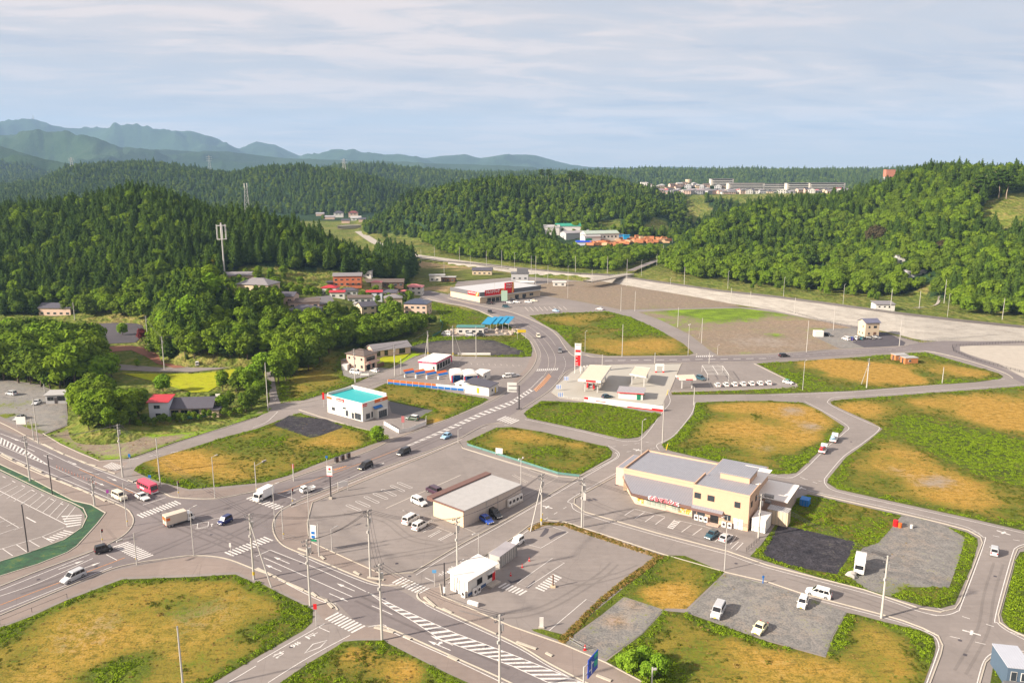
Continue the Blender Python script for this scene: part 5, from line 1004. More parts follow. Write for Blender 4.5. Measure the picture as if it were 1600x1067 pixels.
for i in range(6, len(top) - 1):
    a, b = top[i] - top[0], top[i + 1] - top[0]
    for dz in (.45, .8, 1.15): mb.tube(a + Vector((0, .9, dz)), b + Vector((0, .9, dz)), .05, n=4, caps=False)
    for k in range(4): q = a.lerp(b, k / 4) + Vector((0, .9, 0)); pp.box((q.x, q.y, q.z + .6), (.09, .09, 1.2))
mb.build('rail', M_DARKM, e); pp.build('posts', M_DARKM, e)
def rail(name, label, pts, h=1.1, mat=None, step=2.0, bars=3, w=.05, solid=None, z=0.0, cat='railing', closed=False):
    P = [g(*p, z) for p in pts]; o0 = P[0]; e = thing(name, label, cat, o0); mb = MB(); pp = MB(); mat = mat or M_RAIL
    for i in range(len(P) - 1):
        a, b = P[i] - o0, P[i + 1] - o0
        for k in range(bars): dz = h * (k + 1) / bars; mb.tube(a + Vector((0, 0, dz - .05)), b + Vector((0, 0, dz - .05)), w * .7, n=4, caps=False)
        n = max(1, int((b - a).length / step))
        for k in range(n + (i == len(P) - 2)): q = a.lerp(b, k / n); pp.box((q.x, q.y, q.z + h / 2), (w * 1.6, w * 1.6, h))
    mb.build('rail', mat, e); pp.build('posts', mat, e)
    if solid:
        s_ = MB()
        for i in range(len(P) - 1): a, b = P[i] - o0, P[i + 1] - o0; s_.face([a + Vector((0, 0, .1)), b + Vector((0, 0, .1)), b + Vector((0, 0, h - .08)), a + Vector((0, 0, h - .08))])
        s_.build('mesh_panel', solid, e)
    return e
rail('railing', 'pale railing on the river side of the bridge road at the right', [(1440,535),(1500,530),(1600,524),(1750,516)], 1.2, M_RAIL, 1.6)
rail('railing', 'dark railing on the near side of the bridge road at the right', [(1488,542),(1500,541),(1600,535),(1750,530)], 1.2, M_DARKM, 1.6)
rail('railing', 'dark railing running down beside the pale river bed at the right edge', [(1488,542),(1490,549),(1520,562),(1600,583),(1750,625)], 1.0, M_DARKM, 2)
rail('railing', 'dark fence line between the empty lots and the river wall', [(1205,481.5),(1290,503),(1355,516),(1435,535)], 1.0, M_DARKM, 3)
M_NETG = pm('green_mesh', (0.05, 0.16, 0.10), 0.7, 0.2, 1)
M_TEAL = pm('teal_net', (0.10, 0.22, 0.20), 0.8, 0.3, 1)
rail('mesh_fence', 'green mesh fence in front of the red roofed house', [(262,656),(300,655),(330,650),(352,640)], 1.2, M_NETG, 2.0, 3, .05, M_NETG, cat='fence')
rail('mesh_fence', 'low teal mesh fence along the field above the convenience store lot', [(730,696),(800,718),(872,741),(905,745)], .7, M_TEAL, 2.5, 2, .05, M_TEAL, cat='fence')
rail('mesh_fence', 'curved green mesh fence at the edge of the village grove', [(676,527),(688,520),(692,508),(688,502)], 1.2, M_NETG, 2.0, 3, .05, M_NETG, cat='fence')
rail('guard_rail', 'white rail in front of the fuel station forecourt', [(878,622),(912,627)], .9, M_WALL, 2.0, 3, .06)
rail('guard_rail', 'grey steel barrier at the edge of the gravel square by the red cone', [(890,1003),(910,1014)], 1.0, M_RAIL, 2.2, 2, .07)
rail('wire_fence', 'thin dark fence posts along the bottom left pavement', [(0,976),(50,956),(105,934)], .9, M_DARKM, 3.4, 1, .04, cat='fence')
rail('wire_fence', 'short dark fence beside the bakery parking', [(1166,862),(1178,852),(1186,845)], 1.0, M_DARKM, 1.0, 3, .04, cat='fence')
def slab_between(name, label, pts, wd, z0, z1, mat, cat='bridge', piers=()):
    P = [g(p[0], p[1], z1) for p in pts]; o0 = Vector((P[0].x, P[0].y, 0)); e = thing(name, label, cat, o0); mb = MB()
    Q = [p - o0 for p in P]
    n = len(Q); Lp = []; Rp = []
    for i in range(n):
        a, b = Q[max(i - 1, 0)], Q[min(i + 1, n - 1)]; d = (b - a); d.z = 0; d.normalize(); nn = Vector((-d.y, d.x, 0)) * wd / 2; Lp.append(Q[i] + nn); Rp.append(Q[i] - nn)
    for i in range(n - 1):
        dz = Vector((0, 0, z1 - z0))
        mb.face([Rp[i], Rp[i+1], Lp[i+1], Lp[i]]); mb.face([Rp[i] - dz, Rp[i+1] - dz, Lp[i+1] - dz, Lp[i] - dz]); mb.face([Rp[i] - dz, Rp[i+1] - dz, Rp[i+1], Rp[i]]); mb.face([Lp[i] - dz, Lp[i+1] - dz, Lp[i+1], Lp[i]])
    mb.build('deck', mat, e); rl = MB()
    for S in (Lp, Rp):
        for i in range(n - 1):
            for dz in (.5, 1.0): rl.tube(S[i] + Vector((0, 0, dz)), S[i+1] + Vector((0, 0, dz)), .06, n=4)
            for k in range(6): q = S[i].lerp(S[i+1], k / 6); rl.box((q.x, q.y, q.z + .5), (.1, .1, 1.0))
    rl.build('railing', M_RAIL, e); return e
slab_between('road_bridge', 'grey road bridge crossing the river below the sawmill', [(918,439),(945,434.5),(965,430.5),(985,427.5)], 7, 3.6, 4.6, M_CONC)
mb = MB(); P = smooth([Vector(tuple(gt(*p))) + Vector((0, 0, .25)) for p in ((985,427.5),(1000,421),(1015,415),(1027,410))], 5); P = [Vector((p.x, p.y, max(4.7, p.z))) for p in P]
for i in range(len(P) - 1): mb.face([(P[i].x - 3, P[i].y, P[i].z), (P[i].x + 3, P[i].y, P[i].z), (P[i+1].x + 3, P[i+1].y, P[i+1].z), (P[i+1].x - 3, P[i+1].y, P[i+1].z)])
struct(mb.build('hill_road', M_LOT))
mb = MB(); P = smooth([gt(*p) + Vector((0, 0, .3)) for p in ((560,362),(575,372),(590,381),(612,388),(640,398),(680,404),(740,412),(800,419))], 5)
for i in range(len(P) - 1): mb.face([(P[i].x - 4, P[i].y - 5, P[i].z), (P[i+1].x - 4, P[i+1].y - 5, P[i+1].z), (P[i+1].x + 4, P[i+1].y + 5, P[i+1].z), (P[i].x + 4, P[i].y + 5, P[i].z)])
struct(mb.build('valley_road', M_CONC))
mb = MB(); P = smooth([gt(*p) + Vector((0, 0, .3)) for p in ((1385,489),(1425,482),(1445,481),(1462,477),(1467,470),(1468,464))], 5)
for i in range(len(P) - 1): mb.face([(P[i].x - 1.5, P[i].y - 1, P[i].z), (P[i+1].x - 1.5, P[i+1].y - 1, P[i+1].z), (P[i+1].x + 1.5, P[i+1].y + 1, P[i+1].z), (P[i].x + 1.5, P[i].y + 1, P[i].z)])
struct(mb.build('bank_path', M_CONC))
slab_between('road_bridge', 'pale concrete bridge far up the valley below two houses', [(530,353),(548,352),(562,351.5)], 9, 1.0, 5.0, M_CONC)

M_GLASS = newmat('window_glass'); t = NT(M_GLASS); t.out((0.03, 0.04, 0.05), 0.12, spec=0.7)
M_DGLASS = newmat('dark_glass'); t = NT(M_DGLASS); t.out((0.012, 0.014, 0.016), 0.15, spec=0.6)
M_FRAME = pm('window_frame', (0.45, 0.44, 0.42), 0.5, 0.1, 2)
M_DFRAME = pm('dark_frame', (0.06, 0.05, 0.05), 0.5, 0.1, 2)
def wallm(nm, c): return pm(nm + '_wall', c, 0.8, 0.09, 0.9)
def roofm(nm, c, per=.45, ax=0): return pm(nm + '_roof', c, 0.5, 0.16, 0.7, ribs=(ax, per, .14))
W_WHITE = wallm('white', (0.66, 0.63, 0.58)); W_CREAM = wallm('cream', (0.60, 0.48, 0.34)); W_BEIGE = wallm('beige', (0.55, 0.365, 0.25)); W_GREY = wallm('grey', (0.42, 0.42, 0.43)); W_BLUEW = wallm('bluish_white', (0.55, 0.58, 0.66))
W_ORANGE = wallm('orange', (0.50, 0.15, 0.07)); W_PINK = wallm('pale_pink', (0.58, 0.42, 0.34)); W_BROWN = wallm('brown', (0.16, 0.09, 0.06)); W_DGREY = wallm('dark_grey', (0.13, 0.13, 0.14)); W_PANEL = pm('panel_wall', (0.47, 0.41, 0.36), 0.6, 0.08, 1, ribs=(0, .9, .04))
R_GREY = roofm('grey', (0.22, 0.205, 0.215)); R_SLATE = roofm('slate', (0.085, 0.08, 0.10), .35); R_RED = roofm('red', (0.42, 0.03, 0.04), .45); R_PINK = roofm('pink', (0.50, 0.16, 0.17)); R_BROWN = roofm('brown', (0.13, 0.10, 0.085)); R_PALE = roofm('pale', (0.40, 0.39, 0.385), .5); R_SILVER = roofm('silver', (0.34, 0.32, 0.34), .5)
R_BLG = roofm('blue_silver', (0.255, 0.26, 0.295), .5); R_TEAL = pm('teal_roof', (0.02, 0.36, 0.38), 0.5, 0.08, 1); R_GREEN = roofm('green', (0.03, 0.28, 0.19)); R_WHITE = pm('white_roof', (0.78, 0.74, 0.69), 0.55, 0.05, 1); R_SOLAR = pm('solar_roof', (0.05, 0.06, 0.10), 0.25, 0.1, 1, ribs=(0, 1.0, .08)); R_BLUE = pm('blue_roof', (0.01, 0.22, 0.42), 0.5, 0.12, 1)
M_REDP = pm('red_paint', (0.55, 0.01, 0.015), 0.45, 0.08, 1); M_ORP = pm('orange_panel', (0.62, 0.13, 0.02), 0.5, 0.08, 1); M_BLP = pm('blue_panel', (0.01, 0.13, 0.42), 0.5, 0.08, 1); M_WP = pm('white_panel', (0.70, 0.68, 0.65), 0.5, 0.05, 1); M_MAG = pm('magenta_panel', (0.55, 0.02, 0.12), 0.5, 0.05, 1)
M_YEL = pm('yellow_paint', (0.60, 0.42, 0.02), 0.5, 0.08, 1); M_GRN = pm('green_paint', (0.01, 0.20, 0.10), 0.5, 0.08, 1); M_TXT = pm('white_lettering', (0.75, 0.74, 0.72), 0.5, 0.03, 1); M_TXR = pm('red_lettering', (0.50, 0.03, 0.05), 0.5, 0.03, 1); M_TXD = pm('dark_lettering', (0.05, 0.05, 0.06), 0.5, 0.03, 1); M_BRW = pm('brown_trim', (0.16, 0.09, 0.075), 0.6, 0.1, 1)
class Bld:
    def __init__(s, name, label, cat, x0, x1, D, h, loc, rz, wall, group=None):
        s.e = thing(name, label, cat, loc, rz, group); s.x0, s.x1, s.D, s.h, s.wall = x0, x1, D, h, wall
        MB().b2(x0, x1, 0, D, -1.2, h).build('wall', wall, s.e)
    def face(s, f, a, z, off=0.03):
        if f == 'R': return (a, -off, z), (1, 0, 0), (0, -1, 0)
        if f == 'L': return (s.x0 - off, a, z), (0, -1, 0), (-1, 0, 0)
        if f == 'E': return (s.x1 + off, a, z), (0, 1, 0), (1, 0, 0)
        if f == 'B': return (a, s.D + off, z), (-1, 0, 0), (0, 1, 0)
    def panel(s, mb, f, a, z, w, h, th=.06, off=0.0, mi=0):
        o, u_, n = s.face(f, a, z, off); o = Vector(o); u_ = Vector(u_) * w / 2; n = Vector(n); c = o + n * th / 2
        d = (abs(u_.x) * 2 + abs(n.x) * th, abs(u_.y) * 2 + abs(n.y) * th, h); mb.box(c, d, 0, mi)
    def win(s, f, a, z, w=1.4, h=1.1, fr=None, gl=None, name='window', mull=True):
        mb = MB(); s.panel(mb, f, a, z, w, h, .07); o = mb.build(name, fr or M_FRAME, s.e)
        p = MB(); n = 2 if (mull and w > 1.1) else 1
        for k in range(n):
            ww = (w - .12) / n; s.panel(p, f, a - w / 2 + .06 + ww * (k + .5), z, ww - .05, h - .14, .03, .06)
        p.build('pane', gl or M_GLASS, o); return o
    def door(s, f, a, w=.95, h=2.1, mat=None):
        mb = MB(); s.panel(mb, f, a, h / 2 + .05, w, h, .06); o = mb.build('door', mat or M_DFRAME, s.e)
        k = MB(); s.panel(k, f, a + w * .32, 1.0, .06, .2, .05, .07); k.build('handle', M_RAIL, o); return o
    def sign(s, f, a, z, w, h, mat, txt=None, tm=None, ts=None, name='sign_board', sx=1.0, th=.12, off=.02):
        mb = MB(); s.panel(mb, f, a, z, w, h, th, off); o = mb.build(name, mat, s.e)
        if txt:
            oo, u_, n = s.face(f, a, z, off + th + .02); t_ = MB(); ts = ts or h * .7
            if sx is None: vs, _ = text_mb(txt, 1.0); wd = max(v_[0] for v_ in vs) - min(v_[0] for v_ in vs); sx = min(1.4, w * .9 / (wd * ts))
            add_text(t_, txt, ts, oo, Vector(u_) * ts * sx, Vector((0, 0, ts)), bold=.03); t_.build('lettering', tm or M_TXT, o)
        return o
    def roof(s, kind, mat, ov=.4, rise=1.5, th=.18, name='roof', zo=0.0):
        x0, x1, y0, y1, z = s.x0 - ov, s.x1 + ov, -ov, s.D + ov, s.h + zo; mb = MB()
        if kind == 'flat': mb.b2(x0, x1, y0, y1, z + .002, z + th)
        elif kind == 'parapet':
            mb.b2(s.x0 + .25, s.x1 - .25, .25, s.D - .25, z + .002, z + .1)
        elif kind == 'shed':
            mb.face([(x0, y0, z + .02), (x1, y0, z + .02), (x1, y1, z + rise), (x0, y1, z + rise)]); mb.face([(x0, y0, z + .02 + th), (x1, y0, z + .02 + th), (x1, y1, z + rise + th), (x0, y1, z + rise + th)])
            for a, b in (((x0, y0, z + .02), (x1, y0, z + .02)), ((x0, y1, z + rise), (x1, y1, z + rise)), ((x0, y0, z + .02), (x0, y1, z + rise)), ((x1, y0, z + .02), (x1, y1, z + rise))):
                mb.face([a, b, (b[0], b[1], b[2] + th), (a[0], a[1], a[2] + th)])
        elif kind in ('gx', 'gy'):
            if kind == 'gx':
                ym = (y0 + y1) / 2; q = [[(x0, y0, z), (x1, y0, z), (x1, ym, z + rise), (x0, ym, z + rise)], [(x1, y1, z), (x0, y1, z), (x0, ym, z + rise), (x1, ym, z + rise)]]
                gab = [[(s.x0, 0, z), (s.x0, s.D, z), (s.x0, s.D / 2, z + rise * .93)], [(s.x1, 0, z), (s.x1, s.D, z), (s.x1, s.D / 2, z + rise * .93)]]
            else:
                xm = (x0 + x1) / 2; q = [[(x0, y0, z), (x0, y1, z), (xm, y1, z + rise), (xm, y0, z + rise)], [(x1, y1, z), (x1, y0, z), (xm, y0, z + rise), (xm, y1, z + rise)]]
                xc = (s.x0 + s.x1) / 2; gab = [[(s.x0, 0, z), (s.x1, 0, z), (xc, 0, z + rise * .93)], [(s.x0, s.D, z), (s.x1, s.D, z), (xc, s.D, z + rise * .93)]]
            for f in q:
                up = [(a, b, c + th) for a, b, c in f]; mb.face(f); mb.face(up)
                for k in range(4): mb.face([f[k], f[(k + 1) % 4], up[(k + 1) % 4], up[k]])
            gm = MB()
            for f in gab: gm.face(f)
            gm.build('gable', s.wall, s.e)
        elif kind == 'hip':
            W, Dd = x1 - x0, y1 - y0; m_ = min(W, Dd) / 2
            a, b = ((x0 + m_, (y0 + y1) / 2), (x1 - m_, (y0 + y1) / 2)) if W >= Dd else (((x0 + x1) / 2, y0 + m_), ((x0 + x1) / 2, y1 - m_))
            A_, B_ = (*a, z + rise), (*b, z + rise); c = [(x0, y0, z), (x1, y0, z), (x1, y1, z), (x0, y1, z)]
            if W >= Dd: fs = [[c[0], c[1], B_, A_], [c[2], c[3], A_, B_], [c[3], c[0], A_], [c[1], c[2], B_]]
            else: fs = [[c[0], c[1], A_], [c[1], c[2], B_, A_], [c[2], c[3], B_], [c[3], c[0], A_, B_]]
            for f in fs: mb.face(f)
            mb.face(c); mb.b2(x0, x1, y0, y1, z - th, z - .01)
        o = mb.build(name, mat, s.e); s.ro = o; return o
def rectb(name, label, cat, A, B, C, ytop, wall, z0=0.0, h=None, W=None, D=None, rz=None):
    a, b, c = g(*A, z0), g(*B, z0), g(*C, z0); cv = c - b; L1 = cv.length; av = a - b
    if rz is None:
        t1 = math.atan2(cv.y, cv.x); t2 = math.atan2(av.y, av.x) - math.pi / 2; wgt = av.length / (av.length + L1)
        dlt = (t2 - t1 + math.pi) % (2 * math.pi) - math.pi; rz = t1 + dlt * wgt
    return Bld(name, label, cat, 0, W or L1, D or av.length, h or hgt(b, ytop), b, rz, wall)
def house(px, py, W, D, h, deg, wall, roof, rk, label, name='house', rise=1.4, wins=True, cat='house', z=None, group=None, ov=.5, small=False):
    p = gt(px, py) if z is None else g(px, py, z)
    b = Bld(name, label, cat, -W / 2, W / 2, D, h, p, R(deg), wall, group); b.roof(rk, roof, ov, rise)
    if wins:
        fl = [1.4] + ([4.1] if h > 4.6 else [])
        for z_ in fl:
            n = max(1, int(W / 3.2))
            for k in range(n): b.win('R', -W / 2 + W * (k + .5) / n, z_, min(1.7, W / n * .6), 1.15)
            for f in 'LE':
                for k in range(max(1, int(D / 4))): b.win(f, D * (k + .5) / max(1, int(D / 4)), z_, 1.2, 1.0)
    return b
b = rectb('convenience_store', 'long low cream store with pale ribbed roof in the middle of the car park', 'shop', (673,808), (725,824), (812,786), 799, W_PANEL, W=20.0)
b.roof('flat', R_PALE, .15, th=.22)
MB().b2(-.25, 20.2, b.D + .1, b.D + 1.9, b.h - .35, b.h + .55).build('canopy', M_BRW, b.e); MB().b2(-.3, -.12, -.2, b.D + .1, b.h - .1, b.h + .32).build('fascia', M_BRW, b.e)
MB().b2(-.12, -.02, .05, b.D - .05, .05, b.h - .15).build('end_panel', W_CREAM, b.e)
for k in range(4): b.win('B', 3 + k * 4.2, 1.6, 3.6, 2.3, gl=M_GLASS)
b.win('L', 5.0, 1.7, .8, .9, M_DFRAME); b.win('L', b.D - .9, 1.4, 1.1, 2.2, M_FRAME)
acm = MB().b2(-.45, .45, -.2, .2, 0, 1.3).mesh('ac', M_WP); fanm = MB()
fanm.tube((0, -.205, .7), (0, -.23, .7), .32, n=12); fanm = fanm.mesh('fan', M_DARKM)
def ac(parent, x, y, z=0.0, rz=0.0, s=1.0):
    o = bpy.data.objects.new('air_conditioner', acm); COL.objects.link(o); o.parent = parent; o.location = (x, y, z); o.rotation_euler = (0, 0, rz); o.scale = (s, s, s)
    f = bpy.data.objects.new('fan', fanm); COL.objects.link(f); f.parent = o; return o
for k in range(4): ac(b.e, 15.2 + k * 1.35, -.5, .25, 0, 1.3)
MB().b2(14.4, 19.9, -.95, -.1, 0, .22).build('plinth', M_CONC, b.e)
for x in (7.6, 11.5): MB().tube((x, -.08, 0), (x, -.08, b.h), .06, n=6).build('downpipe', M_FRAME, b.e)
b = rectb('site_office', 'small white cabin with bright white roof at the corner of the lower car park', 'office', (704,924), (731,933), (779,906), 907, W_WHITE, W=8.2, D=4.4)
OFE = b
b.roof('shed', R_WHITE, .45, .35, .14); b.win('R', 3.4, 1.9, 1.5, 1.2, M_DFRAME, M_DGLASS); b.win('R', 6.5, 1.8, 1.4, 1.3, M_DFRAME, M_DGLASS); b.door('R', 7.6, .9, 2.1, M_REDP); b.door('L', 2.6, 1.1, 2.1, M_WP)
MB().b2(.05, 5.2, -.07, -.02, .15, .75).build('blue_skirting', pm('blue_grey', (0.06, 0.10, 0.2), .7), b.e); MB().b2(5.2, 8.0, -1.5, -.1, 0, .35).build('step', M_CONC, b.e); ac(b.e, 1.5, -.4); ac(b.e, 2.6, -.4)
ac(b.e, -.4, .7, 0, -math.pi / 2)
for k, y in enumerate((.9, 2.0, 3.4)): MB().tube((-.05, y, .2), (-.05, y, 2.9), .05, n=6).build('pipe', M_RAIL, b.e)
MB().b2(5.3, 7.1, -.7, -.05, 2.5, 2.58).build('awning', M_WP, b.e)
b = rectb('storage_container', 'long pale grey corrugated container behind the white cabin', 'container', (762,884), (781,888), (806,872), 870, pm('container', (0.46, 0.44, 0.41), .6, .1, 1, ribs=(0, .55, .35)), W=6.4, D=2.7)
b.roof('flat', R_SILVER, .03, th=.08); mb = MB()
for x in (0, 6.4):
    for y in (0, 2.7): mb.box((x, y, b.h / 2), (.16, .16, b.h + .1))
mb.build('corner_posts', M_RAIL, b.e)
for k in range(8): MB().box((.8 * k + .4, -.05, b.h / 2), (.05, .06, b.h - .2)).build('rib', M_RAIL, b.e)
b0 = g(1168,830); u_ = g(1000,791) - b0; ang = math.atan2(-u_.y, -u_.x)
BK = Bld('bakery_building', 'large beige two storey building with grey roofs and a sloping front canopy', 'building', -12.8, 0, 8.2, 8.0, b0, ang, W_BEIGE)
BK.roof('parapet', R_BLG); 
hall = MB(); hall.b2(-33.0, -12.8, 7.0, 22.6, -.2, 5.4); hall.build('hall_wall', W_BEIGE, BK.e)
MB().b2(-32.7, -12.85, 7.1, 22.3, 5.402, 5.55).build('hall_roof', R_BLG, BK.e); mb = MB(); mb.b2(-33.1, -12.75, 6.85, 7.1, 5.4, 5.95); mb.b2(-33.1, -32.8, 7.1, 22.7, 5.4, 5.95); mb.b2(-32.8, -12.75, 22.35, 22.6, 5.4, 5.85); mb.build('parapet', W_BEIGE, BK.e)
mb = MB(); mb.b2(-12.9, .1, -.1, .12, 8.0, 8.45); mb.b2(-12.9, -12.65, .12, 8.3, 8.0, 8.45); mb.b2(-.12, .1, .12, 8.3, 8.0, 8.4); mb.build('parapet', W_BEIGE, BK.e)
for k in range(24):
    pass
MB().b2(-36.2, -33.0, 9.5, 20.5, 0, 4.6).build('left_wing', W_PINK, BK.e); MB().b2(-35.9, -33.1, 9.8, 20.2, 4.602, 4.7).build('left_wing_roof', R_BLG, BK.e)
rw = MB(); rw.b2(-12.8, -1.5, 8.2, 22.0, 0, 7.6); rw.build('rear_block', W_BEIGE, BK.e); MB().b2(-12.6, -1.7, 8.3, 21.8, 7.602, 7.7).build('rear_roof', R_BLG, BK.e)
MB().b2(-9.0, -2.2, 7.6, 14.2, 7.72, 9.5).build('roof_house', W_BEIGE, BK.e); MB().b2(-9.3, -1.9, 7.3, 14.5, 9.502, 9.7).build('roof_house_roof', R_BLG, BK.e)
MB().b2(-6.5, -.1, 9.0, 20.0, 7.72, 7.8).build('deck', R_WHITE, BK.e)
mb = MB(); mb.b2(-1.5, 5.4, 11.5, 22.6, 0, 3.9); mb.build('annex_wall', W_PINK, BK.e); MB().b2(-1.5, 5.8, 11.1, 23.0, 3.902, 4.1).build('annex_roof', R_WHITE, BK.e)
BKS = [(-33.3, 8.7), (-27.3, .2), (-6.6, .2)]
mb = MB(); mb.prism([(-33.2, 8.7), (-27.2, .9), (-12.8, .9), (-12.8, 7.0), (-33.0, 7.0)], 0, 2.9); mb.build('shop_wall', W_CREAM, BK.e)
mb = MB(); a1 = [(-34.0, 8.8, 3.0), (-27.6, -.5, 3.0), (-12.8, -.5, 3.0)]; a2 = [(-33.0, 7.05, 4.5), (-26.5, 7.05, 4.5), (-12.8, 7.05, 4.5)]
mb.face([a1[0], a1[1], a2[1], a2[0]]); mb.face([a1[1], a1[2], a2[2], a2[1]]); mb.build('canopy_roof', pm('canopy', (0.22, 0.22, 0.25), .5, .1, 1, ribs=(0, .6, .1)), BK.e)
mb = MB(); mb.face([(-12.8, -.9, 2.9), (-5.6, -.9, 2.9), (-5.6, -.05, 3.5), (-12.8, -.05, 3.5)]); mb.build('canopy_roof', MATS['canopy'], BK.e)
mb = MB()
for a, b_ in (((-34.05, 8.75), (-27.65, -.58)), ((-27.65, -.58), (-12.8, -.58))):
    d = Vector((b_[0] - a[0], b_[1] - a[1])).normalized(); mb.face([(*a, 2.45), (*b_, 2.45), (*b_, 3.12), (*a, 3.12)]); mb.face([(a[0] + d.y * -.1, a[1] + d.x * .1, 2.45), (b_[0] + d.y * -.1, b_[1] + d.x * .1, 2.45), (b_[0] + d.y * -.1, b_[1] + d.x * .1, 3.12), (a[0] + d.y * -.1, a[1] + d.x * .1, 3.12)])
mb.b2(-12.8, -5.5, -1.0, -.88, 2.45, 3.0); mb.build('fascia', M_BRW, BK.e)
SB = bpy.data.objects
def fpan(name, x0, x1, z0, z1, mat, y=.9, th=.06, parent=None): return MB().b2(x0, x1, y - th, y, z0, z1).build(name, mat, parent or BK.e)
fpan('wall_base', -27.2, -12.9, .02, .35, W_PINK, .88)
for k in range(9):
    w_ = fpan('window', -24.4 + k * 1.25, -23.25 + k * 1.25, .5, 2.3, M_FRAME) if k in (0, 1, 2, 3, 5, 6) else None
    if w_: fpan('pane', -24.3 + k * 1.25, -23.35 + k * 1.25, .6, 2.2, pm('shop_glass', (0.32, 0.36, 0.30), .2, .1, 1), .83, .03, w_)
M_POST = newmat('poster'); t = NT(M_POST); oc = t.a('ShaderNodeTexCoord').outputs['Object']; t.out(t.ramp(t.noise(oc, 1.4, 4, .7), [(.40, (.62, .22, .02)), (.5, (.70, .42, .05)), (.58, (.72, .66, .5))]), .6)
for x in (-26.6, -14.6, -16.4): fpan('poster', x, x + 1.5, .45, 2.25, M_POST, .86)
s_ = MB(); s_ = MB(); add_text(s_, 'のもマルシェ', 1.25, (-19.5, -.72, 3.0), (1.25 * .95, 0, 0), (0, 0, 1.25), bold=.06); s_.build('sign_lettering', pm('pink_lettering', (0.58, 0.12, 0.15), 0.5, 0.05, 1), BK.e)
s_ = MB(); add_text(s_, 'のもマルシェ', 1.25, (-19.5, -.68, 3.0), (1.3, 0, 0), (0, 0, 1.3), bold=.07); s_.build('sign_outline', M_TXT, BK.e)
for a, z, w_ in ((-11.7, 5.9, 1.5), (-8.6, 5.9, 1.6), (-2.6, 5.7, 1.3), (-10.7, 1.7, 1.8), (-4.6, 2.2, 1.4)): BK.win('R', a, z, w_, 1.35, M_DFRAME)
BK.win('R', -7.6, 1.5, 1.9, 2.6, M_DFRAME, M_DGLASS, 'entrance'); BK.door('R', -1.6, 1.0, 2.4, M_WP); BK.door('R', -2.75, 1.0, 2.4, M_WP); BK.door('R', -12.3, .9, 2.2)
BK.win('E', 2.0, 5.7, 1.1, 1.3, M_DFRAME); BK.win('E', 5.5, 5.9, 1.1, 1.3, M_DFRAME); BK.win('E', 2.6, 1.8, 1.2, 1.2, M_DFRAME); MB().b2(-8.9, -6.2, -1.5, -.05, 0, .18).build('step', W_PINK, BK.e)
for k in range(3): ac(BK.e, -11.6 + k * 1.1, -.45, .1)
ac(BK.e, -5.2, -.45); ac(BK.e, -3.9, -.45)
for k in range(9): MB().b2(5.42, 5.5, 12 + k * 1.2, 12.1 + k * 1.2, .1, 3.8).build('rib', M_FRAME, BK.e)
mb = MB(); mb.tube((.9, 9.5, 5.4), (3.0, 9.5, 5.4), .45, n=10); mb.tube((.9, 10.6, 3.5), (2.2, 10.6, 3.5), .4, n=10); mb.build('roof_duct', M_RAIL, BK.e)
def at(e, x, y, z=0.0): return Matrix.Translation(e.location) @ Matrix.Rotation(e.rotation_euler.z, 4, 'Z') @ Vector((x, y, z))
def boxthing(name, label, cat, loc, rz, W, D, h, mat, top=None, extra=None, ribs=0):
    e = thing(name, label, cat, loc, rz); MB().b2(0, W, 0, D, .05, h).build('body', mat, e, .04); MB().b2(-.05, W + .05, -.05, D + .05, h + .003, h + .12).build('lid', top or mat, e)
    mb = MB()
    for k in range(ribs): mb.b2(W * (k + .5) / ribs - .03, W * (k + .5) / ribs + .03, -.04, 0, .1, h - .05)
    if ribs: mb.build('ribs', M_RAIL, e)
    return e
p = at(BK.e, .6, .8); boxthing('storage_unit', 'white box unit standing beside the right wall of the beige building', 'cabinet', p, ang, 3.0, 5.0, 3.0, M_WP, R_WHITE, ribs=3)
p = at(BK.e, 2.4, 6.6); boxthing('storage_container', 'cream ribbed container behind the white box unit', 'container', p, ang, 4.6, 2.8, 3.4, W_CREAM, R_PALE, ribs=6)
p = at(BK.e, 6.6, 20.6); boxthing('water_tank', 'blue tank at the back corner of the white roofed annex', 'tank', p, ang, 2.0, 2.4, 1.5, pm('tank_blue', (0.01, 0.16, 0.5), .5, .1, 1), ribs=3)
p = at(BK.e, -7.6, -7.7)
b = rectb('teal_roof_shop', 'white shop with bright teal roof and red sign boards', 'shop', (509,645), (567,659), (609,647), 632, W_WHITE); T_ = b
MB().b2(.3, b.x1 - .3, .3, b.D - .3, b.h + .002, b.h + .12).build('roof', R_TEAL, b.e); mb = MB(); mb.b2(0, b.x1, 0, .28, b.h, b.h + .35); mb.b2(0, .28, .28, b.D, b.h, b.h + .35); mb.b2(b.x1 - .3, b.x1, .28, b.D, b.h, b.h + 1.3); mb.b2(.28, b.x1 - .3, b.D - .3, b.D, b.h, b.h + 1.0); mb.build('parapet', W_WHITE, b.e)
b.sign('L', 5.6 + b.D * .28, b.h - .35, 3.6, .85, M_REDP, 'docomo', None, .62, sx=None); b.sign('R', 1.0, b.h - .45, 1.9, .85, M_REDP, 'docomo', None, .5, sx=None); b.sign('R', b.x1 - 2.9, b.h - .2, 5.6, 1.1, M_ORP, 'au', None, .9, sx=1.0); b.sign('L', b.D - 1.2, b.h - .5, 2.2, .7, M_ORP)
MB().b2(5.0, 9.4, -1.6, 0, .02, 3.0).build('porch', W_WHITE, b.e); pf = MB().b2(5.4, 9.0, -1.66, -1.6, .1, 2.6).build('entrance', M_FRAME, b.e); mb = MB()
for k in range(4): mb.b2(5.5 + k * .88, 6.25 + k * .88, -1.70, -1.66, .2, 2.5)
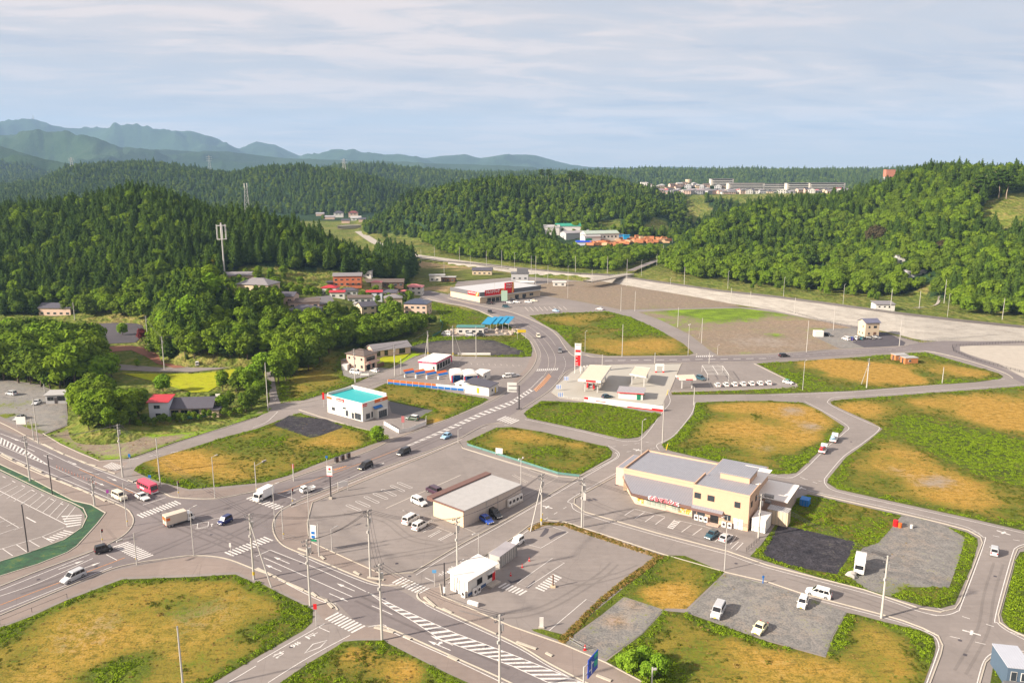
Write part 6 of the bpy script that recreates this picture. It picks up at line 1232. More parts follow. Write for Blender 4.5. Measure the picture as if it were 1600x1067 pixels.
mb.build('pane', M_GLASS, pf); mb = MB(); mb.face([(4.3, -1.0, 3.5), (8.0, -1.0, 3.5), (8.0, -.05, 4.0), (4.3, -.05, 4.0)]); mb.b2(4.3, 8.0, -1.0, -.9, 3.35, 3.5); mb.build('blue_awning', M_BLP, b.e)
b.win('R', 2.2, 1.4, 1.8, 1.8); b.win('R', 4.0, 1.5, .8, 2.0, mull=False)
for a, z, w_, h_ in ((2.2, 1.4, 3.0, 2.2), (4.6, 1.2, 1.2, 2.0), (7.4, 1.5, 1.3, 2.0), (8.6, 3.0, 1.6, .6), (14.0, 1.8, 1.6, 1.2)): b.win('L', a, z, w_, h_)
rail('block_wall', 'white low wall with railing at the corner of the teal roofed shop', [(600,664),(623,677),(640,674),(665,664),(666,656)], 1.3, M_WP, 2.0, 2, .06, M_WP, cat='wall')
b = rectb('laundry', 'small white shop with magenta band under a flat white roof', 'shop', (656,577), (682,580), (702,568), 566, W_WHITE); b.roof('flat', R_WHITE, .35, th=.2)
zt = b.h - .75; b.sign('L', b.D / 2, b.h - .4, b.D + .5, .75, M_MAG, 'コインランドリー', None, .6, sx=1.0, name='fascia_sign'); b.sign('R', b.x1 / 2, b.h - .4, b.x1 + .5, .75, M_MAG, 'コインランドリー', None, .6, sx=1.4, name='fascia_sign')
for k in range(5): b.win('R', 1.6 + k * 2.6, 1.5, 2.2, 2.4, M_FRAME, M_DGLASS)
b.win('L', 1.2, 1.3, .9, 1.0)
b.sign('R', b.x1 + .8, 1.8, 1.0, 2.4, M_MAG, name='side_board')
M_STEEL = pm('white_steel', (0.58, 0.57, 0.55), .5, .08, 1)
for k, (px, py) in enumerate(((706,598),(726,599.5))):
    e = thing('car_wash_bay', ('left' if k == 0 else 'right') + ' arched white car wash bay with red and blue posts', 'car wash', g(px, py), R(12)); mb = MB()
    for i in range(8):
        a0, a1_ = math.pi * i / 8, math.pi * (i + 1) / 8; mb.face([(2.6 - 2.6 * math.cos(a0), 0, 2.9 + .8 * math.sin(a0)), (2.6 - 2.6 * math.cos(a1_), 0, 2.9 + .8 * math.sin(a1_)), (2.6 - 2.6 * math.cos(a1_), 8, 2.9 + .8 * math.sin(a1_)), (2.6 - 2.6 * math.cos(a0), 8, 2.9 + .8 * math.sin(a0))])
        mb.face([(2.6 - 2.6 * math.cos(a0), 0, 2.9 + .8 * math.sin(a0)), (2.6 - 2.6 * math.cos(a1_), 0, 2.9 + .8 * math.sin(a1_)), (2.6 - 2.6 * math.cos(a1_), 0, 2.9), (2.6 - 2.6 * math.cos(a0), 0, 2.9)])
    mb.build('arched_roof', R_WHITE, e)
    for x, m_ in ((.1, M_REDP), (.55, M_BLP), (4.7, M_BLP), (5.1, M_REDP)): MB().b2(x - .2, x + .2, -.1, .6, 0, 2.6).build('post', m_, e)
    MB().b2(.0, .1, .6, 8, 0, 2.9).build('side_wall', W_GREY, e); MB().b2(5.1, 5.2, .6, 8, 0, 2.9).build('side_wall', W_GREY, e)
    MB().b2(1.5, 3.7, 3, 4.5, .1, 2.3).build('wash_machine', M_BLP, e)
for k, (px, py) in enumerate(((632,590),(649,591),(666,592),(684,593))):
    e = thing('vacuum_canopy', ('first', 'second', 'third', 'fourth')[k] + ' slanted orange and blue canopy counted from the left in the car wash lot', 'canopy', g(px, py), R(42)); 
    for nm, y0, y1, z0, z1, m_ in (('orange_panel', 0, .9, 2.3, 2.9, M_ORP), ('blue_panel', -.9, 0, 1.7, 2.3, M_BLP)):
        mb = MB(); mb.face([(0, y0, z0), (4.6, y0, z0), (4.6, y1, z1), (0, y1, z1)]); mb.face([(0, y0, z0 - .1), (4.6, y0, z0 - .1), (4.6, y1, z1 - .1), (0, y1, z1 - .1)]); mb.build(nm, m_, e)
    MB().tube((.4, 0, 0), (.4, 0, 2.25), .08, n=6).build('post', M_STEEL, e); MB().b2(.1, .9, -.4, .4, 0, 1.2).build('vacuum_unit', M_STEEL, e)
P0, P1 = g(606,600), g(725,611); e = thing('advertising_fence', 'long low fence with orange, white and blue panels beside the grass plot', 'fence', P0, math.atan2((P1 - P0).y, (P1 - P0).x)); LL = (P1 - P0).length
for nm, a, b_, z0, z1, m_ in (('orange_panel', 0, LL * .64, .95, 1.75, M_ORP), ('white_panel', LL * .64, LL, .95, 1.75, M_WP), ('blue_panel', 0, LL, .1, .93, M_BLP)): MB().b2(a, b_, -.05, .05, z0, z1).build(nm, m_, e)
for k in range(13): MB().box((LL * k / 12, -.08, .9), (.1, .1, 1.8)).build('post', M_WP, e)
b = rectb('wash_office', 'small grey slate roofed office with yellow mark at the end of the orange fence', 'office', (728,613), (764,619), (775,611), 606, W_WHITE); b.roof('shed', R_SLATE, .3, 1.0); b.sign('L', b.D * .45, 1.6, .8, 1.9, M_YEL); b.win('R', 2.5, 1.6, 1.0, 1.0); b.door('R', 5.0, .9, 2.0, M_YEL)
b = rectb('wash_shed', 'white box shed between the arched wash bays and the slate roofed office', 'shed', (742,593), (755,596), (762,590), 584, W_WHITE); b.roof('flat', R_WHITE, .2); b.win('R', 2, 1.5, 1, 1); b.door('L', 2.5)
b = rectb('wash_shed', 'low pale shed against the right end of the orange fence', 'shed', (714,606), (727,609), (732,604), 601, W_WHITE); b.roof('flat', R_WHITE, .2); b.door('L', 2)
b = rectb('shop_house', 'pale two storey house with brown hipped roof and balcony sign by the side road', 'house', (544,572), (570,580), (583,572), 556, W_PINK, D=9.5, W=7.5); b.roof('hip', R_BROWN, .6, 1.7); R_B2 = b
for y in (1.5, 5.2, 8): b.win('L', y, 4.6, .9, .9, M_DFRAME); b.win('L', y, 1.6, 1.1, 1.1, M_DFRAME)
b.win('R', 2.2, 1.5, 2.2, 2.6, M_DFRAME, M_DGLASS); b.win('R', 5.2, 1.5, 1.4, 2.2, M_DFRAME, M_DGLASS); b.win('R', 3.7, 4.6, 5.0, 1.6, M_DFRAME, M_DGLASS)
MB().b2(-.1, 7.6, -1.5, -1.35, 2.9, 3.9).build('balcony', W_PINK, b.e); MB().b2(0, 7.5, -1.35, 0, 2.8, 2.9).build('balcony_floor', W_PINK, b.e); MB().b2(1.2, 1.7, -1.55, -1.5, 3.1, 3.7).build('balcony_sign', M_REDP, b.e); MB().b2(7.7, 11.5, -.2, 0, 0, 1.6).build('side_gate', W_BROWN, b.e)
MB().b2(-.2, 3.5, 9.55, 12.5, 0, 3.0).build('lean_to', W_PINK, b.e); MB().b2(-.5, 3.8, 9.45, 12.8, 3.01, 3.2).build('lean_to_roof', R_BROWN, b.e)
b = rectb('long_house', 'long single storey cream house with grey gabled roof behind the shop house', 'house', (575,548), (585,559), (619,552), 549, W_PINK, D=9, W=17); b.roof('gx', R_GREY, .6, 2.0)
for x, w_ in ((2.0, 1.6), (5.5, 1.6), (13.0, 2.8)): b.win('R', x, 1.5, w_, 2.2, M_DFRAME, M_DGLASS)
b.win('L', 4, 1.5)
b = Bld('red_roof_annex', 'white two storey block with red roof beside the slate roofed house', 'house', 0, 6.1, 5.5, 5.6, g(234,655), R(3), W_BLUEW); b.roof('shed', R_RED, .5, .9); b.win('R', 2.6, 4.1, 2.0, 1.2); b.win('R', 2.8, 1.3, 1.6, 1.3, M_DFRAME, M_DGLASS)
b = Bld('slate_roof_house', 'long low cream house with dark slate roof right of the red roofed block', 'house', 0, 13.6, 7.5, 2.9, g(263,652), R(6), W_CREAM); b.roof('gx', R_SLATE, .9, 2.6)
for x in (2.2, 5.2, 8.6): b.win('R', x, 1.35, 2.4, 2.1, M_FRAME, M_DGLASS)
MB().b2(13.65, 16.2, -1, 4, -.5, 2.4).build('side_wing', W_CREAM, b.e); MB().b2(13.3, 16.7, -1.5, 4.4, 2.41, 2.6).build('side_wing_roof', R_SLATE, b.e)
b = Bld('hut', 'weathered white hut with pale flat roof between gravel lot and grassy bank', 'hut', 0, 7.0, 4.5, 3.0, g(72,631), R(7), W_GREY); b.roof('shed', R_PALE, .4, .5); b.win('R', 1.6, 1.8, 2.2, 1.3, M_FRAME, M_DGLASS); b.win('R', 5.0, 1.8, 2.4, 1.5, M_DFRAME, M_DGLASS); b.door('R', 3.3); MB().b2(7.1, 9.0, .5, 4, -.2, 2.4).build('side_shed', W_GREY, b.e)
b = rectb('drugstore', 'big low store with grey band, pale roof and red sign boards', 'shop', (714,464), (750,474.5), (836,461), 462, W_CREAM); DS = b
mb = MB(); hh = b.h; mb.b2(-.3, b.x1 + .3, -.35, -.02, hh - .6, hh + 1.9); mb.b2(-.35, -.02, -.02, b.D, hh - .6, hh + 1.9); mb.b2(b.x1 + .02, b.x1 + .3, -.02, b.D, hh - .6, hh + 1.9); mb.build('grey_band', W_DGREY, b.e)
MB().b2(0, b.x1, 0, b.D, hh + .002, hh + 1.5).build('roof', pm('ds_roof', (0.50, 0.50, 0.51), .5, .06, .4), b.e)
M_RY = newmat('red_yellow_board'); t = NT(M_RY); oc = t.a('ShaderNodeTexCoord').outputs['Generated']; s3 = t.a('ShaderNodeSeparateXYZ'); t.l.new(oc, s3.inputs[0])
f_ = t.m('SUBTRACT', s3.outputs[0], t.m('MULTIPLY', s3.outputs[2], .12)); t.out(t.ramp(f_, [(.70, (.60, .005, .01)), (.74, (.68, .12, .01)), (.80, (.72, .42, .02)), (.84, (.70, .60, .45)), (.88, (.70, .35, .02)), (.93, (.60, .01, .01))]), .5)
M_RYL = newmat('red_yellow_board_side'); t = NT(M_RYL); oc = t.a('ShaderNodeTexCoord').outputs['Generated']; s3 = t.a('ShaderNodeSeparateXYZ'); t.l.new(oc, s3.inputs[0])
f_ = t.m('SUBTRACT', t.m('SUBTRACT', 1.0, s3.outputs[1]), t.m('MULTIPLY', s3.outputs[2], .12)); t.out(t.ramp(f_, [(.66, (.60, .005, .01)), (.72, (.70, .35, .02)), (.80, (.70, .60, .45)), (.86, (.70, .35, .02)), (.93, (.60, .01, .01))]), .5)
b.sign('R', 3.2 + 8.0, hh + 1.1, 15.5, 3.6, M_RY, None, off=.36); t_ = MB(); add_text(t_, 'ツルハドラッグ', 2.4, (9.4, -.56, hh + 1.5), (1.55, 0, 0), (0, 0, 2.1), bold=.04); t_.build('lettering', M_TXT, b.e)
b.sign('L', 6.0, hh + .7, 11.0, 2.2, M_RYL, None, off=.36); t_ = MB(); add_text(t_, 'ツルハドラッグ', 1.5, (-.56, 7.4, hh + .9), (0, -1.1, 0), (0, 0, 1.35), bold=.04); t_.build('lettering', M_TXT, b.e)
MB().b2(18.5, 25.5, -1.4, -.6, hh - .2, hh + 6.2).build('sign_tower', M_RY, b.e); t_ = MB(); add_text(t_, 'ツルハ', 2.0, (21.6, -1.45, hh + 4.9), (1.7, 0, 0), (0, 0, 1.5), bold=.05); add_text(t_, 'ドラッグ', 1.2, (21.2, -1.45, hh + 3.3), (1.2, 0, 0), (0, 0, 1.1), bold=.05); t_.build('lettering', M_TXT, b.e)
MB().b2(-.5, b.x1 + .3, -1.6, -.36, hh - .95, hh - .62).build('eave', M_WP, b.e)
for k in range(4): b.win('R', 7 + k * 3.3, 1.5, 2.9, 2.6, M_FRAME, M_DGLASS)
for k in range(3): b.win('R', 29 + k * 6, 1.8, 3.2, 1.8, M_FRAME, M_GLASS)
b.sign('R', b.x1 - 5.5, hh + .8, 7, 1.2, pm('pale_teal', (0.32, 0.5, 0.48), .5), 'お薬', None, .8); b.sign('L', b.D * .5, .4, b.D, .8, W_DGREY, name='base_band')
e = thing('fuel_canopy', 'large cream forecourt canopy next to the tall red price sign', 'canopy', g(903,592,0), 0); fr = [Vector((23.7, 277.5)), Vector((31.7, 274.8)), Vector((38.1, 296.8)), Vector((29.9, 298.8))]
R_CRM = pm('cream_roof', (0.60, 0.52, 0.41), .6, .06, .5, ribs=(0, .6, .06))
def canopy(name, label, corners, z, th, posts, roofmat, trim, trimfaces=(0,), islands=()):
    P = [g(*c, z) for c in corners]; o0 = Vector((P[0].x, P[0].y, 0)); e = thing(name, label, 'canopy', o0); Q = [(p.x - o0.x, p.y - o0.y) for p in P]
    MB().prism(Q, z - th, z).build('roof', roofmat, e); c = Vector((sum(q[0] for q in Q) / 4, sum(q[1] for q in Q) / 4))
    fm = MB()
    for k in range(4):
        a, b_ = Vector(Q[k]), Vector(Q[(k + 1) % 4]); d = (b_ - a).normalized(); n = Vector((d.y, -d.x)); n = n if n.dot((a + b_) / 2 - c) > 0 else -n
        a2, b2_ = a + n * .06, b_ + n * .06; fm.face([(*a2, z - th - .05), (*b2_, z - th - .05), (*b2_, z + .06), (*a2, z + .06)])
        if k in trimfaces: tm = MB(); p0, p1 = a.lerp(b_, .35) + n * .1, a.lerp(b_, .78) + n * .1; tm.face([(*p0, z - th + .05), (*p1, z - th + .05), (*p1, z - .05), (*p0, z - .05)]); tm.build('red_strip', trim, e)
    fm.build('fascia', M_WP, e)
    for s_, t_ in posts:
        a = Vector(Q[0]).lerp(Vector(Q[1]), s_); b_ = Vector(Q[3]).lerp(Vector(Q[2]), s_); q = a.lerp(b_, t_); MB().box((q.x, q.y, (z - th) / 2), (.35, .35, z - th)).build('column', M_STEEL, e)
    return e, Q, o0
bpy.data.objects.remove(e)
e, Q, o0 = canopy('fuel_canopy', 'large cream forecourt canopy next to the tall red price sign', [(903,592),(939,595),(955,572),(921,570)], 5.2, .8, ((.25,.12),(.8,.12),(.25,.5),(.8,.5),(.25,.88),(.8,.88)), R_CRM, M_REDP)
def pump(px, py, label, m_=None):
    e = thing('fuel_pump', label, 'fuel pump', g(px, py), R(70)); MB().b2(-1.6, 1.6, -.5, .5, 0, .18).build('island', M_CONC, e); MB().b2(-.45, .45, -.28, .28, .18, 1.9).build('body', m_ or M_REDP, e, .03); MB().b2(-.35, .35, -.31, -.28, 1.1, 1.7).build('display', M_WP, e)
    h_ = MB(); h_.tube((.5, 0, 1.6), (.7, 0, .6), .03, n=5); h_.tube((.7, 0, .6), (.5, .1, .8), .03, n=5); h_.build('hose', M_DARKM, e); return e
for px, py, lb in ((918,606,'red fuel pump at the left front under the large cream canopy'),(928,608,'red fuel pump at the right front under the large cream canopy'),(926,598,'red fuel pump in the middle under the large cream canopy'),(938,599,'red fuel pump at the right rear under the large cream canopy')): pump(px, py, lb)
canopy('fuel_canopy', 'smaller cream canopy on thin posts in the middle of the forecourt', [(984,584),(1009,589),(1016,575),(992,572.5)], 4.2, .3, ((.12,.1),(.88,.1),(.12,.9),(.88,.9)), R_CRM, M_WP, ())
canopy('fuel_canopy', 'small white canopy with red band at the rental yard', [(1063,592),(1088,592),(1084,585),(1056,586)], 4.0, .5, ((.2,.3),(.8,.3)), R_CRM, M_REDP, (0, 3))
b = rectb('fuel_office', 'white fuel station office with pale roof and thin red band', 'office', (963,618), (966,622.5), (991,626), 612, W_WHITE, W=8.5, D=6.5, rz=R(-14)); b.roof('flat', R_SILVER, .5, th=.25); b.sign('R', b.x1 / 2, b.h - .12, b.x1 + .8, .28, M_REDP, off=.52, th=.05); b.win('L', 3, 1.5, 2.5, 1.6)
e = thing('car_wash_gate', 'white drive-through car wash gate with red feet', 'car wash', g(1024,582), R(-3)); mb = MB(); mb.b2(0, 3.4, 0, .8, 2.6, 3.4); mb.build('top_beam', M_WP, e)
for x in (0, 2.9): MB().b2(x, x + .5, 0, .8, .6, 2.6).build('leg', M_WP, e); MB().b2(x - .05, x + .55, -.1, .9, 0, .6).build('foot', M_REDP, e)
e = thing('clothes_bin', 'dark green upright tank beside the fuel station office', 'tank', g(998.5,624), 0); MB().b2(-.9, .9, -.7, .7, 0, 2.2).build('body', M_GRN, e, .1); MB().tube((0, 0, 2.2), (0, 0, 2.5), .3, n=10).build('cap', M_GRN, e)
def bwall(label, A, B_, h, txt=None, red=(), name='boundary_wall'):
    P0, P1 = g(*A), g(*B_); L_ = (P1 - P0).length; e = thing(name, label, 'wall', P0, math.atan2((P1 - P0).y, (P1 - P0).x)); MB().b2(0, L_, -.1, .1, 0, h).build('panel', M_WP, e)
    for a, b_, z0, z1 in red: MB().b2(L_ * a, L_ * b_, -.16, -.1, z0, z1).build('red_stripe', M_REDP, e)
    return e
bwall('white boundary wall with red square at its left end below the fuel station', (913,627), (951,631.5), 1.8, red=((0, .16, .9, 1.7), (.48, .88, .55, .8)))
bwall('long white boundary wall ending in a red corner below the fuel station', (951,632), (1036,643), 1.9, red=((.35, .8, .02, .35), (.8, 1.0, .02, .8)))
pz = g(898,583); e = thing('price_sign', 'tall white and red price sign on two white legs at the fuel station', 'sign', pz, R(-8)); hs = hgt(pz, 536)
for x in (0, 2.3): MB().b2(x - .12, x + .12, -.12, .12, 0, hs).build('leg', M_WP, e)
MB().b2(.12, 2.18, -.2, .1, hs * .90 - 1.4, hs - .1).build('top_board', M_WP, e)
for k, (a, b_, m_) in enumerate(((.60, .70, M_WP), (.70, .78, M_REDP), (.50, .60, M_REDP), (.38, .50, M_REDP), (.30, .38, M_REDP), (.25, .30, M_REDP))):
    o = MB().b2(.15, 2.15, -.2, .1, hs * a + .06 + (hs * .07 if k < 2 else 0) * 0, hs * b_).build('board', m_, e)
t_ = MB(); add_text(t_, 'セルフ', .6, (1.15, -.22, hs * .945), (.62, 0, 0), (0, 0, .6), bold=.03); t_.build('lettering', M_TXR, e); t_ = MB()
for z_, x_ in ((.555, .7), (.44, .6), (.345, .9), (.28, .9)): t_.b2(.3, .3 + x_, -.23, -.2, hs * z_, hs * z_ + .18)
t_.build('white_marks', M_TXT, e)
for k, (px, py, lb) in enumerate(((907,581,'left'),(912.5,580.5,'middle'),(917.5,580,'right'))):
    e = thing('banner_stand', f'{lb} of three small white upright boards beside the price sign', 'sign', g(px, py), 0); MB().b2(-.35, .35, -.05, .05, .3, 2.4).build('board', M_WP, e); MB().b2(-.4, .4, -.3, .3, 0, .3).build('foot', M_CONC, e)
b = rectb('office_house', 'narrow two storey beige building with blue grey gabled roof by the river', 'building', (1335,524), (1351,526.5), (1371,524), 505, W_CREAM, W=7.2, D=6.2, rz=R(8)); b.roof('gx', roofm('blue_grey', (0.13, 0.13, 0.19)), .5, 1.6)
for z in (1.6, 4.8): b.win('L', 2, z, .7, 1, M_DFRAME); b.win('R', 2, z, .8, 1, M_DFRAME)
b.win('R', 5, 4.8, 1.6, 1.1, M_DFRAME); b.door('R', 5, 1.4, 2.2, W_BROWN); b.win('L', 4.6, 1.6, .6, .9, M_DFRAME)
boxthing('storage_unit', 'white box shed left of the narrow two storey building', 'shed', g(1273,526.5), R(-2), 4.2, 3, 2.7, M_WP, R_WHITE)
b = house(1383, 485, 10, 7, 3.2, -3, W_WHITE, R_GREY, 'shed', 'small white shed with dark windows on the grass behind the river wall', 'white_shed', .8, False, 'shed', z=4.5)
for x in (-3.2, -.4): b.win('R', x, 2.0, .9, .7, M_DFRAME, M_DGLASS)
b.win('R', 2.2, 1.9, 1.0, 1.0, M_DFRAME, M_DGLASS)
for A, B_, C_, yt, lb in (((1389,562),(1399,564.5),(1412,562.5),553.5,'orange wooden cabin standing behind the other one'),((1403,566),(1414,569),(1430,567.5),561.5,'front orange wooden cabin with a white window on the field')):
    b = rectb('wooden_cabin', lb, 'cabin', A, B_, C_, yt, wallm('cabin', (0.42, 0.17, 0.06)), W=5.6, D=3.6, rz=R(6), h=2.5); b.roof('flat', R_PALE, .15); b.win('R', 2, 1.4, 1.0, 1.0, M_WP, M_GLASS); b.door('L', 1.8)
V = house
V(395,458,17,11,4.2,-14,W_CREAM,R_GREY,'hip','wide house with grey hipped roof left of the village, beside the antenna pole',rise=2.6)
V(374,441,20,7,3.6,8,W_PINK,R_GREY,'gx','long grey roofed house partly hidden by trees behind the antenna pole',rise=1.8)
V(475,483,14,7,3.0,10,W_PINK,R_BROWN,'gx','low brown roofed house behind the slanting grey roof',rise=1.4)
V(500,487,15,9,3.4,38,W_PINK,R_GREY,'gx','house with a steep slanting grey roof among the trees',rise=3.0)
V(470,496,13,10,3.0,-8,W_GREY,R_SLATE,'hip','dark grey hipped roof low in the trees in front of the slanting roof',rise=2.0)
b = V(543,448,17,8,6.2,6,W_ORANGE,R_GREY,'gx','orange two storey house with grey roof and long balcony',rise=1.6)
MB().b2(-4, 8.6, -1.4, -1.2, 2.9, 3.9).build('balcony', W_ORANGE, b.e); MB().b2(-12, -8.7, 0, 7, -.5, 2.6).build('side_wing', W_BROWN, b.e); MB().b2(-13, -8.4, -1, 8, 2.61, 2.85).build('side_wing_roof', R_SLATE, b.e)
V(570,434,8,6,3.6,0,W_WHITE,R_SILVER,'flat','pale grey shed at the right back of the orange house',name='shed',cat='shed')
V(514,462,9,7,4.6,-5,W_WHITE,R_RED,'hip','small white house with crimson hipped roof left of the village',rise=1.3)
V(527,466,8,5,3.2,5,W_WHITE,R_RED,'gx','low house with pink red roof touching the crimson roofed one',rise=.8)
V(598,449,26,8,2.8,3,W_BROWN,R_BROWN,'gx','long low brown roofed building right of the orange house',rise=1.8)
V(588,452,6,5,4.0,0,W_CREAM,R_PINK,'hip','small cream house with pink roof in front of the brown roofed building',rise=.9)
V(620,448,8,6,3.4,6,W_WHITE,R_RED,'gx','small white house with red roof at the right end of the brown roofed building',rise=.8)
V(585,470,9,6,5.0,4,W_BLUEW,R_RED,'gx','bluish two storey house with striped red roof in the village middle',rise=.8)
V(562,474,13,6,2.8,3,W_GREY,R_BROWN,'gx','low brown roofed sheds left of the striped red roof',name='shed',rise=1.2,cat='shed')
V(646,461,11,8,5.0,-4,W_WHITE,R_PINK,'hip','white house with pink hipped roof near the drugstore road',rise=1.5)
V(631,462,5,5,2.6,0,W_WHITE,R_PINK,'hip','low pink roofed annex beside the pink roofed house',name='annex',rise=.8)
b = V(649,492,13,10,6.2,-10,W_PINK,R_SOLAR,'hip','house with dark solar panels on its hipped roof above the grove',rise=2.2)
V(577,494,8,8,5.0,30,W_CREAM,R_SLATE,'gx','house with slate roof and yellow wall half hidden in the grove',rise=2.0)
V(562,484,6,5,3.0,0,W_WHITE,R_PALE,'flat','small flat white roof deep in the grove',name='shed',cat='shed')
V(86,494,18,9,4.2,-3,W_PINK,R_SLATE,'gx','dark roofed house hidden in the trees above the old parking lot',rise=2.2)
b = V(1268,446,9,5,2.6,0,W_PINK,R_BROWN,'flat','small pinkish hut among the bushes at the foot of the right hill',name='hut',cat='hut'); b = V(1277,412,9,5,2.6,6,W_ORANGE,roofm('rust',(0.25,0.04,0.03)),'gx','rusty red roofed hut among trees on the right hill',name='hut',cat='hut',rise=.8)
V(1432,432,12,6,2.6,2,W_GREY,R_SILVER,'gx','grey roofed hut between trees on the right hill',name='hut',cat='hut',rise=.9); V(1407,412,6,5,5,0,W_WHITE,R_SILVER,'flat','small white two storey hut high among the trees on the right',name='hut',cat='hut')
V(608,466,9,7,3.2,-6,W_PINK,R_SLATE,'gx','dark roofed house between the striped red roof and the pink hipped roof',rise=1.6)
V(545,462,10,6,3.0,4,W_GREY,R_SLATE,'hip','slate roofed low house below the orange house',rise=1.5); V(615,478,10,7,4.6,10,W_CREAM,R_GREY,'hip','cream house with grey hipped roof left of the solar roofed house',rise=1.6)
V(440,474,12,7,3.2,-6,W_PINK,R_SLATE,'gx','slate roofed house right of the wide hipped house',rise=1.7); V(420,448,9,6,3.0,0,W_GREY,R_GREY,'gx','small grey roofed house above the wide hipped house',rise=1.4)
V(753,430,15,8,3.4,-4,W_CREAM,R_SLATE,'gx','open fronted shed with dark roof behind the drugstore',name='shed',rise=2,cat='shed')
V(683,440,11,6,4.4,4,W_WHITE,R_PALE,'flat','white flat roofed hut left behind the drugstore',name='hut',cat='hut'); V(700,441,10,6,3.4,-4,wallm('rust',(0.16,0.07,0.04)),R_PALE,'flat','rust brown hut beside the white flat roofed hut',name='hut',cat='hut')
b = V(812,444,12,9,7.5,-3,W_GREY,W_DGREY,'flat','grey two storey house block right behind the drugstore',name='modern_house'); MB().b2(-2, 5.9, -.06, 2, 7.7, 11).build('upper_box', W_DGREY, b.e)
V(820,452,12,6,4.6,-3,W_WHITE,R_WHITE,'flat','low white block in front of the grey two storey house',name='annex')
V(874,447.5,9,4,3,-3,W_WHITE,R_WHITE,'flat','small white site hut on the brown lot',name='hut',cat='hut')
b = V(600,398,13,9,6.5,-6,W_DGREY,W_DGREY,'flat','dark blue-grey building behind the trees by the valley road',name='dark_building',cat='building')
b = house(735,522,13,5,3.4,-2,W_WHITE,roofm('sea_green',(0.06,0.22,0.20)),'flat','white shop hut with green flat roof beside the blue canopies','shop_hut',.3,True,'shop',z=0)
for k in range(4):
    e = thing('blue_canopy', ('first', 'second', 'third', 'last')[k] + ' of four overlapping bright blue slanted canopies counted from the left', 'canopy', g(752 + k * 9.5, 515 - k * .6), R(-25)); mb = MB()
    mb.face([(0, 0, 3.0), (5.2, 0, 3.0), (3.4, 11, 4.6), (-1.8, 11, 4.6)]); mb.face([(0, 0, 2.9), (5.2, 0, 2.9), (3.4, 11, 4.5), (-1.8, 11, 4.5)]); mb.build('roof', R_BLUE, e)
    for x, y, z in ((.2, .2, 2.9), (5, .2, 2.9), (3.2, 10.6, 4.5), (-1.6, 10.6, 4.5)): MB().tube((x, y, 0), (x, y, z), .08, n=5).build('post', M_STEEL, e)
def rock(px, py, s, label, mat, group=None, name='stone', cat='stone', z=0.0, p=None):
    p = p or g(px, py, z); mb = MB(); blob(mb, (0, 0, s * .35), s, s * .6, rnd, 7, 5, .3); o = mb.build(name, mat); o.location = p; o.rotation_euler.z = rnd.uniform(0, 6); return tag(o, label, cat, group)
M_STONE = pm('stone', (0.40, 0.33, 0.27), .9, .3, 1)
for k in range(26): rock(786 + rnd.uniform(-14, 26), 517 + rnd.uniform(-5, 6), rnd.uniform(.5, 1.2), 'pale garden stone lying in the yard by the blue canopies', M_STONE, 'garden stones in the yard by the blue canopies')
for k in range(12): rock(703 + rnd.uniform(-12, 12), 519 + rnd.uniform(-3, 3), rnd.uniform(.8, 1.5), 'pinkish stone heaped left of the green roofed hut', M_STONE, 'stones heaped left of the green roofed hut')
def fh(px, py, W, D, h, deg, wall, roof, rk, label, name, rise=1.5, cat='building', dep=None):
    p = at_depth(px, py, dep) if dep else gt(px, py); b = Bld(name, label, cat, -W / 2, W / 2, D, h, p, R(deg), wall); b.roof(rk, roof, .5, rise); return b
b = fh(941,378.5,34,16,8,14,W_WHITE,roofm('pale_green',(0.36,0.42,0.36),1.2),'gx','long white sawmill hall with pale green roof','sawmill_hall',2.5)
for k in range(8): b.win('R', -13 + k * 3.8, 5.2, 1.6, 1.4, M_DFRAME, M_DGLASS)
fh(926,381,16,12,6.5,14,W_WHITE,R_PALE,'gx','white sawmill block with green door left of the long hall','sawmill_block',2).sign('R', -4, 2.6, 6, 4.6, M_GRN, name='door')
fh(888,368,26,12,9,4,W_WHITE,R_GREEN,'gx','sawmill building with bright green roof at the back left','sawmill_building',2.5); fh(900,374,24,12,6,28,W_GREY,R_SILVER,'gx','grey roofed sawmill shed below the green roof','sawmill_shed',2); fh(917,370,18,9,5,-12,W_WHITE,R_SILVER,'gx','open sawmill shed with green inside right of the grey roof','sawmill_shed',1.5).sign('R', 0, 2.2, 12, 4, pm('teal_wall', (0.02, .3, .25), .6), name='opening')
fh(862,368,16,9,8,0,W_WHITE,R_PALE,'gx','white sawmill house at the far left behind trees','sawmill_building',2); fh(912,384,14,8,3,0,W_BLUEW,pm('tarp_blue', (.01, .06, .5), .6),'gx','low shed with vivid blue roof in front of the sawmill','sawmill_shed',1.2)
fh(968,374,7,5,5,-10,pm('steel_blue',(.03,.14,.3),.6),W_DGREY,'flat','dark blue steel hut beside the timber yard','hut'); fh(979,375,6,5,4.6,0,pm('sky_blue',(.01,.28,.55),.6),pm('sky_blue',(.01,.28,.55),.6),'flat','bright blue hut in the timber yard','hut')
M_TIM = pm('timber', (0.50, 0.20, 0.09), .8, .3, .8); M_TIM2 = pm('pale_timber', (0.60, 0.38, 0.22), .8, .3, .8)
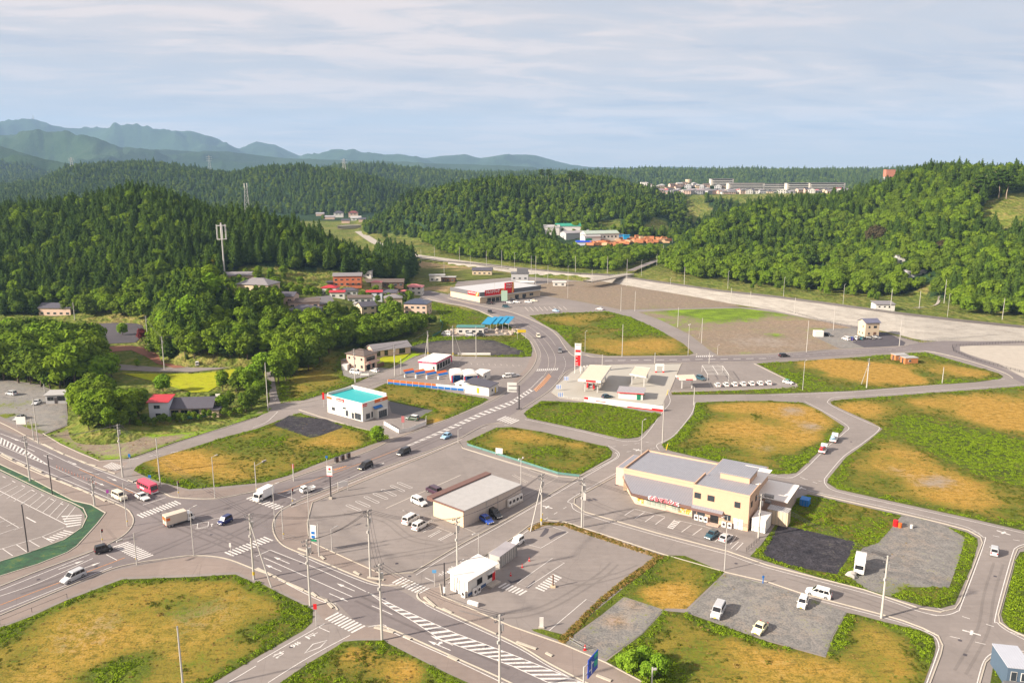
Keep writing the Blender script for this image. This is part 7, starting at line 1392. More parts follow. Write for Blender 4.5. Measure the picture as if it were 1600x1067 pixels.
for k in range(64):
    px = 918 + (k * 29.7) % 128; py = 371 + (k * 7.3) % 14
    if px < 950 and py < 379: py = 382 + (k % 3)
    if py > 380.5 and px > 985: py = 376 + (k % 4)
    e = thing('timber_stack', 'stack of orange brown sawn timber in the sawmill yard', 'timber', gt(px, py), R(rnd.uniform(-30, 35)), 'timber stacks in the sawmill yard'); e.location.z += .1; mb = MB(); w_, d_, h_ = rnd.uniform(4, 9), rnd.uniform(3, 5), rnd.uniform(1.6, 3.2)
    n = 3
    for i in range(n): mb.b2(-w_ / 2, w_ / 2, -d_ / 2 + d_ * i / n, -d_ / 2 + d_ * (i + .86) / n, .1, h_ * rnd.uniform(.8, 1.05))
    mb.build('boards', M_TIM if rnd.random() < .75 else M_TIM2, e); MB().b2(-w_ / 2 - .1, w_ / 2 + .1, -d_ / 2 - .1, d_ / 2 + .1, 0, .098).build('bearers', W_BROWN, e)
GRP = 'small houses of the estate on the plateau'
rc = [R_GREY, R_SLATE, R_SILVER, R_BROWN, R_GREY, R_PINK, R_SLATE, R_PALE]; wc = [W_PINK, W_CREAM, W_WHITE, W_PINK, W_GREY, W_GREY]
def fz(px, dep): return Vector((tanaz(px, 300) * dep, dep, terr1(tanaz(px, 300) * dep, dep)))
for k in range(160):
    px = 980 + (k * 41.3) % (360 if k < 80 else 200); dep = 1268 + (k % 4) * 34 + rnd.uniform(-8, 8)
    if px > 1180 and k % 4 > 1: continue
    two = rnd.random() < .6; W_, D_ = rnd.uniform(8, 12), rnd.uniform(7, 9)
    b = Bld('house', 'small house with pale walls in the estate on the plateau', 'house', -W_ / 2, W_ / 2, D_, 5.6 if two else 3.2, fz(px, dep), R(rnd.uniform(-25, 25)), wc[k % 6], GRP); b.roof(('gx', 'hip', 'gy')[k % 3], rc[k % 8], .5, 1.9)
    for z in ((1.5, 4.2) if two else (1.5,)):
        for i in range(3): mb = MB(); b.panel(mb, 'R', -W_ / 3 + i * W_ / 3, z, 1.8, 1.2); mb.build('window', M_DGLASS, b.e)
M_APT = pm('apartment_wall', (0.62, 0.57, 0.50), .8, .06, .3)
for px, dep, W_, n, lb in ((1166,1360,62,5,'apartment block with white end wall, leftmost of the long blocks on the plateau'),(1128,1400,40,4,'lower apartment block left of the long ones on the plateau'),(1208,1420,78,5,'long apartment block in the middle of the plateau'),(1252,1400,52,5,'apartment block third from the left on the plateau'),(1292,1400,64,5,'rightmost long apartment block partly behind the right hill'),(1236,1480,70,4,'apartment block standing behind the others on the plateau')):
    b = Bld('apartment_block', lb, 'apartment block', -W_ / 2, W_ / 2, 11, n * 2.9 + (1420 - dep) * .02, fz(px, dep), R(4), M_APT); b.roof('flat', R_GREY, .6, th=.6)
    for k in range(n):
        mb = MB(); gl = MB(); b.panel(gl, 'R', 0, k * 2.9 + 1.9, W_ - 5, 1.5, .05, .02); b.panel(mb, 'R', 1, k * 2.9 + .55, W_ - 6, 1.1, 1.2, .06); gl.build('window_band', M_DGLASS, b.e); mb.build('balcony', W_WHITE, b.e)
b = Bld('office_block', 'white block with a roof tower at the left of the plateau estate', 'building', -16, 16, 12, 12, fz(1006, 1330), 0, W_WHITE); b.roof('flat', R_WHITE, .3); MB().b2(-5, 4, 2, 9, 12.2, 17).build('roof_tower', W_WHITE, b.e)
e = thing('water_tower', 'pale round water tower rising behind the estate', 'water tower', fz(1075, 1650)); MB().tube((0, 0, 0), (0, 0, 20), 3, 2.5, n=12).build('shaft', W_CREAM, e); MB().tube((0, 0, 20), (0, 0, 27), 6, 6.5, n=14).build('tank', W_CREAM, e)
b = Bld('brick_block', 'reddish block standing on the skyline left of the right hill', 'building', -6.5, 6.5, 9, 9, fz(1389, 1150) , 0, wallm('brick', (0.45, 0.18, 0.12))); b.e.location.z = at_depth(1389, 265, 1150).z - 9; b.roof('flat', R_BROWN, .2)
MB().b2(-6, 6, 1, 8, -40, -1.25).build('plinth', W_GREY, b.e)
for k, (px, py, lb) in enumerate(((529,340,'grey roofed distant house at the end of the valley'),(552,340,'reddish distant house at the end of the valley'),(556,345,'low pale distant building at the end of the valley'))):
    p = gt(px, py); b = Bld('house', lb, 'house', -8, 8, 10, 8 if k < 2 else 4, p, R(6), W_WHITE if k != 1 else W_PINK); b.roof('hip' if k < 2 else 'gx', (R_SLATE, roofm('maroon', (.2, .06, .06)), R_PALE)[k], .8, 3.2); b.win('R', -3, 5.5 if k < 2 else 2, 3, 1.5); b.win('R', 3, 5.5 if k < 2 else 2, 3, 1.5)
for px, py, W_, lb in ((500,338,14,'leftmost small pale house at the far end of the valley'),(514,343,18,'long pale roof beside the far valley road'),(540,349,12,'small pale house just left of the far concrete bridge'),(566,347,11,'small house right of the far concrete bridge')):
    b = Bld('house', lb, 'house', -W_ / 2, W_ / 2, 8, 4, gt(px, py), R(5), W_PINK); b.roof('gx', R_SILVER if W_ > 12 else R_SLATE, .6, 2.2)
b = Bld('cabin', 'bluish prefabricated cabin with silver roof at the bottom right corner', 'cabin', 0, 3.6, 6.2, 3.4, g(1571,1073), R(-11), wallm('steel_blue', (0.07, 0.11, 0.16)))
b.roof('flat', pm('cabin_roof', (0.42, 0.44, 0.50), .4, .08, 1, ribs=(0, .4, .1)), .08); b.win('R', .9, 2.0, .9, 1.6); b.win('R', 2.6, 2.0, 1.4, 1.4, M_WP, M_GLASS); MB().b2(-.5, 4.2, -2.6, -.1, 0, 1.2).build('porch', W_DGREY, b.e); MB().b2(-.2, 3.2, -2.8, -2.65, 0, 1.5).build('porch_front', W_CREAM, b.e); ac(b.e, 4.2, 2.5, 1.4, math.pi / 2); ac(b.e, 4.2, 4.6, 1.4, math.pi / 2)
M_POLE = pm('pole_concrete', (0.44, 0.42, 0.39), .8, .12, 1); M_LAMP = pm('lamp_grey', (0.50, 0.48, 0.46), .5, .08, 1, .2); M_INS = pm('insulator', (0.10, 0.10, 0.11), .4, .1, 1)
TOPS = {}
def wdir(px, py, dx, dy=0.0):
    d = g(px + dx, py + dy) - g(px, py); return math.atan2(d.y, d.x)
def pole(px, py, yt, kind, label, ax=1.0, z=0.0, key=None, strut=None, group=None, name=None, hh=None):
    b = g(px, py, z) if z is not None else gt(px, py); h = hh or hgt(b, yt); rz = wdir(px, py, ax * 30, -ax * 12) if abs(ax) == 1 else R(ax)
    nm = {'lamp': 'street_lamp', 'util': 'utility_pole', 'plain': 'pole', 'signal': 'traffic_signal', 'ped': 'pedestrian_signal', 'black': 'black_pole', 'cam': 'camera_pole'}[kind]
    e = thing(name or nm, label, nm.replace('_', ' ').replace('black ', ''), b, rz, group)
    if kind == 'util':
        MB().tube((0, 0, 0), (0, 0, h), .22, .14, 10).build('shaft', M_POLE, e); c = MB(); ins = MB()
        for k, (z_, l_) in enumerate(((h - .35, 1.9), (h - 1.15, 1.6), (h - 3.2, 1.0))):
            c.box((0, .18, z_), (l_, .1, .1))
            for x in (-.92, -.45, .45, .92): ins.tube((x * l_ / 2, .18, z_ + .04), (x * l_ / 2, .18, z_ + .32), .07, .05, 6)
        c.build('crossarms', M_RAIL, e); ins.build('insulators', M_INS, e)
        MB().tube((.42, 0, h - 2.7), (.42, 0, h - 1.7), .26, n=10).build('transformer', M_LAMP, e); MB().box((-.3, -.1, h - 4.4), (.3, .3, .5)).build('cable_box', M_LAMP, e)
    elif kind == 'lamp':
        MB().tube((0, 0, 0), (0, 0, h), .11, .07, 8).build('shaft', M_LAMP, e); m_ = MB(); m_.tube((0, 0, h - .08), (1.0, 0, h + .12), .05, n=6); m_.build('arm', M_LAMP, e); MB().box((1.3, 0, h + .12), (.75, .3, .14)).build('lamp_head', M_LAMP, e, .03)
    elif kind == 'plain': MB().tube((0, 0, 0), (0, 0, h), .17, .11, 8).build('shaft', M_POLE, e); MB().tube((0, 0, h), (0, 0, h + .12), .13, n=8).build('cap', M_RAIL, e)
    elif kind == 'black': MB().tube((0, 0, 0), (0, 0, h), .13, .11, 8).build('shaft', M_DARKM, e); MB().box((.3, 0, h), (.7, .25, .12)).build('lamp_head', M_LAMP, e)
    elif kind == 'signal':
        MB().tube((0, 0, 0), (0, 0, h), .12, .09, 8).build('shaft', M_LAMP, e); MB().tube((0, 0, h - 1.0), (2.4, 0, h - .6), .06, n=6).build('arm', M_LAMP, e); o = MB().box((2.9, 0, h - .6), (1.25, .25, .42)).build('signal_head', M_LAMP, e, .03); l = MB()
        for k in range(3): l.tube((2.5 + k * .4, -.14, h - .6), (2.5 + k * .4, -.17, h - .6), .15, n=10)
        l.build('lenses', M_DARKM, o); MB().box((0, -.14, 1.3), (.26, .1, .3)).build('push_box', M_YEL, e); MB().tube((-.6, 0, h * .55), (.1, 0, h * .55), .03, n=5).build('bracket', M_LAMP, e)
    elif kind == 'ped':
        MB().tube((0, 0, 0), (0, 0, h), .09, .07, 8).build('shaft', M_LAMP, e); o = MB().box((.2, 0, h - .35), (.36, .28, .7)).build('signal_head', M_DARKM, e, .02); MB().box((.2, -.15, h - .2), (.24, .03, .22)).build('lens', M_REDP, o); MB().box((0, -.12, 1.2), (.22, .1, .3)).build('push_box', M_YEL, e)
    elif kind == 'cam':
        MB().tube((0, 0, 0), (0, 0, h), .12, .08, 8).build('shaft', M_LAMP, e); MB().tube((-.7, 0, h - .2), (.7, 0, h - .2), .04, n=6).build('arm', M_LAMP, e); MB().box((-.7, 0, h), (.3, .3, .35)).build('flood_light', M_LAMP, e); MB().box((.7, 0, h), (.3, .3, .35)).build('flood_light', M_LAMP, e)
    if strut:
        s_ = g(*strut, z or 0.0) - b; s_.rotate(Matrix.Rotation(-rz, 3, 'Z')); MB().tube(s_, (0, 0, h - 1.8), .15, .10, 8).build('strut', M_POLE, e)
        if key != 'x': MB().tube((0, 0, 1), (0, 0, 1.7), .24, n=8).build('yellow_band', M_YEL, e)
    if key: TOPS[key] = (b + Vector((0, 0, h - .05)), rz)
    return e
PL = [
 (287,1082,979,'plain','thick bare concrete pole standing in the bottom left field'),(303,868,794,'lamp','street lamp on the curb below the blue van'),(214,882,832,'signal','traffic signal beside the black hatch van, over the lower left crosswalk'),(160,850,827,'ped','small pedestrian signal on the left pavement above the black van'),
 (47,751,681,'util','utility pole beside the green netting strip at the left edge'),(82,773,710,'black','slim dark lamp post at the end of the green netting strip'),(44,862,787,'black','dark lamp post in the corner of the left parking lot'),(148,791,745,'util','paired poles at the corner of the green netting by the left road'),
 (199,822,754,'signal','traffic signal behind the cream van on the left corner'),(192,745,663,'util','tall utility pole with dark footing above the pink minibus'),(251,761,685,'plain','tall plain pole at the field corner right of the pink minibus'),(279,776,752,'ped','pedestrian signal on the pavement right of the pink minibus'),
 (336,778,714,'lamp','street lamp at the lower edge of the left central field'),(401,771,722,'signal','traffic signal just above the white box truck'),(430,823,758,'lamp','street lamp on the curved curb right of the white box truck'),(443,842,790,'signal','traffic signal on the curved red pavement'),(457,789,764,'ped','pedestrian signal by the white pickup truck'),
 (485,947,843,'util','utility pole on the pavement left of the stop marking'),(499,869,817,'plain','slim pole right of the blue and green sign board'),(486,865,768,'lamp','tall lamp beside the blue and green sign board'),(519,861,826,'lamp','short lamp post alone in the car park'),(579,902,797,'util','big utility pole with many cables in the car park front'),
 (597,1000,881,'util','utility pole between the two lower crosswalks'),(715,905,809,'util','utility pole behind the white cabin by the small street'),(748,868,832,'lamp','lamp post at the end of the curb below the convenience store'),(781,1088,960,'util','utility pole at the bottom centre by the hatched lane'),
 (814,777,716,'cam','lamp pole at the right end of the convenience store'),(909,824,748,'util','utility pole with white vertical board in front of the beige building'),(1132,890,806,'lamp','tall lamp in front of the parked silver car'),(1185,840,772,'util','utility pole at the right corner of the beige building'),
 (1002,711,657,'lamp','street lamp behind the left end of the beige building'),(1035,692,629,'plain','tall plain pole at the bend above the beige building'),(1084,633,605,'plain','pole at the top of the street beside the orange field'),(1377,965,868,'util','utility pole with cable fan at the lower right street'),
 (1254,610,564,'lamp','lamp in the weedy field right of the rental cars'),(1472,599,574,'plain','short bare pole in the field right of the wooden cabins'),(1405,541,500,'plain','bare pole right of the dark parking lot by the river'),(1260,550,501,'plain','bare pole at the upper road near the dark blue car'),
 (972,557,507,'plain','thick bare pole at the lower edge of the triangular field'),(914,550,518,'lamp','thin lamp behind the price sign'),(1075,556,507,'cam','lamp at the right tip of the triangular field'),(1059,511,480,'plain','bare pole right of the curved side road'),(992,486,455,'plain','right one of two thin poles at the corner of the brown lots'),(970,486,449,'plain','left one of two thin poles at the corner of the brown lots'),
 (1023,568,551,'plain','short pole behind the car wash gate'),(1108,568,551,'plain','short pole above the rental yard'),(1121,554,540,'lamp','short lamp at the left corner of the large brown lot'),(941,571,554,'plain','short pole behind the large cream canopy'),(887,466,416,'lamp','tall lamp at the right of the drugstore lot'),(837,458,400,'plain','tall thin pole at the right end of the drugstore'),
 (856,444,415,'plain','thin pole behind the right end of the drugstore'),(459,751,725,'plain','thin post in the grass verge left of the white pillar sign'),(716,692,671,'lamp','short lamp above the car park at the end of the hatched reserve'),(407,560,519,'util','utility pole by the side road below the village'),(419,642,567,'plain','tall grey pole at the side road junction'),
 (480,540,506,'util','utility pole in front of the village grove'),(466,523,498,'plain','slim pole left of the grove pole'),(456,463,430,'util','utility pole among the village trees'),(524,426,407,'plain','thin pole behind the orange house'),(617,587,539,'util','tall utility pole at the bend below the long cream house'),(627,585,560,'plain','short pole right of the utility pole at the bend'),
 (744,560,510,'plain','slim pole between the car wash lot and the dark gravel lot'),(232,542,494,'util','utility pole behind the red path'),(257,577,526,'util','utility pole at the foot of the red path'),(117,500,473,'util','utility pole by the hidden house at the left'),(60,693,621,'plain','tall pale pole at the entry of the left gravel lot'),(53,688,654,'plain','shorter pale pole at the entry of the left gravel lot'),
 (70,613,600,'plain','short thin pole behind the hut'),(672,485,470,'plain','thin pole above the grove beside the drugstore road'),(1365,499,486,'plain','short pole behind the narrow beige building'),(555,598,545,'util','utility pole in front of the shop house'),(835,819,0,'plain','x'),(773,469,442,'plain','thin pole in front of the drugstore entrance')]
for p in PL:
    if p[4] == 'x': continue
    ax = -1 if p[0] in (1132, 214, 748) else 1
    pole(p[0], p[1], p[2], p[3], p[4], ax, key=(p[0] if p[3] == 'util' or p[0] in (748,) else None))
pole(397,905,803,'util','utility pole braced with a leaning strut left of the right crosswalk', strut=(424,917), key=397)
pole(846,820,741,'util','braced utility pole at the street corner left of the beige building', strut=(829,830), key=846)
pole(1354,606,560,'util','braced pole in the field below the wooden cabins', strut=(1346,600), key='x')
pole(1096,536,497,'plain','braced pole at the left of the large brown lot', strut=(1092,529), key='x')
pole(708,557,509,'util','braced utility pole between the laundry and the dark gravel lot', strut=(721,556), key=708); pole(669,556,517,'util','braced utility pole beside the laundry', strut=(664,558), key=669)
GF = 'tall poles standing in rows along the far river bank'
for px, py, yt in ((899,425,400),(949,427,401),(979,447,405),(1002,431,407),(1026,415,398),(1036,401,383),(1050,390,373),(1069,445,417),(1137,451,424),(1047,457,435),(1224,464,434),(1241,492,465),(1317,477,445),(1391,486,452),(1436,482,455),(1475,474,437),(1479,505,460),(1565,506,466),(1142,472,450),(1172,477,455),(925,441,421),(830,428,400),(760,415,392),(784,423,391),(718,408,386),(679,408,384),(658,411,390),(735,414,400),(804,420,395),(694,430,407)):
    pole(px, py, yt, 'plain' if px % 3 else 'lamp', 'tall grey pole in the row along the far river bank', 1, z=(4.5 if px > 700 and py < 500 and px != 694 else 0.0), group=GF)
for px, py, yt, lb in ((1317-15,516,479,'leaning grey pole in front of the river wall'),):
    pole(px, py, yt, 'plain', lb)
def board(name, label, px, py, yt, w_, h_, mat, post=M_LAMP, posts=1, txt=None, tm=None, deg=0, zc=None, base=False, th=.1):
    b = g(px, py); h = hgt(b, yt); e = thing(name, label, 'sign', b, R(deg))
    for k in range(posts): x = 0 if posts == 1 else (-w_ / 2 + w_ * k / (posts - 1)); MB().tube((x, .1, 0), (x, .1, h - (0 if posts > 1 else h_ * .5)), .07, n=6).build('post', post, e)
    o = MB().b2(-w_ / 2, w_ / 2, -th, 0, h - h_, h).build('board', mat, e)
    if base: MB().b2(-.4, .4, -.4, .4, 0, .5).build('footing', M_CONC, e)
    if txt:
        t_ = MB()
        for s, z_, sz in txt: add_text(t_, s, sz, (0, -th - .02, h - h_ + z_), (sz, 0, 0), (0, 0, sz), bold=.03)
        t_.build('lettering', tm or M_TXT, e)
    return e
e = board('pillar_sign', 'white pillar sign with red mark on a dark post at the car park edge', 517, 779, 728, 1.4, 2.6, M_WP, M_DARKM, base=True, deg=-8)
hb = hgt(g(517,779), 728); MB().tube((.05, -.12, hb - .7), (.05, -.15, hb - .7), .32, n=5).build('red_mark', M_REDP, e); MB().b2(-.5, .5, -.13, -.1, hb - 1.5, hb - 1.3).build('green_mark', M_GRN, e); MB().b2(-.7, .7, -.12, -.1, hb - 2.6, hb - 2.3).build('pink_strip', R_PINK, e); MB().tube((0, .1, .5), (0, .1, hb - 1), .17, n=8).build('thick_post', M_DARKM, e)
e = board('lot_sign', 'tall white, blue and green sign board on two posts at the car park corner', 491, 862, 820, 1.5, 3.6, M_WP, M_LAMP, 2, deg=-15); hb = hgt(g(491,862), 820); MB().b2(-.75, .75, -.13, -.1, hb - 3.6, hb - 3.1).build('green_strip', M_GRN, e); MB().b2(-.4, .4, -.13, -.1, hb - 2.0, hb - 1.4).build('blue_mark', M_BLP, e); MB().b2(-.4, .4, -.13, -.1, hb - 2.9, hb - 2.3).build('blue_mark', M_BLP, e)
board('notice_board', 'pale notice board on two posts beside the main road', 536, 767, 752, 2.4, 1.3, M_WP, M_LAMP, 2, deg=25); board('notice_board', 'white notice board in front of the field above the convenience store', 780, 711, 700, 2.0, 1.6, M_WP, M_LAMP, 2, deg=-15)
board('bus_stop_sign', 'red and white round topped sign on the upper pavement', 459, 750, 725, .5, 1.1, M_REDP); board('road_sign', 'small blue sign by the three brown boxes', 511, 731, 712, .6, .6, M_BLP); board('road_sign', 'blue sign on the field edge above the pink minibus', 235, 757, 742, .7, .7, M_BLP)
board('road_sign', 'blue arrow sign at the small street beside the white cabin', 679, 916, 890, .8, .6, pm('light_blue', (.10, .3, .55), .5)); board('road_sign', 'purple round sign behind the cream van', 170, 786, 765, .6, .8, pm('purple', (.25, .03, .25), .5)); board('road_sign', 'blue sign in front of the upper left crosswalk', 204, 731, 709, .6, .9, M_BLP)
board('road_sign', 'red and blue sign at the stop line of the lower left street', 494, 978, 943, .6, 1.0, M_REDP); board('road_sign', 'white sign post on the curb of the right crosswalk', 361, 869, 848, .4, .9, M_WP)
board('banner_sign', 'white vertical board hanging on the pole before the beige building', 912, 822, 755, .7, 4.0, M_WP)
board('yellow_sign', 'yellow sign board at the bend beside the dark gravel lot', 815, 530, 515, 4.0, 1.4, M_YEL, M_LAMP, 2); board('drugstore_sign', 'pale green upright sign in the drugstore car park', 788, 480, 454, 3.6, 6.2, pm('pale_green_board', (.36, .50, .40), .5), M_LAMP, 1)
board('shop_banner', 'pink and white upright banner inside the low white walls', 630, 672, 650, .9, 2.0, R_PINK); board('shop_banner', 'red and white upright sign at the left corner of the teal roofed shop', 506, 636, 613, .7, 2.4, M_REDP)
board('plate_sign', 'small white sign on posts beside the shop house', 570, 592, 583, 3.2, .8, M_WP, M_LAMP, 2); board('long_board', 'long low white board at the edge of the dark gravel lot', 741, 556, 551, 14, 1.0, M_WP, M_LAMP, 3)
board('plate_sign', 'white information board at the lawn behind the slate roofed house', 341, 626, 615, 1.6, 1.2, M_WP, M_LAMP, 2); board('plate_sign', 'pale board on posts at the left lot entry', 34, 668, 651, 3.0, 2.4, M_WP, M_LAMP, 2)
for k, (px, py, lb) in enumerate(((885,597,'upper blue and white striped sign left of the forecourt'),(876,622,'lower blue and white striped sign at the forecourt corner'),(873,610,'small pale sign between the two striped ones'))): 
    e = board('lot_sign', lb, px, py, py - 9, 1.9, 1.6, M_WP, M_LAMP, 1); hb = hgt(g(px, py), py - 9); mb = MB(); [mb.b2(-.8 + i * .6, -.5 + i * .6, -.13, -.1, hb - 1.5, hb - .1) for i in range(3)]; mb.build('stripes', pm('pale_blue', (.15, .28, .6), .5), e)
b = g(811,639); hb = hgt(b, 602); e = thing('gantry_sign', 'dark post carrying a large pale sign over the road edge, seen from behind', 'road sign', b, R(-6)); MB().tube((0, 0, 0), (0, 0, hb), .24, .2, 10).build('shaft', M_DARKM, e); MB().b2(-.9, .9, -.5, .5, 0, .15).build('base', M_DARKM, e); mb = MB()
for dz in (.2, 1.7): mb.tube((0, 0, hb - dz), (-3.6, 0, hb - dz), .09, n=6)
mb.build('arms', M_DARKM, e); MB().b2(-4.0, -.8, .1, .2, hb - 2.4, hb + .9).build('board', M_STEEL, e)
b = g(911,1118); hb = hgt(b, 1046); e = thing('direction_sign', 'blue direction sign with green panels on a grey post at the bottom edge', 'road sign', b, R(58)); MB().tube((0, 0, 0), (0, 0, hb + .5), .16, .13, 10).build('shaft', M_LAMP, e); mb = MB()
for dz in (0, 1.4): mb.tube((0, 0, hb + .3 - dz), (3.4, 0, hb + .3 - dz), .07, n=6)
mb.build('arms', M_LAMP, e); o = MB().b2(1.0, 4.2, -.2, -.08, hb - 2.0, hb + 1.0).build('board', pm('sign_blue', (.01, .05, .38), .4), e); MB().b2(2.9, 4.1, -.23, -.2, hb + .2, hb + .9).build('green_panel', pm('sign_green', (.01, .32, .25), .4), o); MB().b2(2.9, 4.0, -.23, -.2, hb - 1.2, hb - .2).build('green_panel', MATS['sign_green'], o)
mb = MB(); mb.b2(2.0, 2.15, -.24, -.2, hb - 1.7, hb + .3); mb.b2(2.15, 2.7, -.24, -.2, hb - .2, hb - .05); mb.b2(1.3, 2.0, -.24, -.2, hb - 1.0, hb - .88); mb.build('white_arrows', M_TXT, o)
e = thing('post', 'grey post with small bracket at the bottom edge right of the blue sign', 'pole', g(1018,1080)); MB().tube((0, 0, 0), (0, 0, 4.2), .12, .1, 8).build('shaft', M_LAMP, e); MB().box((.3, 0, 3.9), (.7, .2, .3)).build('bracket', M_LAMP, e)
def cone(px, py, label, m_=None, s=1.0):
    e = thing('traffic_cone', label, 'traffic cone', g(px, py)); MB().b2(-.2 * s, .2 * s, -.2 * s, .2 * s, 0, .05).build('base', m_ or M_REDP, e); MB().tube((0, 0, .05), (0, 0, .8 * s), .16 * s, .04 * s, 10).build('cone', m_ or M_REDP, e); MB().tube((0, 0, .35 * s), (0, 0, .5 * s), .115 * s, .085 * s, 10).build('white_band', M_TXT, e)
cone(798,899,'red and white cone nearest the white hatched mark'); cone(827,876,'pale red cone behind the cabin, farthest from the road'); cone(816,886,'bright red cone in the middle of the three by the cabin'); cone(914,1015,'red cone beside the grey barrier in the gravel square', s=1.3)
e = thing('concrete_block', 'long pale concrete block at the lot entry below the white cabin', 'block', g(730,944), wdir(730,944,20,6)); MB().b2(0, 2.2, 0, .6, 0, .75).build('body', M_WP, e, .05); MB().b2(.1, 2.1, -.01, 0, .1, .2).build('edge', M_CONC, e)
e = thing('sign_stand', 'white leaning sign stand at the corner of the lower car park', 'sign', g(846,981)); MB().b2(-.35, .35, -.05, .05, .25, 2.1).build('board', M_WP, e); MB().b2(-.5, .5, -.3, .3, 0, .25).build('foot', M_CONC, e)
e = thing('gate_post', 'brown post with pale base standing on the striped mark in the lower car park', 'post', g(864,917)); MB().tube((0, 0, .3), (0, 0, 2.6), .14, n=8).build('shaft', W_BROWN, e); MB().b2(-.45, .45, -.35, .35, 0, .35).build('base', W_CREAM, e)
for k in range(3):
    e = thing('planter_box', ('left', 'middle', 'right')[k] + ' of the three dark brown boxes on the upper pavement', 'box', g(526 + k * 9.3, 722 - k * 3.1), wdir(526, 722, 9.3, -3.1)); MB().b2(-.5, .5, -.35, .35, .12, 1.55).build('body', M_DARKM, e, .03); MB().b2(-.45, .45, -.3, .3, 0, .12).build('base', M_CONC, e); mb = MB(); [mb.b2(-.42, .42, -.38, -.35, .3 + i * .22, .4 + i * .22) for i in range(5)]; mb.build('slats', W_BROWN, e)
for px, py, lb in ((845,814,'yellow leaning stake at the street corner of the lower car park'),(1041,703,'yellow stake at the lower corner of the orange field'),(1042,617,'yellow stake by the bush at the fuel station corner')):
    e = thing('stake', lb, 'stake', g(px, py)); MB().tube((0, 0, 0), (.4, 0, 1.9), .12, n=6).build('shaft', M_YEL, e); MB().tube((.4, 0, 1.9), (.45, 0, 2.1), .05, n=6).build('tip', M_WP, e)
e = thing('black_pole', 'black post with white base left of the white cabin', 'pole', g(695,930)); MB().tube((0, 0, 0), (0, 0, hgt(g(695,930), 879)), .12, n=8).build('shaft', M_DARKM, e); MB().tube((0, 0, .6), (0, 0, 1.8), .26, n=10).build('white_box', M_WP, e)
for px, py, m_, s, lb in ((1399,822,M_REDP,1.1,'bright red drum lying on the gravel lot'),(1406,824,M_ORP,.8,'orange brown drum beside the red one'),(1424,825,M_WP,.6,'white scrap beside the drums on the gravel lot')):
    e = thing('drum', lb, 'drum', g(px, py)); MB().tube((0, 0, 0), (0, 0, 1.3 * s), .5 * s, n=12).build('body', m_, e); MB().tube((0, 0, 1.3 * s), (0, 0, 1.36 * s), .46 * s, n=12).build('lid', m_, e)
rock(1331, 900, 1.1, 'round grey boulder at the front of the parked white truck', pm('boulder', (.35, .33, .31), .9, .2, 1))
e = thing('board_post', 'small dark blue post at the street edge above the gravel lot', 'post', g(1192,911)); MB().tube((0, 0, 0), (0, 0, 1.6), .1, n=6).build('shaft', M_BLP, e); MB().b2(-.2, .2, -.05, .05, 1.2, 1.6).build('plate', M_BLP, e)
e = thing('bicycle_rack', 'thin steel frame rack in the rental yard', 'rack', g(1105,595), R(-5)); mb = MB()
for x in (0, 8):
    for y in (0, 14): mb.tube((x, y, 0), (x, y, 2.6), .08, n=5)
for y in (0, 14): mb.tube((0, y, 2.6), (8, y, 2.6), .08, n=5)
for x in (0, 4, 8): mb.tube((x, 0, 2.6), (x, 14, 2.6), .08, n=5)
mb.build('frame', M_STEEL, e); mb = MB(); [mb.tube((0, 14 * k / 6, 2.6), (8, 14 * k / 6, 2.6), .05, n=4) for k in range(7)]; mb.build('rafters', M_STEEL, e)
for k in range(14):
    px = 89 + k * 4.7; py = 731 + k * 1.95; e = thing('lane_post', 'orange lane post in the row dividing the left road', 'bollard', g(px, py), 0, 'orange lane posts dividing the left road'); MB().tube((0, 0, 0), (0, 0, .75), .05, n=6).build('shaft', M_ORP, e); MB().tube((0, 0, .5), (0, 0, .62), .056, n=6).build('band', M_TXT, e)
b = gt(352,442); hb = hgt(b, 351); e = thing('antenna_pole', 'tall grey antenna pole with round white platform above the grove', 'antenna', b); MB().tube((0, 0, 0), (0, 0, hb - 1), .5, .36, 12).build('shaft', M_LAMP, e); mb = MB()
for z_ in (hb - 8.5, hb - .6):
    for k in range(12): a0, a1_ = k * math.pi / 6, (k + 1) * math.pi / 6; mb.tube((2.8 * math.cos(a0), 2.8 * math.sin(a0), z_), (2.8 * math.cos(a1_), 2.8 * math.sin(a1_), z_), .09, n=5)
    for k in range(6): a0 = k * math.pi / 3; mb.tube((0, 0, z_), (2.8 * math.cos(a0), 2.8 * math.sin(a0), z_), .13, n=5)
mb.build('platform', M_LAMP, e)
for k in range(6): a0 = k * math.pi / 3; MB().tube((2.8 * math.cos(a0), 2.8 * math.sin(a0), hb - 8.5), (2.8 * math.cos(a0), 2.8 * math.sin(a0), hb), .2 if k % 2 else .1, n=6).build('antenna', M_STEEL, e)
MB().tube((0, 0, hb - 8), (0, 0, hb + 1), .6, .45, 10).build('head', M_LAMP, e)
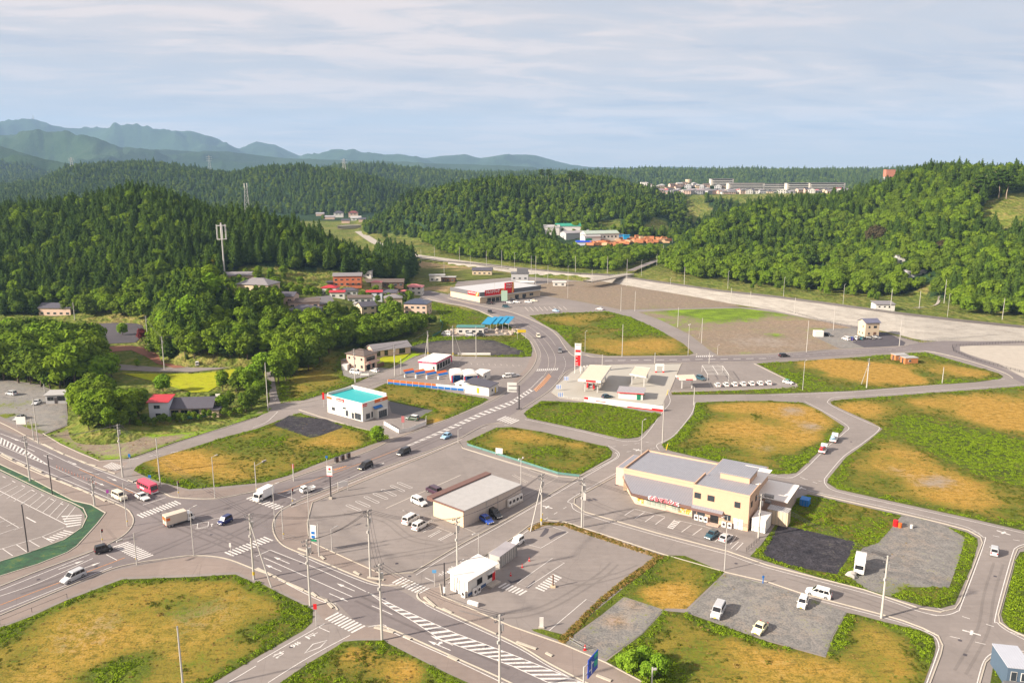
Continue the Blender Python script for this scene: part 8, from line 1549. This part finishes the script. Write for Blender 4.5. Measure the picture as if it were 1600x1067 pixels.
def lattice(name, label, p, h, w0, w1, arms=0, mat=None, r=.12, secs=9):
    e = thing(name, label, 'tower', p, R(20)); mb = MB()
    for i in range(secs):
        z0, z1 = h * i / secs, h * (i + 1) / secs; a, b_ = w0 + (w1 - w0) * i / secs, w0 + (w1 - w0) * (i + 1) / secs
        c0 = [(a, a), (-a, a), (-a, -a), (a, -a)]; c1 = [(b_, b_), (-b_, b_), (-b_, -b_), (b_, -b_)]
        for k in range(4):
            mb.tube((*c0[k], z0), (*c1[k], z1), r, n=4); mb.tube((*c0[k], z0), (*c1[(k + 1) % 4], z1), r * .6, n=4); mb.tube((*c1[k], z1), (*c1[(k + 1) % 4], z1), r * .6, n=4)
    mb.build('frame', mat or M_WP, e); t_ = MB()
    for k in range(arms): z_ = h * (.72 + .1 * k); t_.tube((-w0 * 1.6, 0, z_), (w0 * 1.6, 0, z_), r * 1.3, n=4)
    if arms: t_.build('crossarms', mat or M_WP, e)
    else:
        for a_ in (-1, 1): MB().tube((w1 * a_, 0, h), (w1 * a_, 0, h + 3), .3, n=6).build('antenna', M_WP, e)
    return e
b = at_depth(389,368,600); b.z = terr1(b.x, b.y); lattice('lattice_tower', 'white lattice tower rising from the conifers right of the antenna pole', b, hgt(b, 293), 2.2, .9, r=.2)
for px, yb, yt, dep, lb in ((115,285,246,2080,'distant white pylon at the left, on the wooded hill'),(329,282,243,2060,'distant white pylon on the hill behind the lattice tower'),(538,270,248,1850,'distant grey pylon right of the centre of the valley hills')):
    b = at_depth(px, yb, dep); b.z = terr1(b.x, b.y); lattice('pylon', lb, b, hgt(b, yt), 4.5, 1.0, 3, r=.34, secs=7)
b = at_depth(53,194,10400); b.z = terr1(b.x, b.y); lattice('summit_tower', 'tiny tower on the summit of the bluish mountain at the left', b, 75, 9, 3, r=2.0, secs=4)
def cable(a, b_, label, n=3, sag=1.1, r=.032):
    A, ra = TOPS[a]; B_, rb = TOPS[b_]; mb = MB()
    for k in range(n):
        o0 = (k - (n - 1) / 2) * .6; pa = A + Vector((math.cos(ra) * o0, math.sin(ra) * o0, 0)); pb = B_ + Vector((math.cos(rb) * o0, math.sin(rb) * o0, 0)); pv = pa
        for i in range(1, 11): t_ = i / 10; q = pa.lerp(pb, t_) - Vector((0, 0, sag * 4 * t_ * (1 - t_))); mb.tube(pv, q, r, n=3, caps=False); pv = q
    o = mb.build('power_line', M_DARKM); tag(o, label, 'power line')
for a, b_, lb in ((579,397,'cables from the big car park pole to the braced pole at the crossing'),(397,192,'cables crossing the junction to the pole above the minibus'),(579,485,'cables from the big car park pole to the pole left of the stop marking'),(597,781,'cables along the hatched lane at the bottom'),(579,597,'cables across the right road to the pole between the crosswalks'),(579,715,'cables from the big car park pole to the pole behind the white cabin'),
                 (715,846,'cables along the small street to the braced corner pole'),(846,909,'cables over the corner to the pole before the beige building'),(192,47,'cables above the left road to the green strip pole'),(485,397,'cables between the stop marking pole and the braced pole'),(669,708,'cables between the two braced poles by the laundry'),(617,669,'cables from the bend pole to the laundry pole'),(909,1377,'long cables over the street in front of the beige building'),(617,555,'cables from the bend pole to the shop house'),(232,257,'cables above the red path'),(257,407,'cables along the side road below the grove'),(407,480,'cables in front of the village grove'),(480,456,'cables up to the village'),(1377,1185,'cables to the pole at the right corner of the beige building')): cable(a, b_, lb)
M_TYRE = pm('tyre', (0.02, 0.02, 0.02), .8, .1, 3); M_RIM = pm('rim', (0.35, 0.35, 0.36), .35, .1, 3, .6); M_TAIL = pm('tail_light', (0.45, 0.01, 0.01), .3, .05, 3); M_HEAD = pm('head_light', (0.75, 0.75, 0.72), .15, .03, 3); M_PLATE = pm('number_plate', (0.62, 0.5, 0.05), .5, .03, 3); M_PLW = pm('white_plate', (0.7, 0.7, 0.7), .5, .03, 3)
def paint(nm, c):
    nm = 'paint_' + nm
    if nm in MATS: return MATS[nm]
    m = newmat(nm); t = NT(m); oc = t.a('ShaderNodeTexCoord').outputs['Object']; n = t.noise(oc, 2.5, 4, .6); f = t.m('MULTIPLY_ADD', n, .16, .92); v_ = t.a('ShaderNodeVectorMath', operation='SCALE'); v_.inputs[0].default_value = c; t.l.new(f, v_.inputs['Scale'])
    p = t.out(v_.outputs[0], .28, .0, spec=.5); p.inputs['Coat Weight'].default_value = .6; p.inputs['Coat Roughness'].default_value = .08; return m
PC = {'white': (.74, .73, .71), 'cream': (.70, .64, .50), 'black': (.012, .012, .014), 'silver': (.45, .46, .48), 'blue': (.01, .06, .36), 'navy': (.012, .02, .11), 'lblue': (.25, .42, .60), 'pink': (.62, .045, .10), 'teal': (.03, .16, .18), 'dteal': (.02, .07, .10), 'green': (.04, .07, .04), 'red': (.45, .02, .02), 'grey': (.12, .12, .13), 'purple': (.05, .02, .04), 'beetle': (.72, .68, .44)}
KIND = {'van': (4.7, 1.75, 1.15, 1.95, .15, .75, 1.45, 4.45, 4.62), 'minivan': (4.6, 1.72, 1.0, 1.80, .35, 1.0, 1.85, 4.2, 4.52), 'kei': (3.4, 1.48, 1.0, 1.76, .2, .7, 1.2, 3.15, 3.34), 'hatch': (4.0, 1.68, .90, 1.50, .6, 1.1, 1.9, 3.3, 3.9), 'sedan': (4.5, 1.75, .90, 1.45, .8, 1.35, 2.15, 3.3, 4.1), 'suv': (4.4, 1.8, 1.05, 1.72, .75, 1.2, 1.9, 3.9, 4.3), 'beetle': (4.0, 1.68, .92, 1.46, .5, 1.05, 1.65, 2.75, 3.85)}
def wheel(e, x, y, r=.31, w_=.2):
    s = 1 if y > 0 else -1; o = MB().tube((x, y - s * w_, r), (x, y, r), r, n=14).build('wheel', M_TYRE, e); MB().tube((x, y - s * .02, r), (x, y + s * .012, r), r * .62, n=10).build('rim', M_RIM, o)
def pbox(mb, c, d): mb.box(c, d)
def car(kind, px, py, dx, dy, colr, label, group=None, roofc=None, z=0.0, plate=None, extra=None):
    """centre of the car on the ground and the photo direction of its nose"""
    Ln, W, hh, hr, xf, xw, xrf, xrr, xt = KIND[kind]; c = g(px, py, z); d = g(px + dx * .2, py + dy * .2, z) - c; rz = math.atan2(d.y, d.x)
    e = thing({'van': 'van', 'minivan': 'minivan', 'kei': 'small_van', 'hatch': 'hatchback_car', 'sedan': 'sedan_car', 'suv': 'suv_car', 'beetle': 'rounded_car'}[kind], label, 'van' if kind in ('van', 'minivan', 'kei') else 'car', c, rz, group)
    X = lambda x: Ln / 2 - x; w_ = W / 2; pt = paint(colr, PC[colr]); hb = hh * .78 if kind in ('sedan', 'hatch', 'suv', 'beetle', 'minivan') else hh * .92
    mb = MB(); prof = [(0.0, .38, hb * .72), (.06, .22, hb * .86), (xf, .2, hb), (xw, .2, hh), (xt - .05, .2, hh), (Ln - .04, .24, hh * .93), (Ln, .4, hh * .75)]
    ring = []
    for k, (x, zl, zt) in enumerate(prof):
        wk = w_ * (.86 if k in (0, 6) else .96 if k in (1, 5) else 1.0); ring.append([(X(x), -wk * .95, zl), (X(x), -wk, zl + .18), (X(x), -wk, zt - .14), (X(x), -wk * .93, zt), (X(x), wk * .93, zt), (X(x), wk, zt - .14), (X(x), wk, zl + .18), (X(x), wk * .95, zl)])
    for a, b_ in zip(ring[:-1], ring[1:]):
        for k in range(8): mb.face([a[k], a[(k + 1) % 8], b_[(k + 1) % 8], b_[k]])
    mb.face(ring[0]); mb.face(ring[-1][::-1])
    b0 = [(X(xw), w_ * .92), (X(xt), w_ * .92)]; tw = w_ * (.80 if kind in ('sedan', 'hatch', 'beetle', 'suv') else .86); zb, zt = hh - .03, hr
    base = [(X(xw), -w_ * .93, zb), (X(xt), -w_ * .93, zb), (X(xt), w_ * .93, zb), (X(xw), w_ * .93, zb)]; top = [(X(xrf), -tw, zt - .05), (X(xrr), -tw, zt - .05), (X(xrr), tw, zt - .05), (X(xrf), tw, zt - .05)]
    for k in range(4): mb.face([base[k], base[(k + 1) % 4], top[(k + 1) % 4], top[k]])
    body = mb.build('body', pt, e, .05, smooth=False)
    rf = MB(); ci = .1; t2 = [(X(xrf + ci), -tw + ci, zt + .02), (X(xrr - ci), -tw + ci, zt + .02), (X(xrr - ci), tw - ci, zt + .02), (X(xrf + ci), tw - ci, zt + .02)]
    for k in range(4): rf.face([top[k], top[(k + 1) % 4], t2[(k + 1) % 4], t2[k]])
    rf.face(t2); rf.build('roof', paint(roofc, PC[roofc]) if roofc else pt, e)
    def quad(p00, p10, p11, p01, u0, u1, v0, v1, off):
        P_ = [Vector(p) for p in (p00, p10, p11, p01)]; n = (P_[1] - P_[0]).cross(P_[3] - P_[0]).normalized()
        def q(u_, v_): return P_[0].lerp(P_[1], u_).lerp(P_[3].lerp(P_[2], u_), v_) + n * off
        return [q(u0, v0), q(u1, v0), q(u1, v1), q(u0, v1)]
    ctr = Vector((0, 0, (zb + zt) / 2))
    def glass(nm, a, b_, c_, d_, spans):
        m_ = MB()
        for u0, u1 in spans:
            f = quad(a, b_, c_, d_, u0, u1, .16, .90, .02); m = sum(f, Vector()) / 4
            if (m - ctr).dot((Vector(f[1]) - Vector(f[0])).cross(Vector(f[3]) - Vector(f[0]))) < 0: f = quad(a, b_, c_, d_, u0, u1, .16, .90, -.02)
            m_.face(f)
        m_.build(nm, M_DGLASS, e)
    sp = [(.05, .30), (.33, .62), (.65, .94)] if Ln > 4.3 and kind in ('van', 'minivan', 'suv') else [(.06, .48), (.52, .93)]
    glass('windscreen', base[0], base[3], top[3], top[0], [(.06, .94)]); glass('rear_window', base[1], base[2], top[2], top[1], [(.08, .92)]); glass('side_windows', base[0], base[1], top[1], top[0], sp); glass('side_windows', base[3], base[2], top[2], top[3], sp)
    for y in (-w_ * .66, w_ * .66):
        MB().box((X(.03), y, hb * .72), (.14, .34, .15)).build('headlight', M_HEAD, e); MB().box((X(Ln - .03), y * 1.15, hh * .82), (.12, .2, .32 if kind != 'sedan' else .16)).build('tail_light', M_TAIL, e)
        MB().box((X(xw + .25), math.copysign(w_ + .09, y), hh + .06), (.14, .16, .16)).build('mirror', pt, e)
    MB().box((X(-.005), 0, .48), (.04, .4, .2)).build('number_plate', M_PLATE if plate else M_PLW, e); MB().box((X(.0), 0, .34), (.05, W * .7, .12)).build('grille', M_DARKM, e)
    r = .30 if kind in ('kei', 'hatch', 'beetle') else .33
    for x in (Ln * .19, Ln * .81):
        for y in (-w_ - .01, w_ + .01): wheel(e, X(x), y, r)
    return e
def truck(px, py, dx, dy, label, boxlen=3.4, boxh=2.1, W=1.85, cab='white', boxc=None, open_=False, load=None, mark=None, cabh=2.1, group=None, name='box_truck'):
    c = g(px, py); d = g(px + dx * .2, py + dy * .2) - c; e = thing(name, label, 'truck', c, math.atan2(d.y, d.x), group); Ln = boxlen + 1.75; w_ = W / 2; x1 = Ln / 2; pt = paint(cab, PC[cab])
    prof = [(x1 - .04, .35), (x1, .9), (x1 - .12, 1.15), (x1 - .42, cabh), (x1 - 1.45, cabh), (x1 - 1.5, .35)]; MB().ext_y(prof, -w_ * .96, w_ * .96).build('cab', pt, e, .05)
    m_ = MB(); m_.face([(x1 - .11, -w_ * .82, 1.22), (x1 - .11, w_ * .82, 1.22), (x1 - .37, w_ * .78, cabh - .12), (x1 - .37, -w_ * .78, cabh - .12)]); m_.build('windscreen', M_DGLASS, e)
    for s in (-1, 1):
        y = s * (w_ * .96 + .01); m_ = MB(); m_.face([(x1 - .3, y, 1.2), (x1 - 1.25, y, 1.2), (x1 - 1.25, y, cabh - .2), (x1 - .5, y, cabh - .2)]); m_.build('side_window', M_DGLASS, e); MB().box((x1 + .0, s * w_ * .7, .72), (.08, .3, .18)).build('headlight', M_HEAD, e); MB().box((x1 - .1, s * (w_ + .12), 1.5), (.1, .1, .3)).build('mirror', M_DARKM, e)
    MB().b2(-Ln / 2, x1 - 1.5, -w_ * .5, w_ * .5, .42, .62).build('chassis', M_DARKM, e); bx1 = x1 - 1.58
    bm_ = MATS.get('cargo_' + (boxc or 'white')) or pm('cargo_' + (boxc or 'white'), {'white': (.74, .73, .72), 'cream': (.55, .48, .40), None: (.74, .73, .72)}.get(boxc, (.7, .7, .7)), .45, .06, .8)
    if open_:
        mb = MB(); mb.b2(-Ln / 2, bx1, -w_, w_, .62, .72)
        for y in (-w_, w_ - .05): mb.b2(-Ln / 2, bx1, y, y + .05, .72, 1.05)
        mb.b2(-Ln / 2, -Ln / 2 + .05, -w_ + .05, w_ - .05, .72, 1.05); mb.b2(bx1 - .05, bx1, -w_ + .05, w_ - .05, .72, 1.5); mb.build('bed', pt, e)
    else:
        MB().b2(-Ln / 2, bx1, -w_ * 1.02, w_ * 1.02, .64, .64 + boxh).build('cargo_box', bm_, e, .04); mb = MB()
        for s in (-1, 1): mb.b2(-Ln / 2 - .03, bx1 + .02, s * w_ * 1.02 - .04, s * w_ * 1.02 + .04, .6, .7)
        mb.b2(-Ln / 2 - .04, -Ln / 2 - .01, -.03, .03, .7, .6 + boxh); mb.build('trim', M_RAIL, e)
        if mark: MB().b2(-Ln / 2 - .06, -Ln / 2 - .045, -w_ * .8, w_ * .8, .6 + boxh * .5, .6 + boxh * .85).build('orange_mark', M_ORP if mark == 1 else M_YEL, e); MB().b2(-Ln / 2 + .05, -Ln / 2 + .9, -w_ * 1.02 - .02, -w_ * 1.02 - .005, .6 + boxh * .5, .6 + boxh * .8).build('orange_mark', M_ORP, e)
    for x in ((x1 - .75, -Ln / 2 + 1.0) if not (boxlen > 4) else (x1 - .75, -Ln / 2 + 1.3, -Ln / 2 + .6)):
        for y in (-w_, w_): wheel(e, x, y, .36, .24)
    for s in (-1, 1): MB().box((-Ln / 2 - .02, s * w_ * .75, .55), (.06, .3, .14)).build('tail_light', M_TAIL, e)
    return e, Ln, w_
car('minivan',115,905,-30,14,'silver','silver minivan driving on the lower left road'); car('kei',162,862,30,-8,'black','black hatch van waiting before the lower left crosswalk'); car('kei',352,817,-26,13,'navy','dark blue small van in the middle of the junction')
car('van',187,779,26,12,'cream','cream van behind the white sedan at the left',z=0); car('sedan',223,779,22,11,'white','white sedan waiting next to the pink minibus')
truck(280,817,30,-9,'pale grey box truck with an orange mark crossing the junction',4.6,2.2,2.0,boxc='cream',mark=1); truck(412,779,-28,14,'white box truck driving over the upper crosswalk',3.6,2.1,1.95)
e, Ln, w_ = truck(481,768,-26,8,'small white pickup truck with empty bed behind the white box truck',2.0,1,1.5,open_=True,cabh=1.75,name='pickup_truck')
e, Ln, w_ = truck(1343,890,-5,26,'white box truck parked at the edge of the gravel lot',3.4,2.2,1.95)
for (px, py, dx, dy, lb, cols) in ((1303,689,15,-24,'rear loaded truck carrying pale blue scrap up the right street',(('lblue', .5), ('white', .4), ('lblue', .5))), (1286,706,15,-24,'front loaded truck carrying red and blue scrap on the right street',(('red', .4), ('lblue', .5), ('grey', .4)))):
    e, Ln, w_ = truck(px, py, dx, dy, lb, 3.0, 1, 1.8, open_=True, name='loaded_truck')
    for k in range(7):
        cc = cols[k % 3][0]; MB().box((-Ln / 2 + .6 + k * .38, rnd.uniform(-.4, .4), 1.15 + rnd.uniform(0, .45)), (rnd.uniform(.5, .9), rnd.uniform(.5, .9), rnd.uniform(.4, .8)), rnd.uniform(0, 3)).build('load', paint(cc, PC[cc]), e)
car('minivan',571,731,-22,10,'black','black minivan following the white pickup on the main road',plate=1); car('minivan',631,709,-22,10,'black','black minivan further up the main road, behind the other black one'); car('hatch',697,684,-20,10,'lblue','light blue car driving down beside the hatched reserve')
car('suv',645,656,-22,-3,'green','dark green car with white roof parked behind the low white wall',roofc='white')
car('minivan',655,787,22,10,'white','white minivan parked at the left end of the convenience store'); car('van',642,815,22,-13,'white','white van parked left of the white wagon in front of the store'); car('minivan',657,824,22,-13,'white','white wagon parked right of the white van in front of the store')
car('hatch',760,815,22,13,'blue','bright blue car parked beside the store wall'); car('minivan',772,806,22,13,'black','black minivan parked behind the bright blue car'); car('van',678,770,-22,-10,'purple','dark purple van half hidden behind the store roof')
car('kei',809,850,-20,14,'white','white van parked behind the grey container'); car('hatch',1112,839,-16,10,'dteal','dark teal car parked before the beige building'); car('hatch',1134,843,16,-12,'silver','silver hatchback beside the dark teal car')
car('minivan',1279,930,-26,-7,'white','white minivan on the lower right street'); car('kei',1254,946,-9,20,'white','small white car with yellow plate at the gravel lot edge',plate=1); car('van',1122,959,-12,22,'silver','silver van parked on the gravel lot',plate=1); car('beetle',1187,985,-14,16,'beetle','cream rounded car at the lower edge of the gravel lot',plate=1)
car('kei',1553,865,1,-20,'silver','silver small van driving away at the right'); car('suv',1225,557.5,26,-1,'black','dark blue-black car on the upper right road')
for px, py, dx, c, k, lb in ((1322,531,-20,'white','minivan','white minivan at the left of the row by the narrow building'),(1331,531,8,'blue','hatch','blue car second in the row by the narrow building'),(1338,530.5,8,'white','kei','white small van third in the row by the narrow building'),(1347,530,8,'teal','hatch','teal car fourth in the row by the narrow building'),(1360,529.5,14,'black','sedan','black car right of the teal one'),(1369,528.5,14,'grey','sedan','dark grey car at the right end of the row'),(1293,525,14,'black','suv','black car beside the white box shed')): car(k, px, py, dx, -6 if dx < 10 else 2, c, lb)
for k in range(7):
    car('hatch', 1121 + k * 13.3, 603.6 - k * .55, -6, -6, 'white', 'white rental car in the row at the yard edge' , 'white rental cars in a row')
    if k > 0: pass

PC['greenp'] = (.01, .3, .15); car('hatch',1231.5,599,16,4,'white','white and green car in the corner of the rental yard',roofc='greenp')
car('suv',1095,593,16,6,'dteal','dark car under the steel frame in the rental yard'); car('hatch',948.5,621.5,14,-2,'dteal','dark teal car behind the white wall of the fuel station',roofc=None) 
car('hatch',922,604,-6,-14,'silver','silver car refuelling under the large cream canopy')
car('suv',875,550,-1,12,'grey','dark grey car coming round the bend above the price sign'); car('minivan',841,527,6,10,'cream','cream van coming round the bend in the main road'); car('suv',766,489,10,5,'black','black car on the curved road below the drugstore')
for px, py, dx, c, k, lb in ((765.5,475.5,16,'black','minivan','black minivan in front of the drugstore entrance'),(791,480.5,16,'dteal','minivan','dark car below the drugstore sign'),(790,473,-14,'purple','sedan','dark red car right of the drugstore entrance'),(797,474,12,'silver','sedan','silver car beside the dark red one'),(798,468,14,'silver','sedan','silver car near the drugstore wall'),(806,467,14,'black','suv','black car near the drugstore wall'),(816,465.5,14,'black','minivan','second black car near the drugstore wall'),(808,473,14,'white','sedan','white car in the middle of the drugstore car park'),(826,473,14,'white','sedan','white car at the right of the drugstore car park'),(835,471,14,'cream','sedan','cream car beside the white one in the drugstore car park'),(869,487,10,'lblue','hatch','pale blue car at the bottom of the drugstore car park'),(937,484,-16,'white','sedan','white car at the end of the drugstore car park')): car(k, px, py, dx, 1 if dx > 0 else -2, c, lb)
car('kei',792,590,-16,1,'white','white car in the car wash lot left of the road',z=0) ; car('sedan',803,588.5,14,-2,'silver','silver car at the right edge of the car wash lot')
car('van',556,584,16,2,'white','white van parked before the shop house'); car('hatch',585.5,581,-16,-3,'white','white car on the pale yard right of the shop house'); boxthing('trailer', 'white box trailer left of the shop house', 'trailer', g(534,578.5), R(-8), 2.4, 3.2, 2.2, M_WP)
car('van',697.5,523.5,-16,-1,'white','white van left of the heaped stones by the blue canopies'); car('minivan',735,524.5,14,1,'silver','silver car before the green roofed hut'); car('minivan',752,525.5,14,1,'black','black car on the yard before the blue canopies'); car('van',760,518,2,-10,'white','white van under the blue canopies')
car('kei',308.5,571,1,-14,'white','small white van by the side road below the grove'); car('minivan',18,617,-18,-3,'silver','silver van alone on the left gravel lot'); car('sedan',57.5,631,-10,6,'silver','silver car beside the hut'); car('sedan',31,655,-20,9,'silver','silver car with dark roof at the left lot entry',roofc='black')
c = g(231,767); d = g(231 + 5, 767 + 2.4) - c; e = thing('minibus', 'bright pink minibus waiting at the left of the junction', 'bus', c, math.atan2(d.y, d.x)); pt = paint('pink', PC['pink']); Ln, w_ = 6.9, 1.0
MB().ext_y([(3.45, .35), (3.48, 1.1), (3.25, 2.25), (3.0, 2.55), (-3.3, 2.55), (-3.45, 2.3), (-3.45, .35)], -w_, w_).build('body', pt, e, .08)
for s in (-1, 1):
    mb = MB()
    for k in range(6): mb.b2(-3.1 + k * .93, -2.3 + k * .93, s * (w_ + .005), s * (w_ + .02), 1.35, 2.15)
    mb.build('side_windows', M_DGLASS, e); MB().box((3.47, s * .7, .75), (.08, .3, .2)).build('headlight', M_HEAD, e); MB().box((-3.47, s * .8, .9), (.06, .2, .4)).build('tail_light', M_TAIL, e); MB().box((3.5, s * 1.2, 1.9), (.12, .12, .4)).build('mirror', M_DARKM, e)
    MB().b2(-1.8, .2, s * (w_ + .006), s * (w_ + .015), .75, 1.2).build('pale_stripe', M_WP, e)
mb = MB(); mb.face([(3.50, -.88, 1.2), (3.50, .88, 1.2), (3.28, .84, 2.2), (3.28, -.84, 2.2)]); mb.build('windscreen', M_DGLASS, e); MB().box((3.5, 0, .48), (.08, 1.9, .22)).build('bumper', M_PLW, e)
for x in (2.2, -2.0):
    for y in (-w_ - .01, w_ + .01): wheel(e, x, y, .38, .24)
hz = MB().b2(-13500, 13500, -60, 17500, -2, 1150).build('haze', bpy.data.materials.new('haze')); m = hz.data.materials[0]; m.use_nodes = True; n = m.node_tree; n.nodes.clear()
pv = n.nodes.new('ShaderNodeVolumePrincipled'); pv.inputs['Color'].default_value = (.42, .66, 1.0, 1); pv.inputs['Density'].default_value = HAZE_D; pv.inputs['Anisotropy'].default_value = 0.0
oo = n.nodes.new('ShaderNodeOutputMaterial'); n.links.new(pv.outputs[0], oo.inputs['Volume']); hz['kind'] = 'stuff'; hz['label'] = 'thin bluish air over the valley and the mountains'; hz['category'] = 'haze'
m.cycles.homogeneous_volume = True
